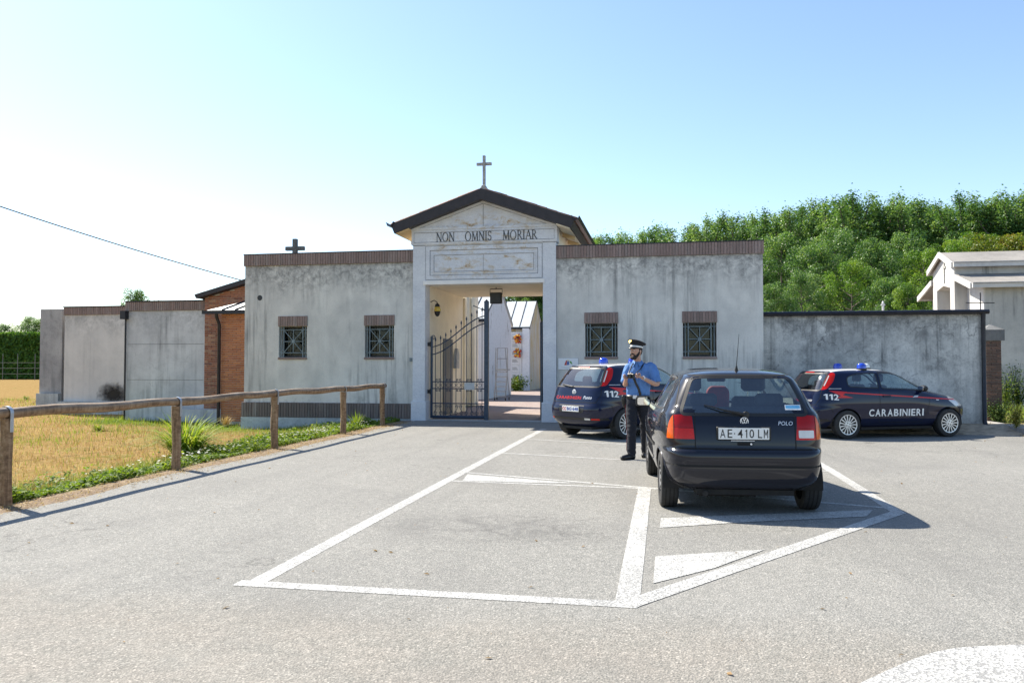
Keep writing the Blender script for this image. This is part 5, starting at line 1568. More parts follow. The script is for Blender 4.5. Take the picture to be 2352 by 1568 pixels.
fp = thing('field_fence', tuple(DP(40,866,86).xy)+(0,), 'row of thin posts and wire in front of the far hedge', 'fence')
for x in (-30, 6, 40, 80, 118):
    q = DP(x, 868, 86)
    MB().tube([(q.x,q.y,-0.3),(q.x,q.y,DP(x,812,86).z)], 0.035, 6).build('post', M['grey_door'], fp)
A2 = DP(-60,868,86); B2 = DP(140,868,86)
for z in (0.5, 1.1, 1.7):
    MB().tube([(A2.x,A2.y,z),(B2.x,B2.y,z)], 0.008, 4).build('wire', M['grey_door'], fp)
# ------------------------------------------------------------------ car workshop
def pchip(xs, ys):
    n = len(xs); h = [xs[i+1]-xs[i] for i in range(n-1)]; d = [(ys[i+1]-ys[i])/h[i] for i in range(n-1)]
    m = [0.0]*n; m[0] = d[0]; m[-1] = d[-1]
    for i in range(1, n-1):
        if d[i-1]*d[i] <= 0: m[i] = 0
        else:
            w1 = 2*h[i]+h[i-1]; w2 = h[i]+2*h[i-1]
            m[i] = (w1+w2)/(w1/d[i-1]+w2/d[i])
    def f(x):
        x = max(xs[0], min(xs[-1], x))
        i = 0
        while i < n-2 and x > xs[i+1]: i += 1
        t = (x-xs[i])/h[i]
        return ((2*t**3-3*t*t+1)*ys[i] + (t**3-2*t*t+t)*h[i]*m[i] + (-2*t**3+3*t*t)*ys[i+1] + (t**3-t*t)*h[i]*m[i+1])
    return f
def ring_body(table, nring=84, half=120, taper=0.0, xt=1.2):
    """body as a stack of level outlines: rows (z, x_rear, x_front, half_width, n_rear, n_front)"""
    s = [0.0]
    for a, b in zip(table, table[1:]):
        s.append(s[-1] + math.sqrt((b[0]-a[0])**2 + 0.4*max(abs(b[1]-a[1]), abs(b[2]-a[2]), abs(b[3]-a[3]))**2) + 1e-4)
    fs = [pchip(s, [r[k] for r in table]) for k in range(6)]
    bm = bmesh.new(); rings = []
    for i in range(nring):
        t = s[-1]*i/(nring-1)
        z, xr, xf, w, nr, nf = (f(t) for f in fs)
        xc = (xr+xf)/2; dense = []
        M_ = 700
        for k in range(M_+1):
            ph = math.pi - math.pi*k/M_
            c, sn = math.cos(ph), math.sin(ph)
            n = nf if c > 0 else nr
            a = (xf-xc) if c > 0 else (xc-xr)
            dense.append((xc + a*math.copysign(abs(c)**(2/n), c), w*abs(sn)**(2/n)))
        L = [0.0]
        for p, q in zip(dense, dense[1:]): L.append(L[-1]+math.hypot(q[0]-p[0], q[1]-p[1]))
        pts = []; j = 0
        for k in range(half+1):
            tgt = L[-1]*k/half
            while j < M_-1 and L[j+1] < tgt: j += 1
            u = (tgt-L[j])/max(1e-9, L[j+1]-L[j])
            pts.append((dense[j][0]+(dense[j+1][0]-dense[j][0])*u, dense[j][1]+(dense[j+1][1]-dense[j][1])*u))
        pts = [(x, y*(1-taper*max(0.0, (xt-x)/xt)**1.5)) for x, y in pts]
        full = pts + [(x, -y) for x, y in pts[-2:0:-1]]
        rings.append([bm.verts.new((x, y, z)) for x, y in full])
    for a, b in zip(rings, rings[1:]):
        m = len(a)
        for k in range(m):
            k2 = (k+1) % m
            bm.faces.new((a[k2], a[k], b[k], b[k2]))
    bm.faces.new(rings[-1][::-1])
    bmesh.ops.recalc_face_normals(bm, faces=bm.faces)
    return bm
def rounded(poly, r, seg=4):
    out = []; n = len(poly)
    rs = r if isinstance(r, (list, tuple)) else [r]*n
    for i in range(n):
        p0, p, p1 = Vector(poly[i-1]), Vector(poly[i]), Vector(poly[(i+1) % n])
        a = (p0-p); b = (p1-p); q = min(rs[i], a.length*0.45, b.length*0.45)
        A = p + a.normalized()*q; B = p + b.normalized()*q
        for k in range(seg+1):
            t = k/seg
            out.append(tuple(A*(1-t)**2 + p*2*t*(1-t) + B*t*t))
    return out
def in_poly(p, poly):
    x, y = p; c = False; j = len(poly)-1
    for i in range(len(poly)):
        xi, yi = poly[i]; xj, yj = poly[j]
        if (yi > y) != (yj > y) and x < (xj-xi)*(y-yi)/(yj-yi)+xi: c = not c
        j = i
    return c
AX = {'side': (0, 2), 'end': (1, 2), 'top': (0, 1)}
def cut_region(bm, poly, view, sel, pid, layer):
    """split the faces along a 2-D outline and give the faces inside it the id pid"""
    a, b = AX[view]
    x0 = min(p[0] for p in poly)-0.09; x1 = max(p[0] for p in poly)+0.09
    y0 = min(p[1] for p in poly)-0.09; y1 = max(p[1] for p in poly)+0.09
    def near(f):
        c = f.calc_center_median()
        return x0 < c[a] < x1 and y0 < c[b] < y1 and sel(f, c)
    cand = {f for f in bm.faces if near(f)}
    n = len(poly)
    for i in range(n):
        p, q = Vector(poly[i]), Vector(poly[(i+1) % n])
        if (q-p).length < 1e-5: continue
        d = (q-p).normalized(); nn = Vector((-d.y, d.x))
        bx0, bx1 = min(p.x,q.x)-1e-4, max(p.x,q.x)+1e-4; by0, by1 = min(p.y,q.y)-1e-4, max(p.y,q.y)+1e-4
        fs = []
        for f in cand:
            co = [v.co for v in f.verts]
            fx = [c[a] for c in co]; fy = [c[b] for c in co]
            if max(fx) < bx0 or min(fx) > bx1 or max(fy) < by0 or min(fy) > by1: continue
            dd = [(X-p.x)*nn.x+(Y-p.y)*nn.y for X, Y in zip(fx, fy)]
            if max(dd) > 1e-5 and min(dd) < -1e-5: fs.append(f)
        if not fs: continue
        geom = list({v for f in fs for v in f.verts}) + list({e for f in fs for e in f.edges}) + fs
        co = [0,0,0]; no = [0,0,0]; co[a], co[b] = p.x, p.y; no[a], no[b] = nn.x, nn.y
        res = bmesh.ops.bisect_plane(bm, geom=geom, dist=1e-6, plane_co=co, plane_no=no)
        cand |= {g for g in res['geom'] if isinstance(g, bmesh.types.BMFace)}
        cand = {f for f in cand if f.is_valid}
    for f in cand:
        c = f.calc_center_median()
        if sel(f, c) and in_poly((c[a], c[b]), poly): f[layer] = pid
def take(bm, layer, pid):
    """copy out the faces with an id as a new mesh"""
    nb = bmesh.new(); vm = {}
    for f in bm.faces:
        if f[layer] != pid: continue
        vs = []
        for v in f.verts:
            if v not in vm: vm[v] = nb.verts.new(v.co)
            vs.append(vm[v])
        try: nb.faces.new(vs)
        except ValueError: pass
    return nb
def bm_obj(nb, name, mat, parent, smooth=True, solid=0.0):
    me = bpy.data.meshes.new(name); nb.normal_update(); nb.to_mesh(me); nb.free()
    mats = mat if isinstance(mat, (list, tuple)) else [mat]
    for x in mats: me.materials.append(x)
    if smooth: me.polygons.foreach_set('use_smooth', [True]*len(me.polygons))
    o = bpy.data.objects.new(name, me); COL.objects.link(o); o.parent = parent
    if solid:
        md = o.modifiers.new('thick', 'SOLIDIFY'); md.thickness = solid; md.offset = 1.0
    return o
def split_islands(nb):
    """list of bmeshes, one for each connected piece"""
    left = set(nb.faces); out = []
    while left:
        seed = left.pop(); st = [seed]; isl = [seed]
        while st:
            f = st.pop()
            for e in f.edges:
                for g in e.link_faces:
                    if g in left: left.remove(g); st.append(g); isl.append(g)
        b2 = bmesh.new(); vm = {}
        for f in isl:
            vs = []
            for v in f.verts:
                if v not in vm: vm[v] = b2.verts.new(v.co)
                vs.append(vm[v])
            b2.faces.new(vs)
        out.append(b2)
    nb.free()
    return out
class Skin:
    """drops flat shapes onto the body surface"""
    def __init__(self, bm): self.t = BVHTree.FromBMesh(bm)
    def hit(self, view, u, v, side=1):
        if view == 'side': o = Vector((u, 3*side, v)); d = Vector((0, -side, 0))
        elif view == 'rear': o = Vector((-2, u, v)); d = Vector((1, 0, 0))
        elif view == 'front': o = Vector((7, u, v)); d = Vector((-1, 0, 0))
        else: o = Vector((u, v, 4)); d = Vector((0, 0, -1))
        loc, nrm, _, _ = self.t.ray_cast(o, d)
        if loc is None: return None, None
        if nrm.dot(d) > 0: nrm = -nrm
        return loc, nrm
    def drape(self, verts2, faces, view, side, name, mat, parent, lift=0.003, grid=0.05):
        bm = bmesh.new()
        vv = [bm.verts.new((x, y, 0)) for x, y in verts2]
        for f in faces:
            try: bm.faces.new([vv[i] for i in f])
            except ValueError: pass
        if grid:
            for ax in (0, 1):
                lo = min(v.co[ax] for v in bm.verts); hi = max(v.co[ax] for v in bm.verts)
                k = math.floor(lo/grid)+1
                while k*grid < hi:
                    co = [0,0,0]; no = [0,0,0]; co[ax] = k*grid; no[ax] = 1
                    bmesh.ops.bisect_plane(bm, geom=bm.verts[:]+bm.edges[:]+bm.faces[:], dist=1e-6, plane_co=co, plane_no=no)
                    k += 1
        bad = []
        for v in bm.verts:
            loc, nrm = self.hit(view, v.co.x, v.co.y, side)
            if loc is None: bad.append(v)
            else: v.co = loc + nrm*lift
        bmesh.ops.delete(bm, geom=bad, context='VERTS')
        for f in bm.faces: f.normal_update()
        return bm_obj(bm, name, mat, parent, smooth=True)
    def ribbon(self, pts, w, view, side, name, mat, parent, lift=0.0025, closed=False, step=0.05):
        P = [Vector(p) for p in pts]
        if closed: P = P + [P[0]]
        Q = [P[0]]
        for a, b in zip(P, P[1:]):
            n = max(1, int((b-a).length/step))
            Q += [a.lerp(b, (i+1)/n) for i in range(n)]
        vs = []; fs = []
        for i, p in enumerate(Q):
            t = (Q[min(i+1, len(Q)-1)] - Q[max(i-1, 0)])
            if closed and i in (0, len(Q)-1): t = Q[1]-Q[-2]
            n = Vector((-t.y, t.x)).normalized()*w/2
            vs += [tuple(p+n), tuple(p-n)]
        for i in range(len(Q)-1): fs.append((2*i, 2*i+1, 2*i+3, 2*i+2))
        return self.drape(vs, fs, view, side, name, mat, parent, lift, 0)
def text_flat(txt, size, bold=0.0, spacing=1.0, shear=0.0):
    """2-D outline faces of a line of lettering, centred"""
    cu = bpy.data.curves.new('txt', 'FONT'); cu.body = txt; cu.size = size; cu.offset = bold; cu.space_character = spacing; cu.shear = shear
    cu.align_x = 'CENTER'; cu.align_y = 'CENTER'; cu.resolution_u = 3
    o = bpy.data.objects.new('txt', cu); COL.objects.link(o)
    dg = bpy.context.evaluated_depsgraph_get(); dg.update()
    me = bpy.data.meshes.new_from_object(o.evaluated_get(dg))
    vs = [(v.co.x, v.co.y) for v in me.vertices]; fs = [tuple(p.vertices) for p in me.polygons]
    bpy.data.objects.remove(o); bpy.data.curves.remove(cu); bpy.data.meshes.remove(me)
    return vs, fs
def fit(vs, x0, x1, y0, y1, flip=False):
    ax, bx = min(v[0] for v in vs), max(v[0] for v in vs); ay, by = min(v[1] for v in vs), max(v[1] for v in vs)
    out = []
    for x, y in vs:
        u = (x-ax)/(bx-ax)
        if flip: u = 1-u
        out.append((x0+(x1-x0)*u, y0+(y1-y0)*(y-ay)/(by-ay)))
    return out
ONE_V = [(0.0,0.70),(0.0,0.83),(0.24,1.0),(0.46,1.0),(0.46,0.0),(0.22,0.0),(0.22,0.76)]
ONE_F = [(0,1,2,6),(2,3,4,5,6)]

def m_paint(name, c, rough=0.28, dirt=0.12, coat=1.0):
    t = NT(name); s = t.obj()
    f = t.noise(s, 3.5, 6, 0.7)
    z = t.sep(s)[2]
    dfac = t.math('MULTIPLY', t.math('ADD', t.maprange(z, 0.75, 0.15), t.math('MULTIPLY', f, 0.35)), dirt, True)
    col = t.mix(dfac, c, (0.26,0.23,0.20))
    rg_ = t.math('ADD', t.math('MULTIPLY', dfac, 0.8), rough, True)
    p = t.bsdf(col, rg_, 0.0)
    p.inputs['Coat Weight'].default_value = coat; p.inputs['Coat IOR'].default_value = 1.43; p.inputs['Coat Roughness'].default_value = 0.04
    p.inputs['Specular IOR Level'].default_value = 0.05
    return t.mat
M['paint_navy'] = m_paint('navy_car_paint', (0.002,0.006,0.030), dirt=0.03)
M['paint_black'] = m_paint('blue_black_car_paint', (0.0035,0.0055,0.014), dirt=0.07)
M['paint_white'] = m_paint('white_roof_paint', (0.75,0.75,0.74), dirt=0.02)
M['rubber'] = m_plain('tyre_rubber', (0.022,0.022,0.022), 0.8, var=0.3, scale=20, bump=0.2)
M['trim'] = m_plain('black_trim', (0.012,0.012,0.012), 0.5, var=0.2)
M['gap'] = m_plain('panel_gap', (0.002,0.002,0.002), 0.8, var=0.1)
M['chrome'] = m_plain('silver_trim', (0.72,0.73,0.75), 0.3, 0.35, var=0.05)
M['steel_rim'] = m_plain('grey_steel_rim', (0.22,0.22,0.225), 0.5, 0.3, var=0.15)
M['wheel_silver'] = m_plain('wheel_silver', (0.62,0.63,0.64), 0.35, 0.55, var=0.06)
M['car_glass'] = m_glass_thin('car_glass', (0.80,0.91,0.89), 1.0, 0.075)
M['lens_red'] = m_plain('red_lens', (0.30,0.002,0.002), 0.22, var=0.1, Coat_Weight=0.3, Specular_IOR_Level=0.25)
M['lens_red2'] = m_plain('bright_red_lens', (0.50,0.008,0.003), 0.22, var=0.1, Coat_Weight=0.3, Specular_IOR_Level=0.25)
M['lens_orange'] = m_plain('orange_lens', (0.62,0.085,0.002), 0.22, var=0.1, Coat_Weight=0.3, Specular_IOR_Level=0.25)
M['lens_white'] = m_plain('clear_lens', (0.60,0.58,0.54), 0.12, var=0.1, Coat_Weight=1.0)
M['plate_white'] = m_plain('plate_white', (0.72,0.72,0.70), 0.4, var=0.03)
M['ink_black'] = m_plain('black_ink', (0.012,0.012,0.012), 0.5, var=0.1)
M['ink_white'] = m_plain('white_decal', (0.80,0.80,0.79), 0.4, var=0.03)
M['ink_red'] = m_plain('red_decal', (0.55,0.012,0.014), 0.4, var=0.05)
M['ink_blue'] = m_plain('blue_decal', (0.02,0.06,0.30), 0.4, var=0.05)
M['sticker_blue'] = m_plain('sticker_blue', (0.12,0.38,0.62), 0.4, var=0.05)
M['fabric_dark'] = m_plain('dark_seat_fabric', (0.030,0.033,0.042), 0.85, var=0.3, scale=20)
M['dash'] = m_plain('dashboard', (0.030,0.030,0.033), 0.6, var=0.2)
M['beacon_blue'] = m_plain('blue_beacon', (0.01,0.06,0.60), 0.12, var=0.1, Coat_Weight=1.0, Transmission_Weight=0.25)
M['dome_clear'] = m_plain('clear_dome', (0.70,0.72,0.72), 0.12, var=0.1, Coat_Weight=1.0)
M['mirror_glass'] = m_plain('mirror_glass', (0.85,0.87,0.88), 0.03, 1.0, var=0.0)
M['under'] = m_plain('underbody', (0.014,0.013,0.012), 0.9, var=0.3)

def wheel(parent, x, y, r, w, side, style):
    """side +1: outer face towards +y"""
    wt = MB()
    prof = [(r*0.66,-w*0.5),(r*0.72,-w*0.52),(r*0.90,-w*0.53),(r*0.97,-w*0.48),(r,-w*0.38),(r,w*0.38),(r*0.97,w*0.48),(r*0.90,w*0.53),(r*0.72,w*0.52),(r*0.66,w*0.5)]
    wt.lathe(prof+[prof[0]], 40, (x, y, r), 'y', caps=False)
    tyre = wt.build('wheel', M['rubber'], parent, smooth=35, recalc=True)
    tr = MB()
    for k in (-0.24, 0.0, 0.24):
        tr.lathe([(r+0.001,w*k-0.005),(r+0.0015,w*k),(r+0.001,w*k+0.005)], 40, (x, y, r), 'y', caps=False)
    tr.build('tread_groove', M['gap'], tyre)
    s = side
    rm = MB()
    if style == 'steel':
        rm.lathe([(r*0.67,y+s*w*0.50),(r*0.66,y+s*w*0.40),(r*0.58,y+s*w*0.36),(r*0.50,y+s*w*0.46),(r*0.30,y+s*w*0.50),(r*0.20,y+s*w*0.44),(0.005,y+s*w*0.44)], 32, (x, 0, r), 'y', caps=False)
        for k in range(10):
            a = 2*math.pi*k/10
            MB().lathe([(0.016,y+s*w*0.485),(0.016,y+s*w*0.515)], 8, (x+r*0.42*math.cos(a),0,r+r*0.42*math.sin(a)), 'y').build('vent_hole', M['gap'], tyre, recalc=True)
        rm.build('rim', M['steel_rim'], tyre, smooth=35, recalc=True)
    else:
        MB().lathe([(r*0.66,y+s*w*0.30),(0.005,y+s*w*0.30)], 32, (x,0,r), 'y').build('rim', M['trim'], tyre, recalc=True)
        rm.lathe([(r*0.70,y+s*w*0.515),(r*0.70,y+s*w*0.545),(r*0.645,y+s*w*0.53),(r*0.645,y+s*w*0.44)], 40, (x,0,r), 'y', caps=False)
        rm.lathe([(r*0.24,y+s*w*0.42),(r*0.22,y+s*w*0.53),(0.005,y+s*w*0.55)], 24, (x,0,r), 'y')
        for k in range(15):
            a = 2*math.pi*k/15; da = 0.075
            yi, yo = y+s*w*0.49, y+s*w*0.525
            p = []
            for rr_, hw in ((r*0.20, 0.009), (r*0.66, 0.0125)):
                for q in (-1, 1):
                    p.append((x+rr_*math.cos(a)-q*hw*math.sin(a), r+rr_*math.sin(a)+q*hw*math.cos(a)))
            vs = [(p[0][0],yi,p[0][1]),(p[1][0],yi,p[1][1]),(p[3][0],yi,p[3][1]),(p[2][0],yi,p[2][1]),(p[0][0],yo,p[0][1]),(p[1][0],yo,p[1][1]),(p[3][0],yo,p[3][1]),(p[2][0],yo,p[2][1])]
            rm.add(vs, [(0,1,2,3),(7,6,5,4),(0,4,5,1),(1,5,6,2),(2,6,7,3),(3,7,4,0)])
        rm.build('hubcap', M['wheel_silver'], tyre, smooth=30, recalc=True)
        for k in range(4):
            a = 2*math.pi*k/4+0.4
            MB().lathe([(0.014,y+s*w*0.50),(0.012,y+s*w*0.565)], 8, (x+r*0.13*math.cos(a),0,r+r*0.13*math.sin(a)), 'y').build('wheel_bolt', M['trim'], tyre, recalc=True)
    return tyre
def seat(parent, x, y, z, mat, head=True, name='seat', w=0.24, h=0.60):
    b = MB()
    prof = [(x-0.02,z),(x+0.02,z+h*0.5),(x-0.10,z+h),(x-0.20,z+h-0.02),(x-0.14,z+h*0.5),(x-0.16,z)]
    b.prism(prof, 'y', y-w, y+w)
    s = b.build(name, mat, parent, bevel=0.035, smooth=60)
    MB().prism([(x-0.10,z-0.14),(x+0.42,z-0.12),(x+0.42,z+0.02),(x-0.02,z)], 'y', y-w, y+w).build('cushion', mat, s, bevel=0.03)
    if head:
        MB().prism([(x-0.20,z+h+0.05),(x-0.09,z+h+0.05),(x-0.10,z+h+0.24),(x-0.17,z+h+0.24)], 'y', y-0.135, y+0.135).build('headrest', mat, s, bevel=0.035, smooth=60)
        for q in (-0.06, 0.06): MB().tube([(x-0.14,y+q,z+h-0.03),(x-0.14,y+q,z+h+0.08)],0.008,6).build('headrest_post', M['chrome'], s)
    return s
def car_core(root, bm, lay, skin, wheels_x, r, halfw, track, well_r, floor, style, wwid):
    """cut wheel arches, add wheels, wells and floor"""
    for xw in wheels_x:
        circ = [(xw+well_r*math.cos(2*math.pi*k/40), r+well_r*math.sin(2*math.pi*k/40)) for k in range(40)]
        cut_region(bm, circ, 'side', lambda f, c: abs(c.y) > 0.45, 99, lay)
        for s in (-1, 1):
            # arch lip
            vs = []
            pts = []
            for k in range(-2, 29):
                a = math.pi*k/26
                loc, nr = skin.hit('side', xw+well_r*math.cos(a), r+well_r*math.sin(a), s)
                if loc is not None and loc.z > 0.2: pts.append(loc - Vector((0, s*0.006, 0)))
            if len(pts) > 4: MB().tube(pts, 0.011, 6).build('arch_lip', root['_paint'] if False else PAINT[root.name], root, smooth=60)
            # well
            wv = MB(); n = 20; y0, y1 = s*0.42, s*(halfw-0.035)
            vs = []; fs = []
            for k in range(n+1):
                a = -0.15 + (math.pi+0.3)*k/n
                for yy in (y0, y1): vs.append((xw+(well_r+0.004)*math.cos(a), yy, r+(well_r+0.004)*math.sin(a)))
            for k in range(n): fs.append((2*k,2*k+1,2*k+3,2*k+2))
            b0 = len(vs); fs.append(tuple(range(0, 2*(n+1), 2)))
            wv.add(vs, fs).build('wheel_well', M['under'], root)
            wheel(root, xw, s*track/2, r, wwid, s, style)
    x0, x1, hw, z0 = floor
    fl = MB(); a, b = sorted(wheels_x)
    fl.box(x0, x1, -0.46, 0.46, z0, z0+0.05).box(a+well_r+0.03, b-well_r-0.03, -hw, -0.462, z0, z0+0.05).box(a+well_r+0.03, b-well_r-0.03, 0.462, hw, z0, z0+0.05)
    fl.tube([(a,-track/2+0.05,r),(a,track/2-0.05,r)], 0.04, 8)
    fl.build('floor_pan', M['under'], root, recalc=True)
PAINT = {}
# ------------------------------------------------------------------ the dark hatchback with AE 410 LM
def make_polo():
    root = thing('hatchback_car', (0,0,0), 'worn blue-black hatchback with orange and red rear lamps, beside the standing officer', 'car')
    PAINT[root.name] = M['paint_black']; P = M['paint_black']
    T = [ (0.225,0.2,3.55,0.64,7,3.5),(0.27,0.09,3.62,0.72,7,3.5),(0.34,0.035,3.67,0.775,10.5,3.6),(0.42,0.012,3.7,0.795,10.5,3.8),(0.475,0.004,3.71,0.803,10.5,3.8),(0.485,0.016,3.71,0.8,10.5,3.8),(0.495,0.004,3.712,0.804,10.5,3.8),
          (0.56,0,3.715,0.81,10.5,3.8),(0.608,0.006,3.71,0.815,10.5,3.8),(0.632,0.018,3.7,0.815,10.5,3.8),(0.640,0.066,3.69,0.818,10.5,3.8),(0.7,0.072,3.66,0.824,10.5,3.8),(0.77,0.082,3.58,0.8275,10.5,3.6),
          (0.83,0.094,3.44,0.825,10.5,3.5),(0.875,0.105,3.22,0.82,10.5,3.6),(0.92,0.122,2.95,0.812,10.5,4),(0.965,0.142,2.72,0.798,10.5,4.5),(0.985,0.153,2.66,0.785,10.5,5),(1.05,0.19,2.52,0.748,8,5.2),
          (1.15,0.248,2.34,0.692,8,5.2),(1.25,0.308,2.16,0.632,8,5),(1.315,0.35,2.03,0.588,8,5),(1.352,0.385,1.94,0.55,6,4.6),(1.378,0.455,1.86,0.50,3.6,4),(1.396,0.6,1.79,0.435,3.2,3.6),(1.41,0.82,1.72,0.34,2.8,3),(1.418,1.02,1.62,0.2,2.4,2.6),(1.42,1.2,1.45,0.06,2,2)]
    bm = ring_body(T, taper=0.085)
    skin = Skin(bm)
    lay = bm.faces.layers.int.new('pid')
    RW = (0.585, 2.985)
    # regions
    rear = lambda f, c: c.x < 0.62 and f.normal.x < -0.25
    side = lambda f, c: abs(f.normal.y) > 0.35
    front = lambda f, c: c.x > 1.6 and f.normal.x > 0.2
    tail = [(-0.555,1.352),(0.555,1.352),(0.655,0.99),(0.655,0.975),(0.47,0.975),(0.47,0.645),(-0.47,0.645),(-0.47,0.975),(-0.655,0.975),(-0.655,0.99)]
    cut_region(bm, [p for p in tail][::-1], 'end', rear, 2, lay)
    cut_region(bm, rounded([(-0.592,0.985),(0.592,0.985),(0.455,1.315),(-0.455,1.315)], 0.055), 'end', lambda f, c: c.x < 0.62 and f.normal.x < -0.25, 1, lay)
    door = rounded([(1.30,0.30),(2.32,0.30),(2.42,0.62),(2.44,0.99),(2.10,1.335),(1.36,1.345),(1.30,0.98)], [0.05,0.08,0.05,0.02,0.06,0.05,0.03])
    cut_region(bm, door, 'side', side, 3, lay)
    cut_region(bm, rounded([(1.345,1.005),(2.37,1.005),(2.08,1.305),(1.385,1.315)], 0.05), 'side', side, 4, lay)
    cut_region(bm, rounded([(0.50,1.02),(1.25,1.005),(1.285,1.315),(0.74,1.30)], [0.05,0.04,0.04,0.09]), 'side', lambda f, c: abs(f.normal.y) > 0.35 and c.x > 0.42, 5, lay)
    cut_region(bm, rounded([(-0.66,0.995),(0.66,0.995),(0.49,1.322),(-0.49,1.322)], 0.05), 'end', front, 6, lay)
    # rear lamps wrap round the corners
    lampz0, lampz1 = 0.735, 0.972
    for s in (-1, 1):
        lp = [(s*0.475,lampz0),(s*0.90,lampz0),(s*0.90,lampz1-0.03),(s*0.73,lampz1-0.012),(s*0.53,lampz1),(s*0.495,lampz1-0.02)]
        if s < 0: lp = lp[::-1]
        cut_region(bm, [(-0.1,lampz0-0.05),(0.215,lampz0-0.05),(0.185,lampz1+0.05),(-0.1,lampz1+0.05)], 'side', lambda f, c, s=s: c.y*s > 0.472, -1, lay)
        cut_region(bm, lp, 'end', lambda f, c, s=s, lay=lay: f[lay] == -1 and c.y*s > 0, 10+(s > 0), lay)
        for f in bm.faces:
            if f[lay] == -1: f[lay] = 0
        ob = [(s*0.668,lampz0),(s*0.90,lampz0),(s*0.90,lampz1+0.01),(s*0.668,lampz1+0.01)]
        if s < 0: ob = ob[::-1]
        cut_region(bm, ob, 'end', lambda f, c, lay=lay, s=s: c.x < 0.215 and f[lay] == 10+(s > 0), 12+(s > 0), lay)
        lo = [(s*0.47,lampz0),(s*0.668,lampz0),(s*0.668,lampz0+0.105),(s*0.47,lampz0+0.105)]
        if s < 0: lo = lo[::-1]
        cut_region(bm, lo, 'end', lambda f, c, lay=lay, s=s: c.x < 0.215 and f[lay] == 10+(s > 0), 14+(s > 0), lay)
    car_core(root, bm, lay, skin, RW, 0.283, 0.80, 1.385, 0.325, (0.12,3.55,0.70,0.20), 'steel', 0.165)
    body = take(bm, lay, 0)
    bo = bm_obj(body, 'body', P, root)
    bm_obj(take(bm, lay, 2), 'tailgate', P, root)
    tg = root.children[-1]
    bm_obj(take(bm, lay, 1), 'rear_window', M['car_glass'], tg)
    for b2 in split_islands(take(bm, lay, 3)):
        dr = bm_obj(b2, 'door', P, root)
        yv = dr.data.vertices[0].co.y; s = 1 if yv > 0 else -1
        loc, nr = skin.hit('side', 1.42, 0.84, s)
        MB().box(1.38,1.54,*sorted((loc.y-s*0.004, loc.y+s*0.022)),0.815,0.85).build('handle', M['trim'], dr, bevel=0.006)
    wins = split_islands(take(bm, lay, 4))
    for b2 in wins:
        s = 1 if next(iter(b2.verts)).co.y > 0 else -1
        if s > 0:
            b2.free()                     # the driver's window is wound down
            continue
        bm_obj(b2, 'door_window', M['car_glass'], root)
    for b2 in split_islands(take(bm, lay, 5)): bm_obj(b2, 'quarter_window', M['car_glass'], root)
    bm_obj(take(bm, lay, 6), 'windscreen', M['car_glass'], root)
    for s in (-1, 1):
        i = int(s > 0)
        lamp = bm_obj(take(bm, lay, 10+i), 'rear_lamp', M['lens_red'], root)
        bm_obj(take(bm, lay, 12+i), 'indicator_lens', M['lens_orange'], lamp)
        low = bm_obj(take(bm, lay, 14+i), 'lower_lens', M['lens_red2'], lamp)
        skin.ribbon([(s*0.668,lampz0),(s*0.668,lampz1-0.01)], 0.006, 'rear', 1, 'lens_divider', M['gap'], lamp, 0.003)
        skin.ribbon([(s*0.47,lampz0+0.105),(s*0.668,lampz0+0.105)], 0.004, 'rear', 1, 'lens_divider', M['gap'], lamp, 0.003)
        if s < 0:
            vs = rounded([(-0.645,lampz0+0.018),(-0.50,lampz0+0.018),(-0.50,lampz0+0.09),(-0.645,lampz0+0.09)], 0.01)
            skin.drape(vs, [tuple(range(len(vs)))], 'rear', 1, 'reversing_lens', M['lens_white'], lamp, 0.004)
    # window rubber, panel gaps
    G_ = M['gap']
    def rib(pts, w, view, s=1, nm='panel_gap', mat=None, closed=False, lift=0.0022): return skin.ribbon(pts, w, view, s, nm, mat or G_, root, lift, closed)
    rib(rounded([(-0.607,0.968),(0.607,0.968),(0.47,1.33),(-0.47,1.33)], 0.06), 0.03, 'rear', 1, 'window_seal', M['trim'], True)
    rib([(-0.47,0.642),(-0.47,0.975)], 0.009, 'rear'); rib([(0.47,0.642),(0.47,0.975)], 0.009, 'rear')
    rib([(-0.72,0.645),(0.72,0.645)], 0.012, 'rear')
    rib([(-0.655,0.985),(-0.555,1.352)], 0.007, 'rear'); rib([(0.655,0.985),(0.555,1.352)], 0.007, 'rear')
    rib([(-0.545,1.350),(0.545,1.350)], 0.009, 'rear')
    rib([(-0.76,0.485),(0.76,0.485)], 0.020, 'rear', 1, 'bumper_groove', M['gap'])
    for s in (-1, 1):
        rib(door, 0.007, 'side', s, closed=True)
        rib([(0.10,0.485),(0.26,0.485)], 0.018, 'side', s, 'bumper_groove')
        rib([(0.07,0.642),(0.30,0.642)], 0.008, 'side', s)
        rib(rounded([(1.335,0.995),(2.39,0.995),(2.09,1.318),(1.375,1.328)], 0.06), 0.02, 'side', s, 'window_seal', M['trim'], True)
        rib(rounded([(0.485,1.008),(1.262,0.995),(1.297,1.328),(0.73,1.315)], [0.06,0.05,0.05,0.10]), 0.02, 'side', s, 'window_seal', M['trim'], True)
        rib([(0.95,0.60),(2.9,0.60)], 0.035, 'side', s, 'rub_strip', M['trim'], lift=0.006)
    # plate
    def zx(z): loc, _ = skin.hit('rear', 0.0, z); return loc.x
    xp = zx(0.79) - 0.018; cy = 0.015
    pl = MB().box(xp-0.006, xp+0.02, cy-0.255, cy+0.255, 0.728, 0.858).build('plate_holder', M['trim'], tg, bevel=0.008)
    plate = MB().box(xp-0.010, xp-0.0065, cy-0.237, cy+0.237, 0.738, 0.848).build('number_plate', M['plate_white'], tg, bevel=0.001)
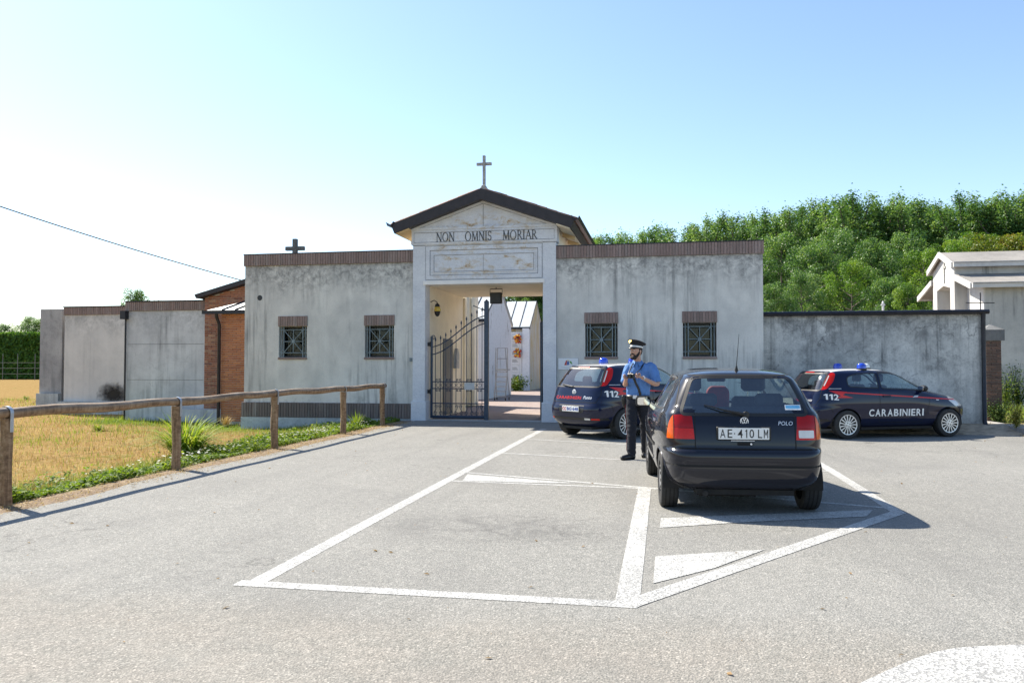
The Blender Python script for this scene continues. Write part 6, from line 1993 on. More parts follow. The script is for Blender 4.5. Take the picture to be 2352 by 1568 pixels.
    def flat_text(txt, y0, y1, z0, z1, x, mat, name, parent, bold=0.004, shear=0.0):
        vs, fs = text_flat(txt, 0.1, bold, 1.0, shear)
        vs = fit(vs, y0, y1, z0, z1)
        b = MB().add([(x, -a, b_) for a, b_ in vs], fs)
        return b.build(name, mat, parent)
    for ch, a, b_ in (('A',-0.222,-0.172),('E',-0.152,-0.108),('4',-0.058,-0.010),('1',0.012,0.026),('0',0.052,0.096),('L',0.132,0.170),('M',0.186,0.226)):
        if ch == '1':
            MB().add([(xp-0.0112, -(a-cy+0.045*u), 0.752+0.082*w) for u, w in [(0.0,0.72),(0.0,0.80),(0.28,1.0),(0.44,1.0),(0.44,0.0),(0.22,0.0),(0.22,0.82)]], ONE_F).build('plate_character', M['ink_black'], plate)
        elif ch == 'M':
            MB().add([(xp-0.0112, -(a-cy+0.040*u), 0.752+0.082*w) for u, w in [(0,0),(0.2,0),(0.2,0.68),(0.5,0.22),(0.8,0.68),(0.8,0),(1,0),(1,1),(0.84,1),(0.5,0.50),(0.16,1),(0,1)]], [(0,1,2,10,11),(2,3,9,10),(3,4,8,9),(4,5,6,7,8)]).build('plate_character', M['ink_black'], plate)
        else: flat_text(ch, a-cy, b_-cy, 0.752, 0.834, xp-0.0112, M['ink_black'], 'plate_character', plate, 0.0005)
    MB().lathe([(0.006,-0.0005),(0.006,0.0)],10,(xp-0.0108,cy+0.086,0.793),'x').build('plate_dot', M['ink_black'], plate)
    MB().box(xp-0.008,xp-0.004,cy-0.10,cy+0.12,0.722,0.7275).build('plate_bracket', M['chrome'], tg)
    # tailgate handle and lock
    vs = rounded([(-0.075,0.678),(0.075,0.678),(0.075,0.708),(-0.075,0.708)], 0.01)
    skin.drape(vs, [tuple(range(len(vs)))], 'rear', 1, 'handle_recess', M['gap'], tg, 0.002)
    MB().lathe([(0.010,-0.004),(0.010,0.004)], 12, (zx(0.693)-0.002,-0.055,0.693), 'x').build('lock', M['chrome'], tg)
    # emblem: ring with V over W
    xb = zx(0.908)-0.004; bz = 0.906; e = MB()
    for k in range(28):
        a0, a1 = 2*math.pi*k/28, 2*math.pi*(k+1)/28
        e.prism([(0.040*math.cos(a0)+cy*0,bz+0.040*math.sin(a0)),(0.040*math.cos(a1),bz+0.040*math.sin(a1)),(0.034*math.cos(a1),bz+0.034*math.sin(a1)),(0.034*math.cos(a0),bz+0.034*math.sin(a0))], 'x', xb-0.003, xb+0.004)
    def st(y0, z0, y1, z1, d):
        w = 0.0035
        e.prism([(y0-w,bz+z0),(y0+w,bz+z0),(y1+w,bz+z1),(y1-w,bz+z1)], 'x', xb-0.0032-d, xb+0.004)
    st(-0.014,0.031,0,0.004,0.0002); st(0.014,0.031,0,0.004,0.0004)
    st(-0.030,0.018,-0.013,-0.029,0.0006); st(-0.013,-0.029,0,0.0,0.0008); st(0,0.0,0.013,-0.029,0.0010); st(0.013,-0.029,0.030,0.018,0.0012)
    e.build('emblem', M['chrome'], tg, recalc=True)
    # model script
    vs, fs = text_flat('POLO', 0.1, 0.0, 1.0, 0.2); vs = fit(vs, 0.315, 0.45, 0.872, 0.909)
    skin.drape([(-a, b_) for a, b_ in vs], fs, 'rear', 1, 'model_name', M['chrome'], tg, 0.003, 0)
    # sticker in the rear window
    for (a, b_, c_, d, mt, lf) in ((-0.545,-0.395,1.015,1.063,'ink_white',0.002),(-0.538,-0.402,1.028,1.057,'sticker_blue',0.0035)):
        vs = [(a,c_),(b_,c_),(b_,d),(a,d)]
        skin.drape(vs, [(0,1,2,3)], 'rear', 1, 'sticker', M[mt], tg, lf)
    # wiper
    p0 = skin.hit('rear', -0.02, 0.972)[0] + Vector((-0.03,0,0)); p1 = skin.hit('rear', 0.20, 1.015)[0] + Vector((-0.03,0,0)); p2 = skin.hit('rear', 0.37, 1.06)[0] + Vector((-0.018,0,0))
    MB().tube([p0,p1],[0.016,0.010],6).build('wiper_arm', M['trim'], tg, smooth=True)
    MB().tube([p1+Vector((0,-0.10,-0.022)),p1+Vector((-0.004,0,0)),p2],[0.006,0.009,0.006],6).build('wiper_blade', M['trim'], tg, smooth=True)
    MB().lathe([(0.03,-0.035),(0.026,-0.02),(0.03,0.0)],12,(p0.x+0.03,p0.y,p0.z),'x').build('wiper_hub', M['trim'], tg, recalc=True)
    # aerial
    q = skin.hit('top', 0.56, -0.0)[0]
    MB().tube([q-Vector((0,0,0.005)), q+Vector((-0.01,0,0.03)), q+Vector((-0.015,0,0.05))],[0.022,0.012,0.006],8).tube([q+Vector((-0.015,0,0.05)),q+Vector((-0.06,-0.02,0.37))],[0.0045,0.002],6).build('aerial', M['trim'], root, smooth=True)
    # mirrors
    for s in (1, -1):
        mz = 1.005; mx = 2.22; yb = skin.hit('side', 2.3, 0.97, s)[0].y
        b = MB(); c = Vector((mx, yb+s*0.095, mz))
        prof = rounded([(c.y-0.095,mz-0.062),(c.y+0.095,mz-0.062),(c.y+0.095,mz+0.058),(c.y-0.085,mz+0.062)], 0.035)
        n = len(prof); vs = []; fs = []
        for i, (dx_, k_) in enumerate(((-0.03,0.97),(0.0,1.0),(0.06,0.86),(0.10,0.5))):
            for (yy, zz) in prof: vs.append((mx+dx_, c.y+(yy-c.y)*k_, mz+(zz-mz)*k_))
        for i in range(3):
            for k in range(n): fs.append((i*n+k, i*n+(k+1) % n, (i+1)*n+(k+1) % n, (i+1)*n+k))
        fs.append(tuple(range(n))[::-1]); fs.append(tuple(3*n+k for k in range(n)))
        b.add(vs, fs); b.tube([(mx+0.05,yb-s*0.03,mz-0.05),(mx+0.03,c.y-s*0.05,mz-0.03)],[0.05,0.035],8)
        mo = b.build('door_mirror', M['trim'], root, smooth=40, recalc=True)
        pf2 = [(c.y+(yy-c.y)*0.80, mz+(zz-mz)*0.78) for yy, zz in prof]
        MB().prism(pf2, 'x', mx-0.0325, mx-0.0305).build('mirror_glass', M['mirror_glass'], mo, recalc=True)
    # inside
    for y in (-0.36, 0.36): seat(root, 1.78, y, 0.50, M['fabric_dark'])
    b = MB(); b.prism([(0.72,0.45),(0.84,0.50),(0.66,1.02),(0.55,1.02)], 'y', -0.60, 0.60); b.build('rear_bench', M['fabric_dark'], root, bevel=0.03)
    for y in (-0.33, 0.33): MB().prism([(0.56,1.03),(0.66,1.03),(0.64,1.16),(0.575,1.16)], 'y', y-0.14, y+0.14).build('rear_headrest', M['fabric_dark'], root, bevel=0.03, smooth=60)
    MB().box(0.24,0.56,-0.60,0.60,0.93,0.95).build('parcel_shelf', M['dash'], root, bevel=0.006)
    MB().prism([(2.12,0.60),(2.62,0.60),(2.60,0.97),(2.25,0.95),(2.14,0.86)], 'y', -0.68, 0.68).build('dashboard', M['dash'], root, bevel=0.02)
    sw = MB(); n = 20
    sw.tube([(2.02+0.17*math.sin(2*math.pi*k/n)*0.35, 0.36+0.175*math.cos(2*math.pi*k/n), 0.90+0.165*math.sin(2*math.pi*k/n)) for k in range(n+1)], 0.013, 6)
    sw.build('steering_wheel', M['trim'], root, smooth=True)
    MB().box(2.02,2.05,-0.11,0.11,1.25,1.31).build('rear_view_mirror', M['trim'], root, bevel=0.015)
    b = MB().tube([(1.05,-0.1,0.19),(0.45,-0.1,0.20),(0.30,0.33,0.20),(0.06,0.38,0.215)], 0.028, 8); b.build('exhaust', M['under'], root, smooth=True)
    MB().box(0.20,0.42,-0.15,0.45,0.17,0.27).build('silencer', M['under'], root, bevel=0.03)
    # rounded reddish shape on the dashboard
    return root
polo = make_polo()
# ------------------------------------------------------------------ the two navy police hatchbacks
def make_punto():
    root = thing('police_car', (0,0,0), 'x x x x', 'police car', 'navy police hatchbacks')
    PAINT[root.name] = M['paint_navy']; P = M['paint_navy']
    T = [ (0.215,0.26,3.78,0.64,4.5,3),(0.25,0.15,3.88,0.72,5,3),(0.32,0.065,3.96,0.785,6,3),(0.40,0.025,4.00,0.815,6.5,3),(0.48,0.008,4.025,0.83,6.5,3),(0.56,0.0,4.03,0.838,6.5,3),(0.62,0.006,4.025,0.842,6.5,3),(0.655,0.022,4.01,0.8435,6.5,3),(0.69,0.045,3.98,0.8435,6.5,3),
          (0.74,0.060,3.92,0.8435,6.5,3),(0.80,0.072,3.82,0.840,6.3,3),(0.85,0.083,3.68,0.835,6,3.1),(0.90,0.096,3.50,0.828,6,3.2),(0.95,0.112,3.27,0.820,6,3.3),(1.00,0.132,3.03,0.808,5.8,3.6),(1.04,0.152,2.90,0.790,5.8,4),(1.10,0.185,2.77,0.762,5.6,4.2),
          (1.18,0.232,2.60,0.728,5.4,4.4),(1.27,0.290,2.42,0.688,5.2,4.4),(1.35,0.345,2.25,0.648,5,4.4),(1.395,0.382,2.14,0.615,4.8,4.2),(1.420,0.412,2.06,0.585,4.5,4),(1.440,0.47,1.98,0.545,4,3.6),(1.458,0.60,1.90,0.48,3.5,3.2),(1.473,0.80,1.82,0.39,3,2.8),(1.484,1.05,1.73,0.26,2.6,2.5),(1.49,1.30,1.58,0.08,2,2)]
    bm = ring_body(T, taper=0.04)
    skin = Skin(bm)
    lay = bm.faces.layers.int.new('pid')
    RW = (0.72, 3.23)
    rear = lambda f, c: c.x < 0.70 and f.normal.x < -0.2
    side = lambda f, c: abs(f.normal.y) > 0.35
    front = lambda f, c: c.x > 1.7 and f.normal.x > 0.15
    roofp = rounded([(0.40,-0.52),(1.92,-0.50),(1.92,0.50),(0.40,0.52)], [0.05,0.25,0.25,0.05], 6)
    cut_region(bm, roofp, 'top', lambda f, c: c.z > 1.405, 8, lay)
    cut_region(bm, rounded([(-0.60,0.72),(0.60,0.72),(0.66,0.86),(0.64,1.02),(0.565,1.405),(-0.565,1.405),(-0.64,1.02),(-0.66,0.86)], 0.05), 'end', rear, 2, lay)
    cut_region(bm, rounded([(-0.600,1.035),(0.600,1.035),(0.505,1.372),(-0.505,1.372)], 0.06), 'end', lambda f, c: c.x < 0.7 and f.normal.x < -0.2, 1, lay)
    door = rounded([(1.48,0.34),(2.56,0.34),(2.72,0.70),(2.76,1.02),(2.14,1.395),(1.56,1.415),(1.50,1.05)], [0.06,0.10,0.06,0.02,0.15,0.06,0.03])
    cut_region(bm, door, 'side', side, 3, lay)
    w1 = rounded([(1.58,1.065),(2.62,1.015),(2.52,1.10),(2.18,1.33),(1.90,1.385),(1.60,1.395)], [0.06,0.03,0.03,0.15,0.1,0.04], 5)
    w2 = rounded([(0.79,1.10),(1.51,1.068),(1.53,1.39),(1.05,1.375),(0.80,1.30)], [0.08,0.05,0.05,0.10,0.08], 5)
    cut_region(bm, w1, 'side', side, 4, lay)
    cut_region(bm, w2, 'side', side, 5, lay)
    cut_region(bm, rounded([(-0.68,1.03),(0.68,1.03),(0.54,1.395),(-0.54,1.395)], 0.05), 'end', front, 6, lay)
    for s in (-1, 1):
        lamp = rounded([(0.02,1.025),(0.305,1.045),(0.50,1.21),(0.60,1.395),(0.36,1.415),(0.10,1.3)], [0.02,0.05,0.1,0.05,0.02,0.02])
        lim = [(s*0.622,1.0),(s*0.95,1.0),(s*0.95,1.43),(s*0.525,1.43)]
        if s < 0: lim = lim[::-1]
        cut_region(bm, lim, 'end', lambda f, c, s=s, lay=lay: c.y*s > 0 and c.x < 0.75 and f[lay] != 1, 20, lay)
        cut_region(bm, lamp, 'side', lambda f, c, s=s, lay=lay: f[lay] == 20 and c.y*s > 0, 10+(s > 0), lay)
        for f in bm.faces:
            if f[lay] == 20: f[lay] = 0
        hl = rounded([(3.30,0.80),(3.50,0.66),(3.80,0.66),(3.78,0.82),(3.42,0.93)], 0.05)
        cut_region(bm, hl, 'side', lambda f, c, s=s: c.y*s > 0.36 and c.x > 3.2, 16+(s > 0), lay)
    car_core(root, bm, lay, skin, RW, 0.305, 0.82, 1.475, 0.345, (0.12,3.85,0.74,0.19), 'spoke', 0.185)
    bm_obj(take(bm, lay, 0), 'body', P, root)
    bm_obj(take(bm, lay, 8), 'roof_panel', M['paint_white'], root)
    tg = bm_obj(take(bm, lay, 2), 'tailgate', P, root)
    bm_obj(take(bm, lay, 1), 'rear_window', M['car_glass'], tg)
    for b2 in split_islands(take(bm, lay, 3)):
        if len(b2.faces) < 60: b2.free(); continue
        dr = bm_obj(b2, 'door', P, root); s = 1 if dr.data.vertices[0].co.y > 0 else -1
        loc, nr = skin.hit('side', 1.62, 0.90, s)
        MB().box(1.57,1.76,*sorted((loc.y-s*0.004, loc.y+s*0.024)),0.885,0.92).build('handle', P, dr, bevel=0.008)
    for b2 in split_islands(take(bm, lay, 4)):
        bm_obj(b2, 'door_window', M['car_glass'], root)
    for b2 in split_islands(take(bm, lay, 5)): bm_obj(b2, 'quarter_window', M['car_glass'], root)
    bm_obj(take(bm, lay, 6), 'windscreen', M['car_glass'], root)
    for s in (-1, 1):
        i = int(s > 0)
        lo = bm_obj(take(bm, lay, 10+i), 'rear_lamp', M['lens_red2'], root)
        skin.ribbon([(0.30,1.12),(0.46,1.34)], 0.015, 'side', s, 'lamp_chrome', M['lens_white'], lo, 0.003)
        bm_obj(take(bm, lay, 16+i), 'headlamp', M['lens_white'], root)
    G_ = M['gap']
    def rib(pts, w, view, s=1, nm='panel_gap', mat=None, closed=False, lift=0.0022, par=None): return skin.ribbon(pts, w, view, s, nm, mat or G_, par or root, lift, closed)
    rib(rounded([(-0.60,0.72),(0.60,0.72),(0.66,0.86),(0.64,1.02)], [0,0.05,0.05,0]), 0.009, 'rear')
    rib([(-0.60,0.722),(-0.655,0.86),(-0.64,1.02)], 0.008, 'rear')
    rib(rounded([(-0.612,1.022),(0.612,1.022),(0.518,1.385),(-0.518,1.385)], 0.06), 0.026, 'rear', 1, 'window_seal', M['trim'], True)
    vs = rounded([(-0.16,1.392),(0.16,1.392),(0.15,1.414),(-0.15,1.414)], 0.008)
    skin.drape(vs, [tuple(range(len(vs)))], 'rear', 1, 'high_brake_lamp', M['lens_red2'], root, 0.012)
    rib([(-0.78,0.40),(0.78,0.40)], 0.05, 'rear', 1, 'bumper_strip', M['trim'], lift=0.004)
    for s in (-1, 1):
        vs = rounded([(s*0.52,0.385),(s*0.66,0.385),(s*0.66,0.415),(s*0.52,0.415)], 0.008)
        skin.drape(vs, [tuple(range(len(vs)))], 'rear', 1, 'bumper_reflector', M['lens_red2'], root, 0.006)
    vs = rounded([(-0.50,0.382),(-0.36,0.382),(-0.36,0.418),(-0.50,0.418)], 0.008)
    skin.drape(vs, [tuple(range(len(vs)))], 'rear', 1, 'reversing_lamp', M['lens_white'], root, 0.006)
    for s in (-1, 1):
        rib(door, 0.008, 'side', s, closed=True)
        rib(w1, 0.022, 'side', s, 'window_seal', M['trim'], True); rib(w2, 0.022, 'side', s, 'window_seal', M['trim'], True)
        rib([(0.06,0.70),(0.36,0.66),(0.40,0.55)], 0.008, 'side', s)
        # livery: red lightning line
        z = lambda x: 1.005 - 0.062*(x-0.30)
        line = [(x, z(x)) for x in frange(0.62, 3.55, 0.1)]
        rib(line, 0.024, 'side', s, 'red_line', M['ink_red'], lift=0.003)
        vs = [(0.34,z(0.34)+0.020),(0.72,z(0.72)+0.018),(0.62,z(0.62)-0.055),(0.86,z(0.86)-0.10),(0.48,z(0.48)-0.125),(0.58,z(0.58)-0.075)]
        if s > 0: fs_ = [(0,1,2,5),(2,3,4,5)]
        else: fs_ = [(5,2,1,0),(5,4,3,2)]
        skin.drape(vs, fs_, 'side', s, 'red_flash', M['ink_red'], root, 0.0042)
        def put(tv, tf, x0, x1, z0, z1, nm, slant=0.0):
            tv = fit(tv, x0, x1, z0, z1, flip=(s > 0))
            tv = [(x, zz - slant*(x-0.24)) for x, zz in tv]
            skin.drape(tv, tf, 'side', s, nm, M['ink_white'], root, 0.0058, 0.12)
        d1, d2, d3 = ((0.24,0.31),(0.335,0.405),(0.425,0.53)) if s < 0 else ((0.46,0.53),(0.365,0.435),(0.24,0.345))
        put(ONE_V, ONE_F, *d1, 0.835, 0.955, 'number_digit', 0.05); put(ONE_V, ONE_F, *d2, 0.835, 0.955, 'number_digit', 0.05)
        tv, tf = text_flat('2', 0.2, 0.004); put(tv, tf, *d3, 0.835, 0.957, 'number_digit', 0.05)
        name_ = 'CARABINIERI'; wd = {'C':1.05,'A':1.05,'R':1.0,'B':0.98,'I':0.45,'N':1.05,'E':0.9}
        tot = sum(wd[c] for c in name_); x = 1.22 if s < 0 else 2.60; sg_ = 1 if s < 0 else -1
        for c in name_:
            w_ = wd[c]/tot*1.38; tv, tf = text_flat(c, 0.2, 0.0045)
            xa, xb = sorted((x, x+sg_*(w_-0.028))); put(tv, tf, xa, xb, 0.475, 0.625, 'name_letter'); x += sg_*w_
        rib([(0.36,1.062),(0.62,1.062)], 0.008, 'side', s, 'side_motto', M['ink_white'], lift=0.004)
        vs = [(2.30,0.865),(2.44,0.875),(2.46,0.91),(2.36,0.905)]
        skin.drape(vs, [(0,1,2,3)], 'side', s, 'door_badge', M['plaque_edge'], root, 0.005)
        vs = rounded([(2.92,0.80),(3.0,0.795),(3.0,0.815),(2.92,0.82)], 0.006)
        skin.drape(vs, [tuple(range(len(vs)))], 'side', s, 'side_repeater', M['lens_white'], root, 0.004)
    # tailgate lettering, badge, plate
    tv, tf = text_flat('CARABINIERI', 0.1, 0.002, 1.05)
    skin.drape([(-x, zz) for x, zz in fit(tv, -0.50, 0.22, 0.775, 0.835)], tf, 'rear', 1, 'tailgate_lettering', M['ink_red'], tg, 0.004, 0.12)
    tv, tf = text_flat('Punto', 0.1, 0.001, 1.0, 0.3)
    skin.drape([(-x, zz) for x, zz in fit(tv, 0.28, 0.50, 0.785, 0.845)], tf, 'rear', 1, 'model_name', M['chrome'], tg, 0.004, 0.12)
    loc, nr = skin.hit('rear', 0.0, 0.915)
    MB().lathe([(0.006,-0.012),(0.05,-0.010),(0.055,0.0)], 20, (loc.x,0,0.915), 'x').build('badge', M['chrome'], tg, smooth=True, recalc=True)
    MB().lathe([(0.004,-0.0145),(0.036,-0.0125),(0.036,-0.010)], 20, (loc.x,0,0.915), 'x').build('badge_centre', M['plaque_edge'], tg, recalc=True)
    loc, nr = skin.hit('rear', 0.0, 0.585)
    xp = loc.x - 0.012
    vs = rounded([(-0.34,0.515),(0.34,0.515),(0.36,0.66),(-0.36,0.66)], 0.03)
    skin.drape(vs, [tuple(range(len(vs)))], 'rear', 1, 'plate_recess', M['trim'], root, 0.002)
    pt = MB().box(xp-0.004, xp, -0.235, 0.235, 0.535, 0.64).build('number_plate', M['plate_white'], root, bevel=0.001)
    tv, tf = text_flat('CC', 0.1, 0.003); tv = fit(tv, -0.225, -0.115, 0.555, 0.62)
    MB().add([(xp-0.0052,-a,b_) for a,b_ in tv], tf).build('plate_letters', M['ink_red'], pt)
    tv, tf = text_flat('BG·648', 0.1, 0.003); tv = fit(tv, -0.095, 0.225, 0.555, 0.62)
    MB().add([(xp-0.0052,-a,b_) for a,b_ in tv], tf).build('plate_numbers', M['ink_blue'], pt)
    # rear wiper
    p0 = skin.hit('rear', 0.05, 1.02)[0] + Vector((-0.03,0,0)); p1 = skin.hit('rear', 0.42, 1.065)[0] + Vector((-0.02,0,0))
    MB().tube([p0, p0.lerp(p1,0.5)+Vector((-0.012,0,0)), p1],[0.018,0.014,0.007],6).build('rear_wiper', M['trim'], tg, smooth=True)
    # spoiler lip over the rear window
    pts = [skin.hit('rear', y, 1.418)[0] for y in frange(-0.50,0.50,0.1)]
    MB().tube([p+Vector((-0.01,0,0.0)) for p in pts], 0.016, 8).build('spoiler_lip', P, root, smooth=True)
    # beacons
    for y in (-0.42, 0.42):
        q = skin.hit('top', 1.36, y)[0]
        bc = MB().lathe([(0.105,-0.01),(0.108,0.02),(0.09,0.025)], 20, q).build('beacon', M['trim'], root, smooth=True, recalc=True)
        MB().lathe([(0.100,0.02),(0.096,0.08),(0.085,0.115),(0.05,0.135),(0.004,0.14)], 20, q).build('beacon_dome', M['beacon_blue'], bc, smooth=60, recalc=True)
    q = skin.hit('top', 1.60, -0.22)[0]
    bc = MB().lathe([(0.11,-0.01),(0.11,0.02),(0.09,0.025)], 20, q).build('siren', M['trim'], root, smooth=True, recalc=True)
    MB().lathe([(0.105,0.02),(0.095,0.075),(0.06,0.11),(0.004,0.12)], 20, q).build('siren_dome', M['dome_clear'], bc, smooth=60, recalc=True)
    for s in (1, -1):
        mx, mz = 2.52, 1.06; yb = skin.hit('side', 2.6, 1.0, s)[0].y
        b = MB().ball((mx+0.03, yb+s*0.13, mz), 0.075, 0.105, 0.07, 14, 10); b.tube([(mx+0.06,yb-s*0.03,mz-0.06),(mx+0.04,yb+s*0.07,mz-0.03)],[0.045,0.03],8)
        mo = b.build('door_mirror', M['trim'], root, smooth=60, recalc=True)
        MB().prism(rounded([(yb+s*0.13-0.08,mz-0.05),(yb+s*0.13+0.08,mz-0.05),(yb+s*0.13+0.08,mz+0.05),(yb+s*0.13-0.08,mz+0.05)],0.03), 'x', mx-0.052, mx-0.046).build('mirror_glass', M['mirror_glass'], mo, recalc=True)
    for y in (-0.37, 0.37): seat(root, 1.95, y, 0.54, M['fabric_dark'])
    b = MB(); b.prism([(0.92,0.48),(1.04,0.53),(0.86,1.06),(0.75,1.06)], 'y', -0.62, 0.62); b.build('rear_bench', M['fabric_dark'], root, bevel=0.03)
    for y in (-0.36, 0.36): MB().prism([(0.77,1.07),(0.87,1.07),(0.85,1.22),(0.785,1.22)], 'y', y-0.13, y+0.13).build('rear_headrest', M['fabric_dark'], root, bevel=0.03, smooth=60)
    MB().box(0.26,0.76,-0.62,0.62,0.96,0.98).build('parcel_shelf', M['dash'], root, bevel=0.006)
    MB().prism([(2.30,0.65),(2.85,0.65),(2.82,1.0),(2.45,1.0),(2.32,0.9)], 'y', -0.70, 0.70).build('dashboard', M['dash'], root, bevel=0.02)
    sw = MB(); n = 20
    sw.tube([(2.24+0.06*math.sin(2*math.pi*k/n), 0.37+0.175*math.cos(2*math.pi*k/n), 0.95+0.165*math.sin(2*math.pi*k/n)) for k in range(n+1)], 0.013, 6)
    sw.build('steering_wheel', M['trim'], root, smooth=True)
    MB().tube([(0.5,0.35,0.24),(0.10,0.36,0.25)], 0.025, 8).build('exhaust', M['under'], root, smooth=True)
    return root
punto = make_punto()
def place_car(o, rear_axle_x, x, y, head, z=0.0):
    """x, y: middle of the rear axle; head: direction of travel, degrees from +X"""
    a = R(head)
    o.rotation_euler = (0, 0, a)
    o.location = (x - rear_axle_x*math.cos(a), y - rear_axle_x*math.sin(a), z)
place_car(polo, 0.585, 5.31, -11.74, 94.2)
punto2 = copy_tree(punto)
def from_right_wheel(o, rw, head, z):
    a = R(head)
    place_car(o, 0.72, rw[0]-0.737*math.sin(a), rw[1]+0.737*math.cos(a), head, z)
punto['label'] = 'navy police hatchback seen from behind, half hidden by the standing officer'
punto2['label'] = 'navy police hatchback seen from its side, parked along the stained low wall'
from_right_wheel(punto, (3.80,-4.38), 50, 0.0)
from_right_wheel(punto2, (8.37,-2.22), 23.5, -0.115)

# unidentified rounded red thing seen through the hatchback's rear window
a = R(94.2)
ro = MB().prism(rounded([(-0.13,0.92),(0.13,0.92),(0.135,1.14),(0.09,1.20),(-0.09,1.20),(-0.135,1.14)], 0.06, 5), 'x', -0.03, 0.03).build('red_object', m_plain('matt_red', (0.30,0.03,0.035), 0.7, var=0.2), bevel=0.015, smooth=60)
c = polo.matrix_basis @ Vector((1.98, -0.01, 0)); ro.location = c; ro.rotation_euler = (0,0,a)
tag(ro, 'rounded red object inside the dark hatchback, seen through its rear window', 'object')
# ------------------------------------------------------------------ the officer holding a camera
def m_skin():
    t = NT('skin'); s = t.obj(); f = t.noise(s, 30, 4)
    col = t.ramp(f, [(0.3,(0.46,0.25,0.17)),(0.7,(0.56,0.33,0.23))])
    p = t.bsdf(col, 0.5, 0.0); p.inputs['Subsurface Weight'].default_value = 0.1; p.inputs['Subsurface Radius'].default_value = (0.01,0.004,0.002)
    return t.mat
def m_cloth(name, c, fold=0.25, rough=0.85):
    t = NT(name); s = t.obj()
    f = t.noise(t.map(s,(9,9,5)), 1.0, 5, 0.6, 1.2)
    col = t.ramp(f, [(0.3,tuple(x*0.8 for x in c)),(0.7,tuple(min(1,x*1.15) for x in c))])
    t.bsdf(col, rough, 0.0, t.bump(f, fold, 0.04)); return t.mat
M['skin'] = m_skin()
M['shirt_blue'] = m_cloth('light_blue_shirt', (0.10,0.225,0.50), 0.5)
M['trouser_black'] = m_cloth('navy_black_trousers', (0.009,0.010,0.017), 0.6)
M['hair'] = m_plain('dark_beard', (0.020,0.014,0.011), 0.8, var=0.4, scale=60, bump=0.4)
M['leather'] = m_plain('black_leather', (0.010,0.010,0.011), 0.35, var=0.3, scale=20)
M['leather_white'] = m_plain('white_leather', (0.72,0.71,0.68), 0.5, var=0.06)
M['gold'] = m_plain('gilt_badge', (0.70,0.52,0.18), 0.35, 0.7, var=0.3, scale=60)
M['cap_cloth'] = m_plain('black_cap_cloth', (0.008,0.008,0.011), 0.8, var=0.2)
M['stripe_red'] = m_plain('red_stripe', (0.50,0.012,0.014), 0.8, var=0.1)
M['eye_white'] = m_plain('eye_white', (0.7,0.68,0.64), 0.3, var=0.02)
OF = Vector((-0.36,-0.93,0)).normalized(); OL = Vector((-OF.y*-1, 0, 0))
OL = Vector((0.93,-0.36,0)).normalized()       # his left-hand side
UPV = Vector((0,0,1))
class Body:
    def __init__(self): self.b = MB()
    def limb(self, pts, rs, n=16, sy=1.0):
        P = [Vector(p) for p in pts]; out = [P[0]]; ro = [rs[0]]
        for i in range(len(P)-1):
            k = 5
            for j in range(1, k+1):
                t = j/k; p0 = P[max(i-1,0)]; p1 = P[i]; p2 = P[i+1]; p3 = P[min(i+2,len(P)-1)]
                out.append(0.5*((2*p1)+(p2-p0)*t+(2*p0-5*p1+4*p2-p3)*t*t+(3*p1-p0-3*p2+p3)*t**3))
                ro.append(rs[i]+(rs[i+1]-rs[i])*(t*t*(3-2*t)))
        self.b.tube(out, ro, n, True, 0, sy); return self
    def loft(self, secs, left=OL, front=OF, n=24):
        vs = []; fs = []
        for c, hw, hd in secs:
            for k in range(n):
                a = 2*math.pi*k/n
                ca, sa = math.cos(a), math.sin(a)
                vs.append(Vector(c) + left*hw*math.copysign(abs(ca)**0.8, ca) + front*hd*math.copysign(abs(sa)**0.8, sa))
        m = len(secs)
        for i in range(m-1):
            for k in range(n): fs.append((i*n+k, i*n+(k+1)%n, (i+1)*n+(k+1)%n, (i+1)*n+k))
        fs.append(tuple(range(n))[::-1]); fs.append(tuple((m-1)*n+k for k in range(n)))
        self.b.add(vs, fs); return self
    def ball(self, c, r, rot=None, n=18):
        m = MB().ball((0,0,0), *r, n, n//2+2)
        vs = [Vector(v) for v in m.v]
        if rot is not None: vs = [rot @ v for v in vs]
        self.b.add([v+Vector(c) for v in vs], m.f); return self
    def fuse(self, name, mat, parent, voxel, smooth=4, mask=None):
        o = self.b.build(name, mat, None, recalc=True)
        md = o.modifiers.new('r', 'REMESH'); md.mode = 'VOXEL'; md.voxel_size = voxel
        sm = o.modifiers.new('s', 'SMOOTH'); sm.iterations = smooth; sm.factor = 0.5
        dg = bpy.context.evaluated_depsgraph_get()
        me = bpy.data.meshes.new_from_object(o.evaluated_get(dg))
        old = o.data; o.modifiers.clear(); o.data = me; me.name = name
        bpy.data.meshes.remove(old)
        if not me.materials: me.materials.append(mat)
        me.polygons.foreach_set('use_smooth', [True]*len(me.polygons))
        o.parent = parent
        return o
from mathutils import noise as mnoise
def wrinkle(o, amp, sx, sz, seed, gather=()):
    me = o.data; me.update()
    nr = [v.normal.copy() for v in me.vertices]
    for v, n in zip(me.vertices, nr):
        p = v.co
        a = amp*(0.55+sum(1.2*math.exp(-((p-g).length/r)**2) for g, r in gather))
        q = Vector((p.x*sx+seed, p.y*sx, p.z*sz + 0.6*math.sin(p.x*9+seed)))
        d = 1-abs(mnoise.noise(q))*2.6
        v.co = p + n*a*d
def frame_rot(fwd, up=UPV):
    """matrix whose -y axis is fwd"""
    y = -Vector(fwd).normalized(); x = y.cross(up).normalized(); z = x.cross(y)
    return Matrix((x, y, z)).transposed()
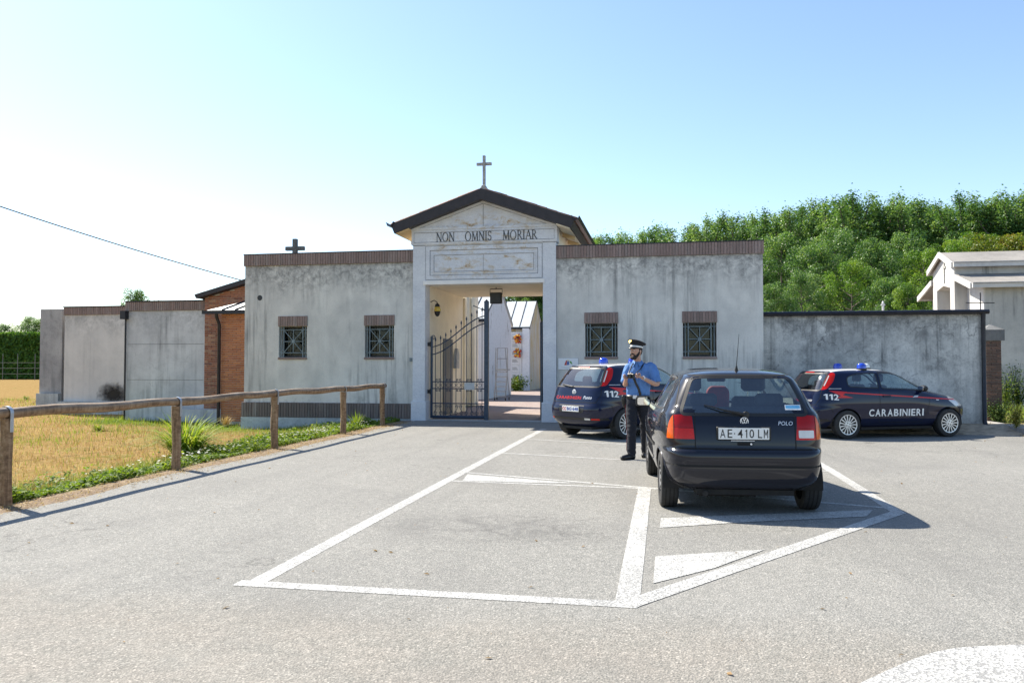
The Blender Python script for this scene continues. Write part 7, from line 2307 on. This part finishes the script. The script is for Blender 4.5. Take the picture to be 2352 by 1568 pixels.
# joints in his own frame: x to the right of the picture, y away from the camera
J = dict(pel=(0.035,0.10,0.95), rh=(-0.055,0.13,0.92), rk=(-0.075,0.035,0.50), ra=(-0.085,0.0,0.09), lh=(0.12,0.065,0.92), lk=(0.150,0.17,0.50), la=(0.195,0.37,0.10),
         ch=(0.055,0.07,1.30), nk=(0.025,0.055,1.50), hd=(0.0,0.02,1.655), rs=(-0.115,0.125,1.425), re=(-0.165,0.06,1.155), rw=(-0.185,-0.15,1.235), ls=(0.245,-0.015,1.425), le=(0.305,-0.07,1.165), lw=(0.045,-0.225,1.262))
J = {k: Vector(v) for k, v in J.items()}
def hand(B, w, palm_to, up, side):
    """palm, four bent fingers and a thumb closing on the camera"""
    f = (Vector(palm_to)-Vector(w)).normalized(); r = f.cross(up).normalized(); u = r.cross(f)
    c = Vector(w) + f*0.045
    B.limb([w, c, c+f*0.03], [0.024,0.034,0.034], 12, 0.55)
    for i, (o, ln) in enumerate(((0.026,0.070),(0.009,0.078),(-0.009,0.072),(-0.026,0.056))):
        b0 = c + f*0.025 + u*o
        b1 = b0 + f*ln*0.45 + r*side*0.004; b2 = b1 + f*ln*0.30 + r*side*0.020; b3 = b2 + f*ln*0.05 + r*side*0.026
        B.limb([b0, b1, b2, b3], [0.0100,0.0092,0.0085,0.007], 8)
    t0 = c + u*0.022 - f*0.01; t1 = t0 + u*0.022 + f*0.025 + r*side*0.015; t2 = t1 + f*0.032 + r*side*0.014
    B.limb([t0, t1, t2], [0.013,0.011,0.0085], 8)
HF = Vector((-0.80,-0.60,0)).normalized(); HR = frame_rot(HF)
def hp(x, y, z): return J['hd'] + HR @ Vector((x, y, z))
sk = Body()
sk.ball(J['hd']+Vector((0,0,0.01)), (0.076,0.096,0.112), HR, 24)
sk.ball(hp(0,-0.022,-0.065), (0.056,0.066,0.056), HR)
sk.limb([hp(0,-0.090,0.025), hp(0,-0.108,-0.012), hp(0,-0.098,-0.022)], [0.010,0.015,0.011], 8)
sk.ball(hp(0,-0.088,0.040), (0.045,0.016,0.010), HR, 12)
for s in (-1, 1): sk.ball(hp(s*0.077,0.012,0.0), (0.010,0.020,0.032), HR, 10)
sk.ball(hp(0,-0.088,-0.052), (0.024,0.012,0.007), HR, 10)
sk.ball(hp(0,-0.085,-0.066), (0.022,0.012,0.007), HR, 10)
sk.limb([J['nk']+Vector((0.01,0.01,-0.08)), J['nk']+Vector((0,0.0,0.01)), J['hd']+Vector((0.005,0.012,-0.06))], [0.066,0.058,0.058])
sk.loft([((0.04,0.09,0.90),0.13,0.09),((0.05,0.07,1.10),0.125,0.085),((0.055,0.07,1.30),0.15,0.095),((0.05,0.06,1.42),0.15,0.075),((0.03,0.06,1.47),0.06,0.05)])
sk.limb([J['rs'],J['re'],J['rw']], [0.045,0.040,0.027]); sk.limb([J['ls'],J['le'],J['lw']], [0.045,0.041,0.027])
sk.limb([J['rh'],J['rk'],J['ra']], [0.07,0.05,0.035]); sk.limb([J['lh'],J['lk'],J['la']], [0.07,0.05,0.035])
CAMP = Vector((-0.125,-0.285,1.285))
hand(sk, J['rw'], CAMP+Vector((-0.075,0.0,0.0)), UPV, 1)
hand(sk, J['lw'], CAMP+Vector((0.055,0.01,0.01)), UPV, -1)
person = sk.fuse('person', M['skin'], None, 0.0065, 3)
tag(person, 'bearded police officer in blue shirt and peaked cap, standing and holding a camera', 'person')
def child(B, name, mat, vox=0.011, sm=4): return B.fuse(name, mat, person, vox, sm)
# trousers
tr_ = Body()
tr_.loft([((0.035,0.10,0.985),0.165,0.115),((0.035,0.10,0.90),0.178,0.125),((0.035,0.10,0.82),0.16,0.115)])
def leg(B, h, k, a, s):
    B.limb([h+Vector((0,0,0.02)), h.lerp(k,0.45), k, k.lerp(a,0.5), a-Vector((0,0,0.03))], [0.100,0.092,0.070,0.068,0.064])
leg(tr_, J['rh'], J['rk'], J['ra'], -1); leg(tr_, J['lh'], J['lk'], J['la'], 1)
trousers = child(tr_, 'trousers', M['trouser_black'], 0.008, 3)
wrinkle(trousers, 0.0065, 7, 13, 2.0, [(J['rk'],0.12),(J['lk'],0.12),(J['ra'],0.12),(J['la'],0.12),(J['pel'],0.12)])
bt = BVHTree.FromPolygons([v.co for v in trousers.data.vertices], [tuple(p.vertices) for p in trousers.data.polygons])
for h, k, a, s in ((J['rh'],J['rk'],J['ra'],-1),(J['lh'],J['lk'],J['la'],1)):
    out = (OL*s*0.95 - OF*0.1*0).normalized(); vs = []; fs = []
    pts = [h+Vector((0,0,0.03)), h.lerp(k,0.3), h.lerp(k,0.6), k, k.lerp(a,0.3), k.lerp(a,0.6), a+Vector((0,0,0.05))]
    for p in pts:
        loc, nr, _, _ = bt.ray_cast(p+out*0.4, -out)
        if loc is None: continue
        loc = loc + out*0.004
        vs += [loc+OF*0.022, loc-OF*0.022]
    for i in range(len(vs)//2-1): fs.append((2*i,2*i+1,2*i+3,2*i+2))
    so = MB().add(vs, fs).build('trouser_stripe', M['stripe_red'], None); so.parent = person
    md = so.modifiers.new('s','SOLIDIFY'); md.thickness = 0.003
# shoes
for a, dr in ((J['ra'], Vector((-0.88,-0.48,0)).normalized()), (J['la'], Vector((-0.35,-0.93,0)).normalized())):
    B = Body(); g = Vector((a.x, a.y, 0))
    B.limb([g-dr*0.055+UPV*0.045, g+dr*0.04+UPV*0.048, g+dr*0.13+UPV*0.036, g+dr*0.195+UPV*0.030], [0.042,0.044,0.042,0.030])
    B.limb([g+UPV*0.05, a+Vector((0,0,0.05))], [0.045,0.045])
    sh = child(B, 'shoe', M['leather'], 0.008)
    for v in sh.data.vertices:
        if v.co.z < 0.008: v.co.z = 0.004
# shirt
st_ = Body()
st_.loft([((0.035,0.10,0.955),0.172,0.122),((0.037,0.095,1.03),0.176,0.130),((0.045,0.085,1.14),0.178,0.128),((0.05,0.075,1.27),0.195,0.128),((0.055,0.07,1.36),0.205,0.120),((0.055,0.065,1.435),0.185,0.090),((0.04,0.06,1.475),0.095,0.072),((0.03,0.055,1.50),0.068,0.065)])
st_.limb([J['rs']+OL*0.09+UPV*0.005, J['rs']+OL*0.015-UPV*0.012, J['rs'].lerp(J['re'],0.45), J['rs'].lerp(J['re'],0.88), J['rs'].lerp(J['re'],0.92)], [0.050,0.066,0.070,0.072,0.066])
st_.limb([J['ls']-OL*0.09+UPV*0.005, J['ls']-OL*0.015-UPV*0.012, J['ls'].lerp(J['le'],0.45), J['ls'].lerp(J['le'],0.88), J['ls'].lerp(J['le'],0.92)], [0.050,0.068,0.073,0.076,0.070])
shirt = child(st_, 'shirt', M['shirt_blue'], 0.008, 3)
wrinkle(shirt, 0.006, 9, 8, 5.0, [(J['re'],0.12),(J['le'],0.12),(Vector((0.035,0.1,1.0)),0.12),(J['rs'],0.1),(J['ls'],0.1)])
bs = BVHTree.FromPolygons([v.co for v in shirt.data.vertices], [tuple(p.vertices) for p in shirt.data.polygons])
def on_shirt(p, d=OF, lift=0.006):
    p = Vector(p); loc, nr, _, _ = bs.ray_cast(p+d*0.6, -d)
    return (loc + d*lift) if loc is not None else p
def strip(name, pts, w, mat, d=OF, th=0.006, lift=0.006):
    vs = []; fs = []; P = []
    for a, b in zip(pts, pts[1:]):
        for i in range(6): P.append(on_shirt(Vector(a).lerp(Vector(b), i/6), d, lift))
    P.append(on_shirt(pts[-1], d, lift))
    for i, p in enumerate(P):
        t = (P[min(i+1,len(P)-1)]-P[max(i-1,0)]).normalized(); n = t.cross(d).normalized()*w/2
        vs += [p+n, p-n]
    for i in range(len(P)-1): fs.append((2*i,2*i+1,2*i+3,2*i+2))
    o = MB().add(vs, fs).build(name, mat, None); o.parent = person
    md = o.modifiers.new('s','SOLIDIFY'); md.thickness = th; md.offset = 0
    return o
# collar, placket, pocket flaps, epaulettes
for s in (-1, 1):
    c = J['nk']+OF*0.05+OL*s*0.03
    vs = [c+OL*s*0.040-OF*0.06+UPV*0.025, c+OF*0.018+UPV*0.002-OL*s*0.022, c+OF*0.042-UPV*0.075+OL*s*0.018, c+OL*s*0.062-OF*0.005-UPV*0.035]
    o = MB().add(vs, [(0,1,2,3)]).build('collar', M['shirt_blue'], None); o.parent = person
    md = o.modifiers.new('s','SOLIDIFY'); md.thickness = 0.006
    sh_ = J['ls'] if s > 0 else J['rs']
    a0 = sh_-OL*s*0.115; a1 = sh_-OL*s*0.0
    vs = []
    for i in range(5):
        c2 = a0.lerp(a1, i/4)
        for q in (0.024, -0.024):
            p = c2+OF*q; loc, nr, _, _ = bs.ray_cast(Vector((p.x,p.y,2.0)), Vector((0,0,-1)))
            vs.append((loc if loc is not None else p)+UPV*0.006)
    o = MB().add(vs, [(2*i,2*i+1,2*i+3,2*i+2) for i in range(4)]).build('epaulette', M['shirt_blue'], None); o.parent = person
    md = o.modifiers.new('s','SOLIDIFY'); md.thickness = 0.008; md.offset = 0
    for q in (1, 3):
        c2 = (vs[2*q]+vs[2*q+1])*0.5+UPV*0.006
        MB().ball(c2, 0.010,0.010,0.006,8,5).build('rank_star', M['leather_white'], None).parent = person
    pc = Vector((0.055,0.07,1.305))+OL*s*0.085
    strip('pocket_flap', [pc-OL*0.05, pc+OL*0.05], 0.035, M['shirt_blue'], th=0.008, lift=0.007)
strip('placket', [(0.03,0.05,1.46),(0.05,0.07,1.25),(0.04,0.09,0.98)], 0.03, M['shirt_blue'], th=0.006)
# belt, buckle, holster, cross strap
bl_ = MB(); vs = []; fs = []; n = 32
for k in range(n):
    a = 2*math.pi*k/n; ca, sa = math.cos(a), math.sin(a)
    for r0, z in ((1.0,0.935),(1.0,0.985)):
        vs.append(Vector((0.035,0.10,z)) + OL*0.185*math.copysign(abs(ca)**0.8,ca) + OF*0.135*math.copysign(abs(sa)**0.8,sa))
for k in range(n): fs.append((2*k, 2*((k+1)%n), 2*((k+1)%n)+1, 2*k+1))
bo = bl_.add(vs, fs).build('belt', M['leather'], None, smooth=True); bo.parent = person
md = bo.modifiers.new('s','SOLIDIFY'); md.thickness = 0.008; md.offset = 1
c = Vector((0.035,0.10,0.96))+OF*0.142-OL*0.015
MB().add([c+OL*x+UPV*z+OF*y for x in (-0.032,0.032) for y in (0,0.008) for z in (-0.027,0.027)], [(0,1,3,2),(4,6,7,5),(0,4,5,1),(2,3,7,6),(0,2,6,4),(1,5,7,3)]).build('buckle', M['leather_white'], None, recalc=True).parent = person
c = Vector((0.035,0.10,0.90))-OL*0.205+OF*0.04
hol = Body(); hol.limb([c+UPV*0.08, c+UPV*0.0, c-UPV*0.11-OF*0.02], [0.045,0.048,0.030], 12, 0.6)
child(hol, 'holster', M['leather'], 0.009)
strip('cross_strap', [(-0.02,0.06,1.27),(0.03,0.07,1.16),(0.075,0.07,1.07),(0.10,0.08,0.99)], 0.035, M['leather'], lift=0.010)
# head: eyes, brows, beard, hair
for s in (-1, 1):
    MB().ball(hp(s*0.030,-0.083,0.018), 0.011,0.010,0.008,10,7).build('eye', M['eye_white'], None, smooth=True).parent = person
    MB().ball(hp(s*0.030,-0.0925,0.018), 0.0055,0.0045,0.0055,8,6).build('iris', M['hair'], None, smooth=True).parent = person
    MB().tube([hp(s*0.012,-0.098,0.036),hp(s*0.033,-0.095,0.042),hp(s*0.054,-0.080,0.036)],[0.004,0.006,0.003],6).build('eyebrow', M['hair'], None, smooth=True).parent = person
bd = Body()
bd.ball(hp(0,-0.050,-0.092), (0.046,0.045,0.035), HR)
for s in (-1, 1):
    bd.limb([hp(s*0.072,-0.005,0.005), hp(s*0.068,-0.028,-0.045), hp(s*0.045,-0.066,-0.088), hp(0,-0.090,-0.098)], [0.012,0.019,0.024,0.024], 10)
    bd.limb([hp(0,-0.102,-0.034), hp(s*0.030,-0.090,-0.042), hp(s*0.042,-0.074,-0.070)], [0.009,0.010,0.012], 8)
child(bd, 'beard', M['hair'], 0.006, 3)
hr = Body(); hr.ball(J['hd']+HR @ Vector((0,0.022,0.018)), (0.079,0.084,0.102), HR, 20)
for s in (-1,1): hr.limb([hp(s*0.076,-0.005,0.05), hp(s*0.078,-0.005,0.01)], [0.012,0.009], 8)
child(hr, 'hair', M['hair'], 0.007, 2)
# cap
CT = Matrix.Rotation(R(-8), 3, 'X')
def cp(x, y, z): return J['hd'] + HR @ (Vector((0,0,0.058)) + CT @ Vector((x, y, z)))
def cap_ring(secs, n=36):
    vs = []; fs = []
    for rx, ry, z, oy, dz in secs:
        for k in range(n):
            a = 2*math.pi*k/n
            vs.append(cp(rx*math.cos(a), oy+ry*math.sin(a), z - dz*math.sin(a)))
    m = len(secs)
    for i in range(m-1):
        for k in range(n): fs.append((i*n+k, i*n+(k+1)%n, (i+1)*n+(k+1)%n, (i+1)*n+k))
    fs.append(tuple(range(n))[::-1]); fs.append(tuple((m-1)*n+k for k in range(n)))
    return MB().add(vs, fs)
cap_ = cap_ring([(0.086,0.106,0.0,0.004,0),(0.087,0.107,0.045,0.004,0),(0.105,0.126,0.062,0.004,0.010),(0.132,0.150,0.080,0.004,0.020),(0.134,0.152,0.088,0.004,0.022),(0.10,0.115,0.102,0.004,0.020),(0.04,0.05,0.108,0.004,0.012)]).build('cap', M['cap_cloth'], None, smooth=60, recalc=True)
cap_.parent = person
def sub(o): o.parent = cap_; return o
sub(cap_ring([(0.0885,0.1085,0.003,0.004,0),(0.0895,0.1095,0.005,0.004,0),(0.0895,0.1095,0.026,0.004,0),(0.0885,0.1085,0.028,0.004,0)]).build('white_band', M['leather_white'], None, smooth=60, recalc=True))
vs = []; fs = []; n = 16
for k in range(n+1):
    a = math.pi + math.pi*k/n
    ca, sa = math.cos(a), math.sin(a)
    vs.append(cp(0.086*ca, 0.004+0.106*sa, 0.006)); vs.append(cp(0.090*ca, 0.004+(0.106+0.055*abs(sa)**0.7)*sa, 0.006-0.040*abs(sa)**0.8))
for k in range(n): fs.append((2*k,2*k+1,2*k+3,2*k+2))
vz = MB().add(vs, fs).build('visor', M['leather'], None, smooth=True); sub(vz); md = vz.modifiers.new('s','SOLIDIFY'); md.thickness = 0.004
bg_ = MB()
c = cp(0,-0.142,0.075); fw = (HR @ (CT @ Vector((0,-1,0)))).normalized(); rt = (HR @ Vector((1,0,0))).normalized(); up2 = rt.cross(-fw) if False else (HR @ (CT @ Vector((0,0.35,1)))).normalized()
prof = [(-0.038,0.012),(-0.022,-0.008),(-0.010,-0.010),(-0.006,-0.034),(0.006,-0.034),(0.010,-0.010),(0.022,-0.008),(0.038,0.012),(0.030,0.030),(0.010,0.036),(-0.010,0.036),(-0.030,0.030)]
vs = [c+rt*x+up2*z+fw*0.0 for x, z in prof] + [c+rt*x*0.8+up2*z*0.8+fw*0.010 for x, z in prof]; n = len(prof)
fs = [tuple(range(n, 2*n))] + [(k,(k+1)%n,n+(k+1)%n,n+k) for k in range(n)]
sub(bg_.add(vs, fs).build('cap_badge', M['gold'], None, recalc=True))
# wrist watch
w = J['lw'].lerp(J['le'],0.10); d = (J['le']-J['lw']).normalized()
MB().tube([w-d*0.012, w+d*0.012], 0.032, 14, True).build('wrist_watch', M['galv'], None, smooth=True).parent = person
q = G(1463,1055)
person.location = (q.x, q.y, 0.0); person.rotation_euler = (0,0,YAW)
# the camera he holds
cmr = thing('photo_camera', (0,0,0), 'black compact camera with neck strap held by the officer', 'camera')
def cbox(B, cx, x0, x1, y0, y1, z0, z1):
    RM = frame_rot(Vector((-0.75,-0.66,0)))
    m = MB().box(x0,x1,y0,y1,z0,z1); B.add([Vector(cx)+RM @ Vector(v) for v in m.v], m.f)
b = MB(); cbox(b, CAMP, -0.060,0.060,-0.025,0.022,-0.038,0.034); cb_ = b.build('camera_body', M['black'], None, bevel=0.006); cb_.parent = cmr
b = MB(); cbox(b, CAMP, -0.022,0.022,-0.022,0.018,0.0345,0.050); o = b.build('viewfinder_hump', M['black'], None, bevel=0.004); o.parent = cmr
RM = frame_rot(Vector((-0.75,-0.66,0)))
m = MB().lathe([(0.030,-0.026),(0.030,-0.055),(0.028,-0.060),(0.022,-0.060),(0.020,-0.052)], 18, (0,0,0), 'y'); b = MB().add([CAMP+RM @ Vector(v) for v in m.v], m.f)
o = b.build('lens', M['leather'], None, smooth=40, recalc=True); o.parent = cmr
for s, sh_ in ((-1, Vector((-0.045,0.03,1.475))), (1, Vector((0.115,0.0,1.475)))):
    e = CAMP + RM @ Vector((-s*0.058 if False else s*0.058,0,0.02))
    mid = e.lerp(sh_, 0.5); mid = on_shirt(mid, OF, 0.014) if s > 0 else mid+OF*0.03
    P = [e, e.lerp(mid,0.5)+OF*0.012, mid, mid.lerp(sh_,0.6)+OF*0.02, sh_+OF*0.02, sh_-OF*0.05+UPV*0.012]
    o = MB().tube(P, 0.011, 6, True, 0, 0.35).build('neck_strap', M['leather'], None, smooth=True); o.parent = cmr
cmr.location = person.location; cmr.rotation_euler = person.rotation_euler
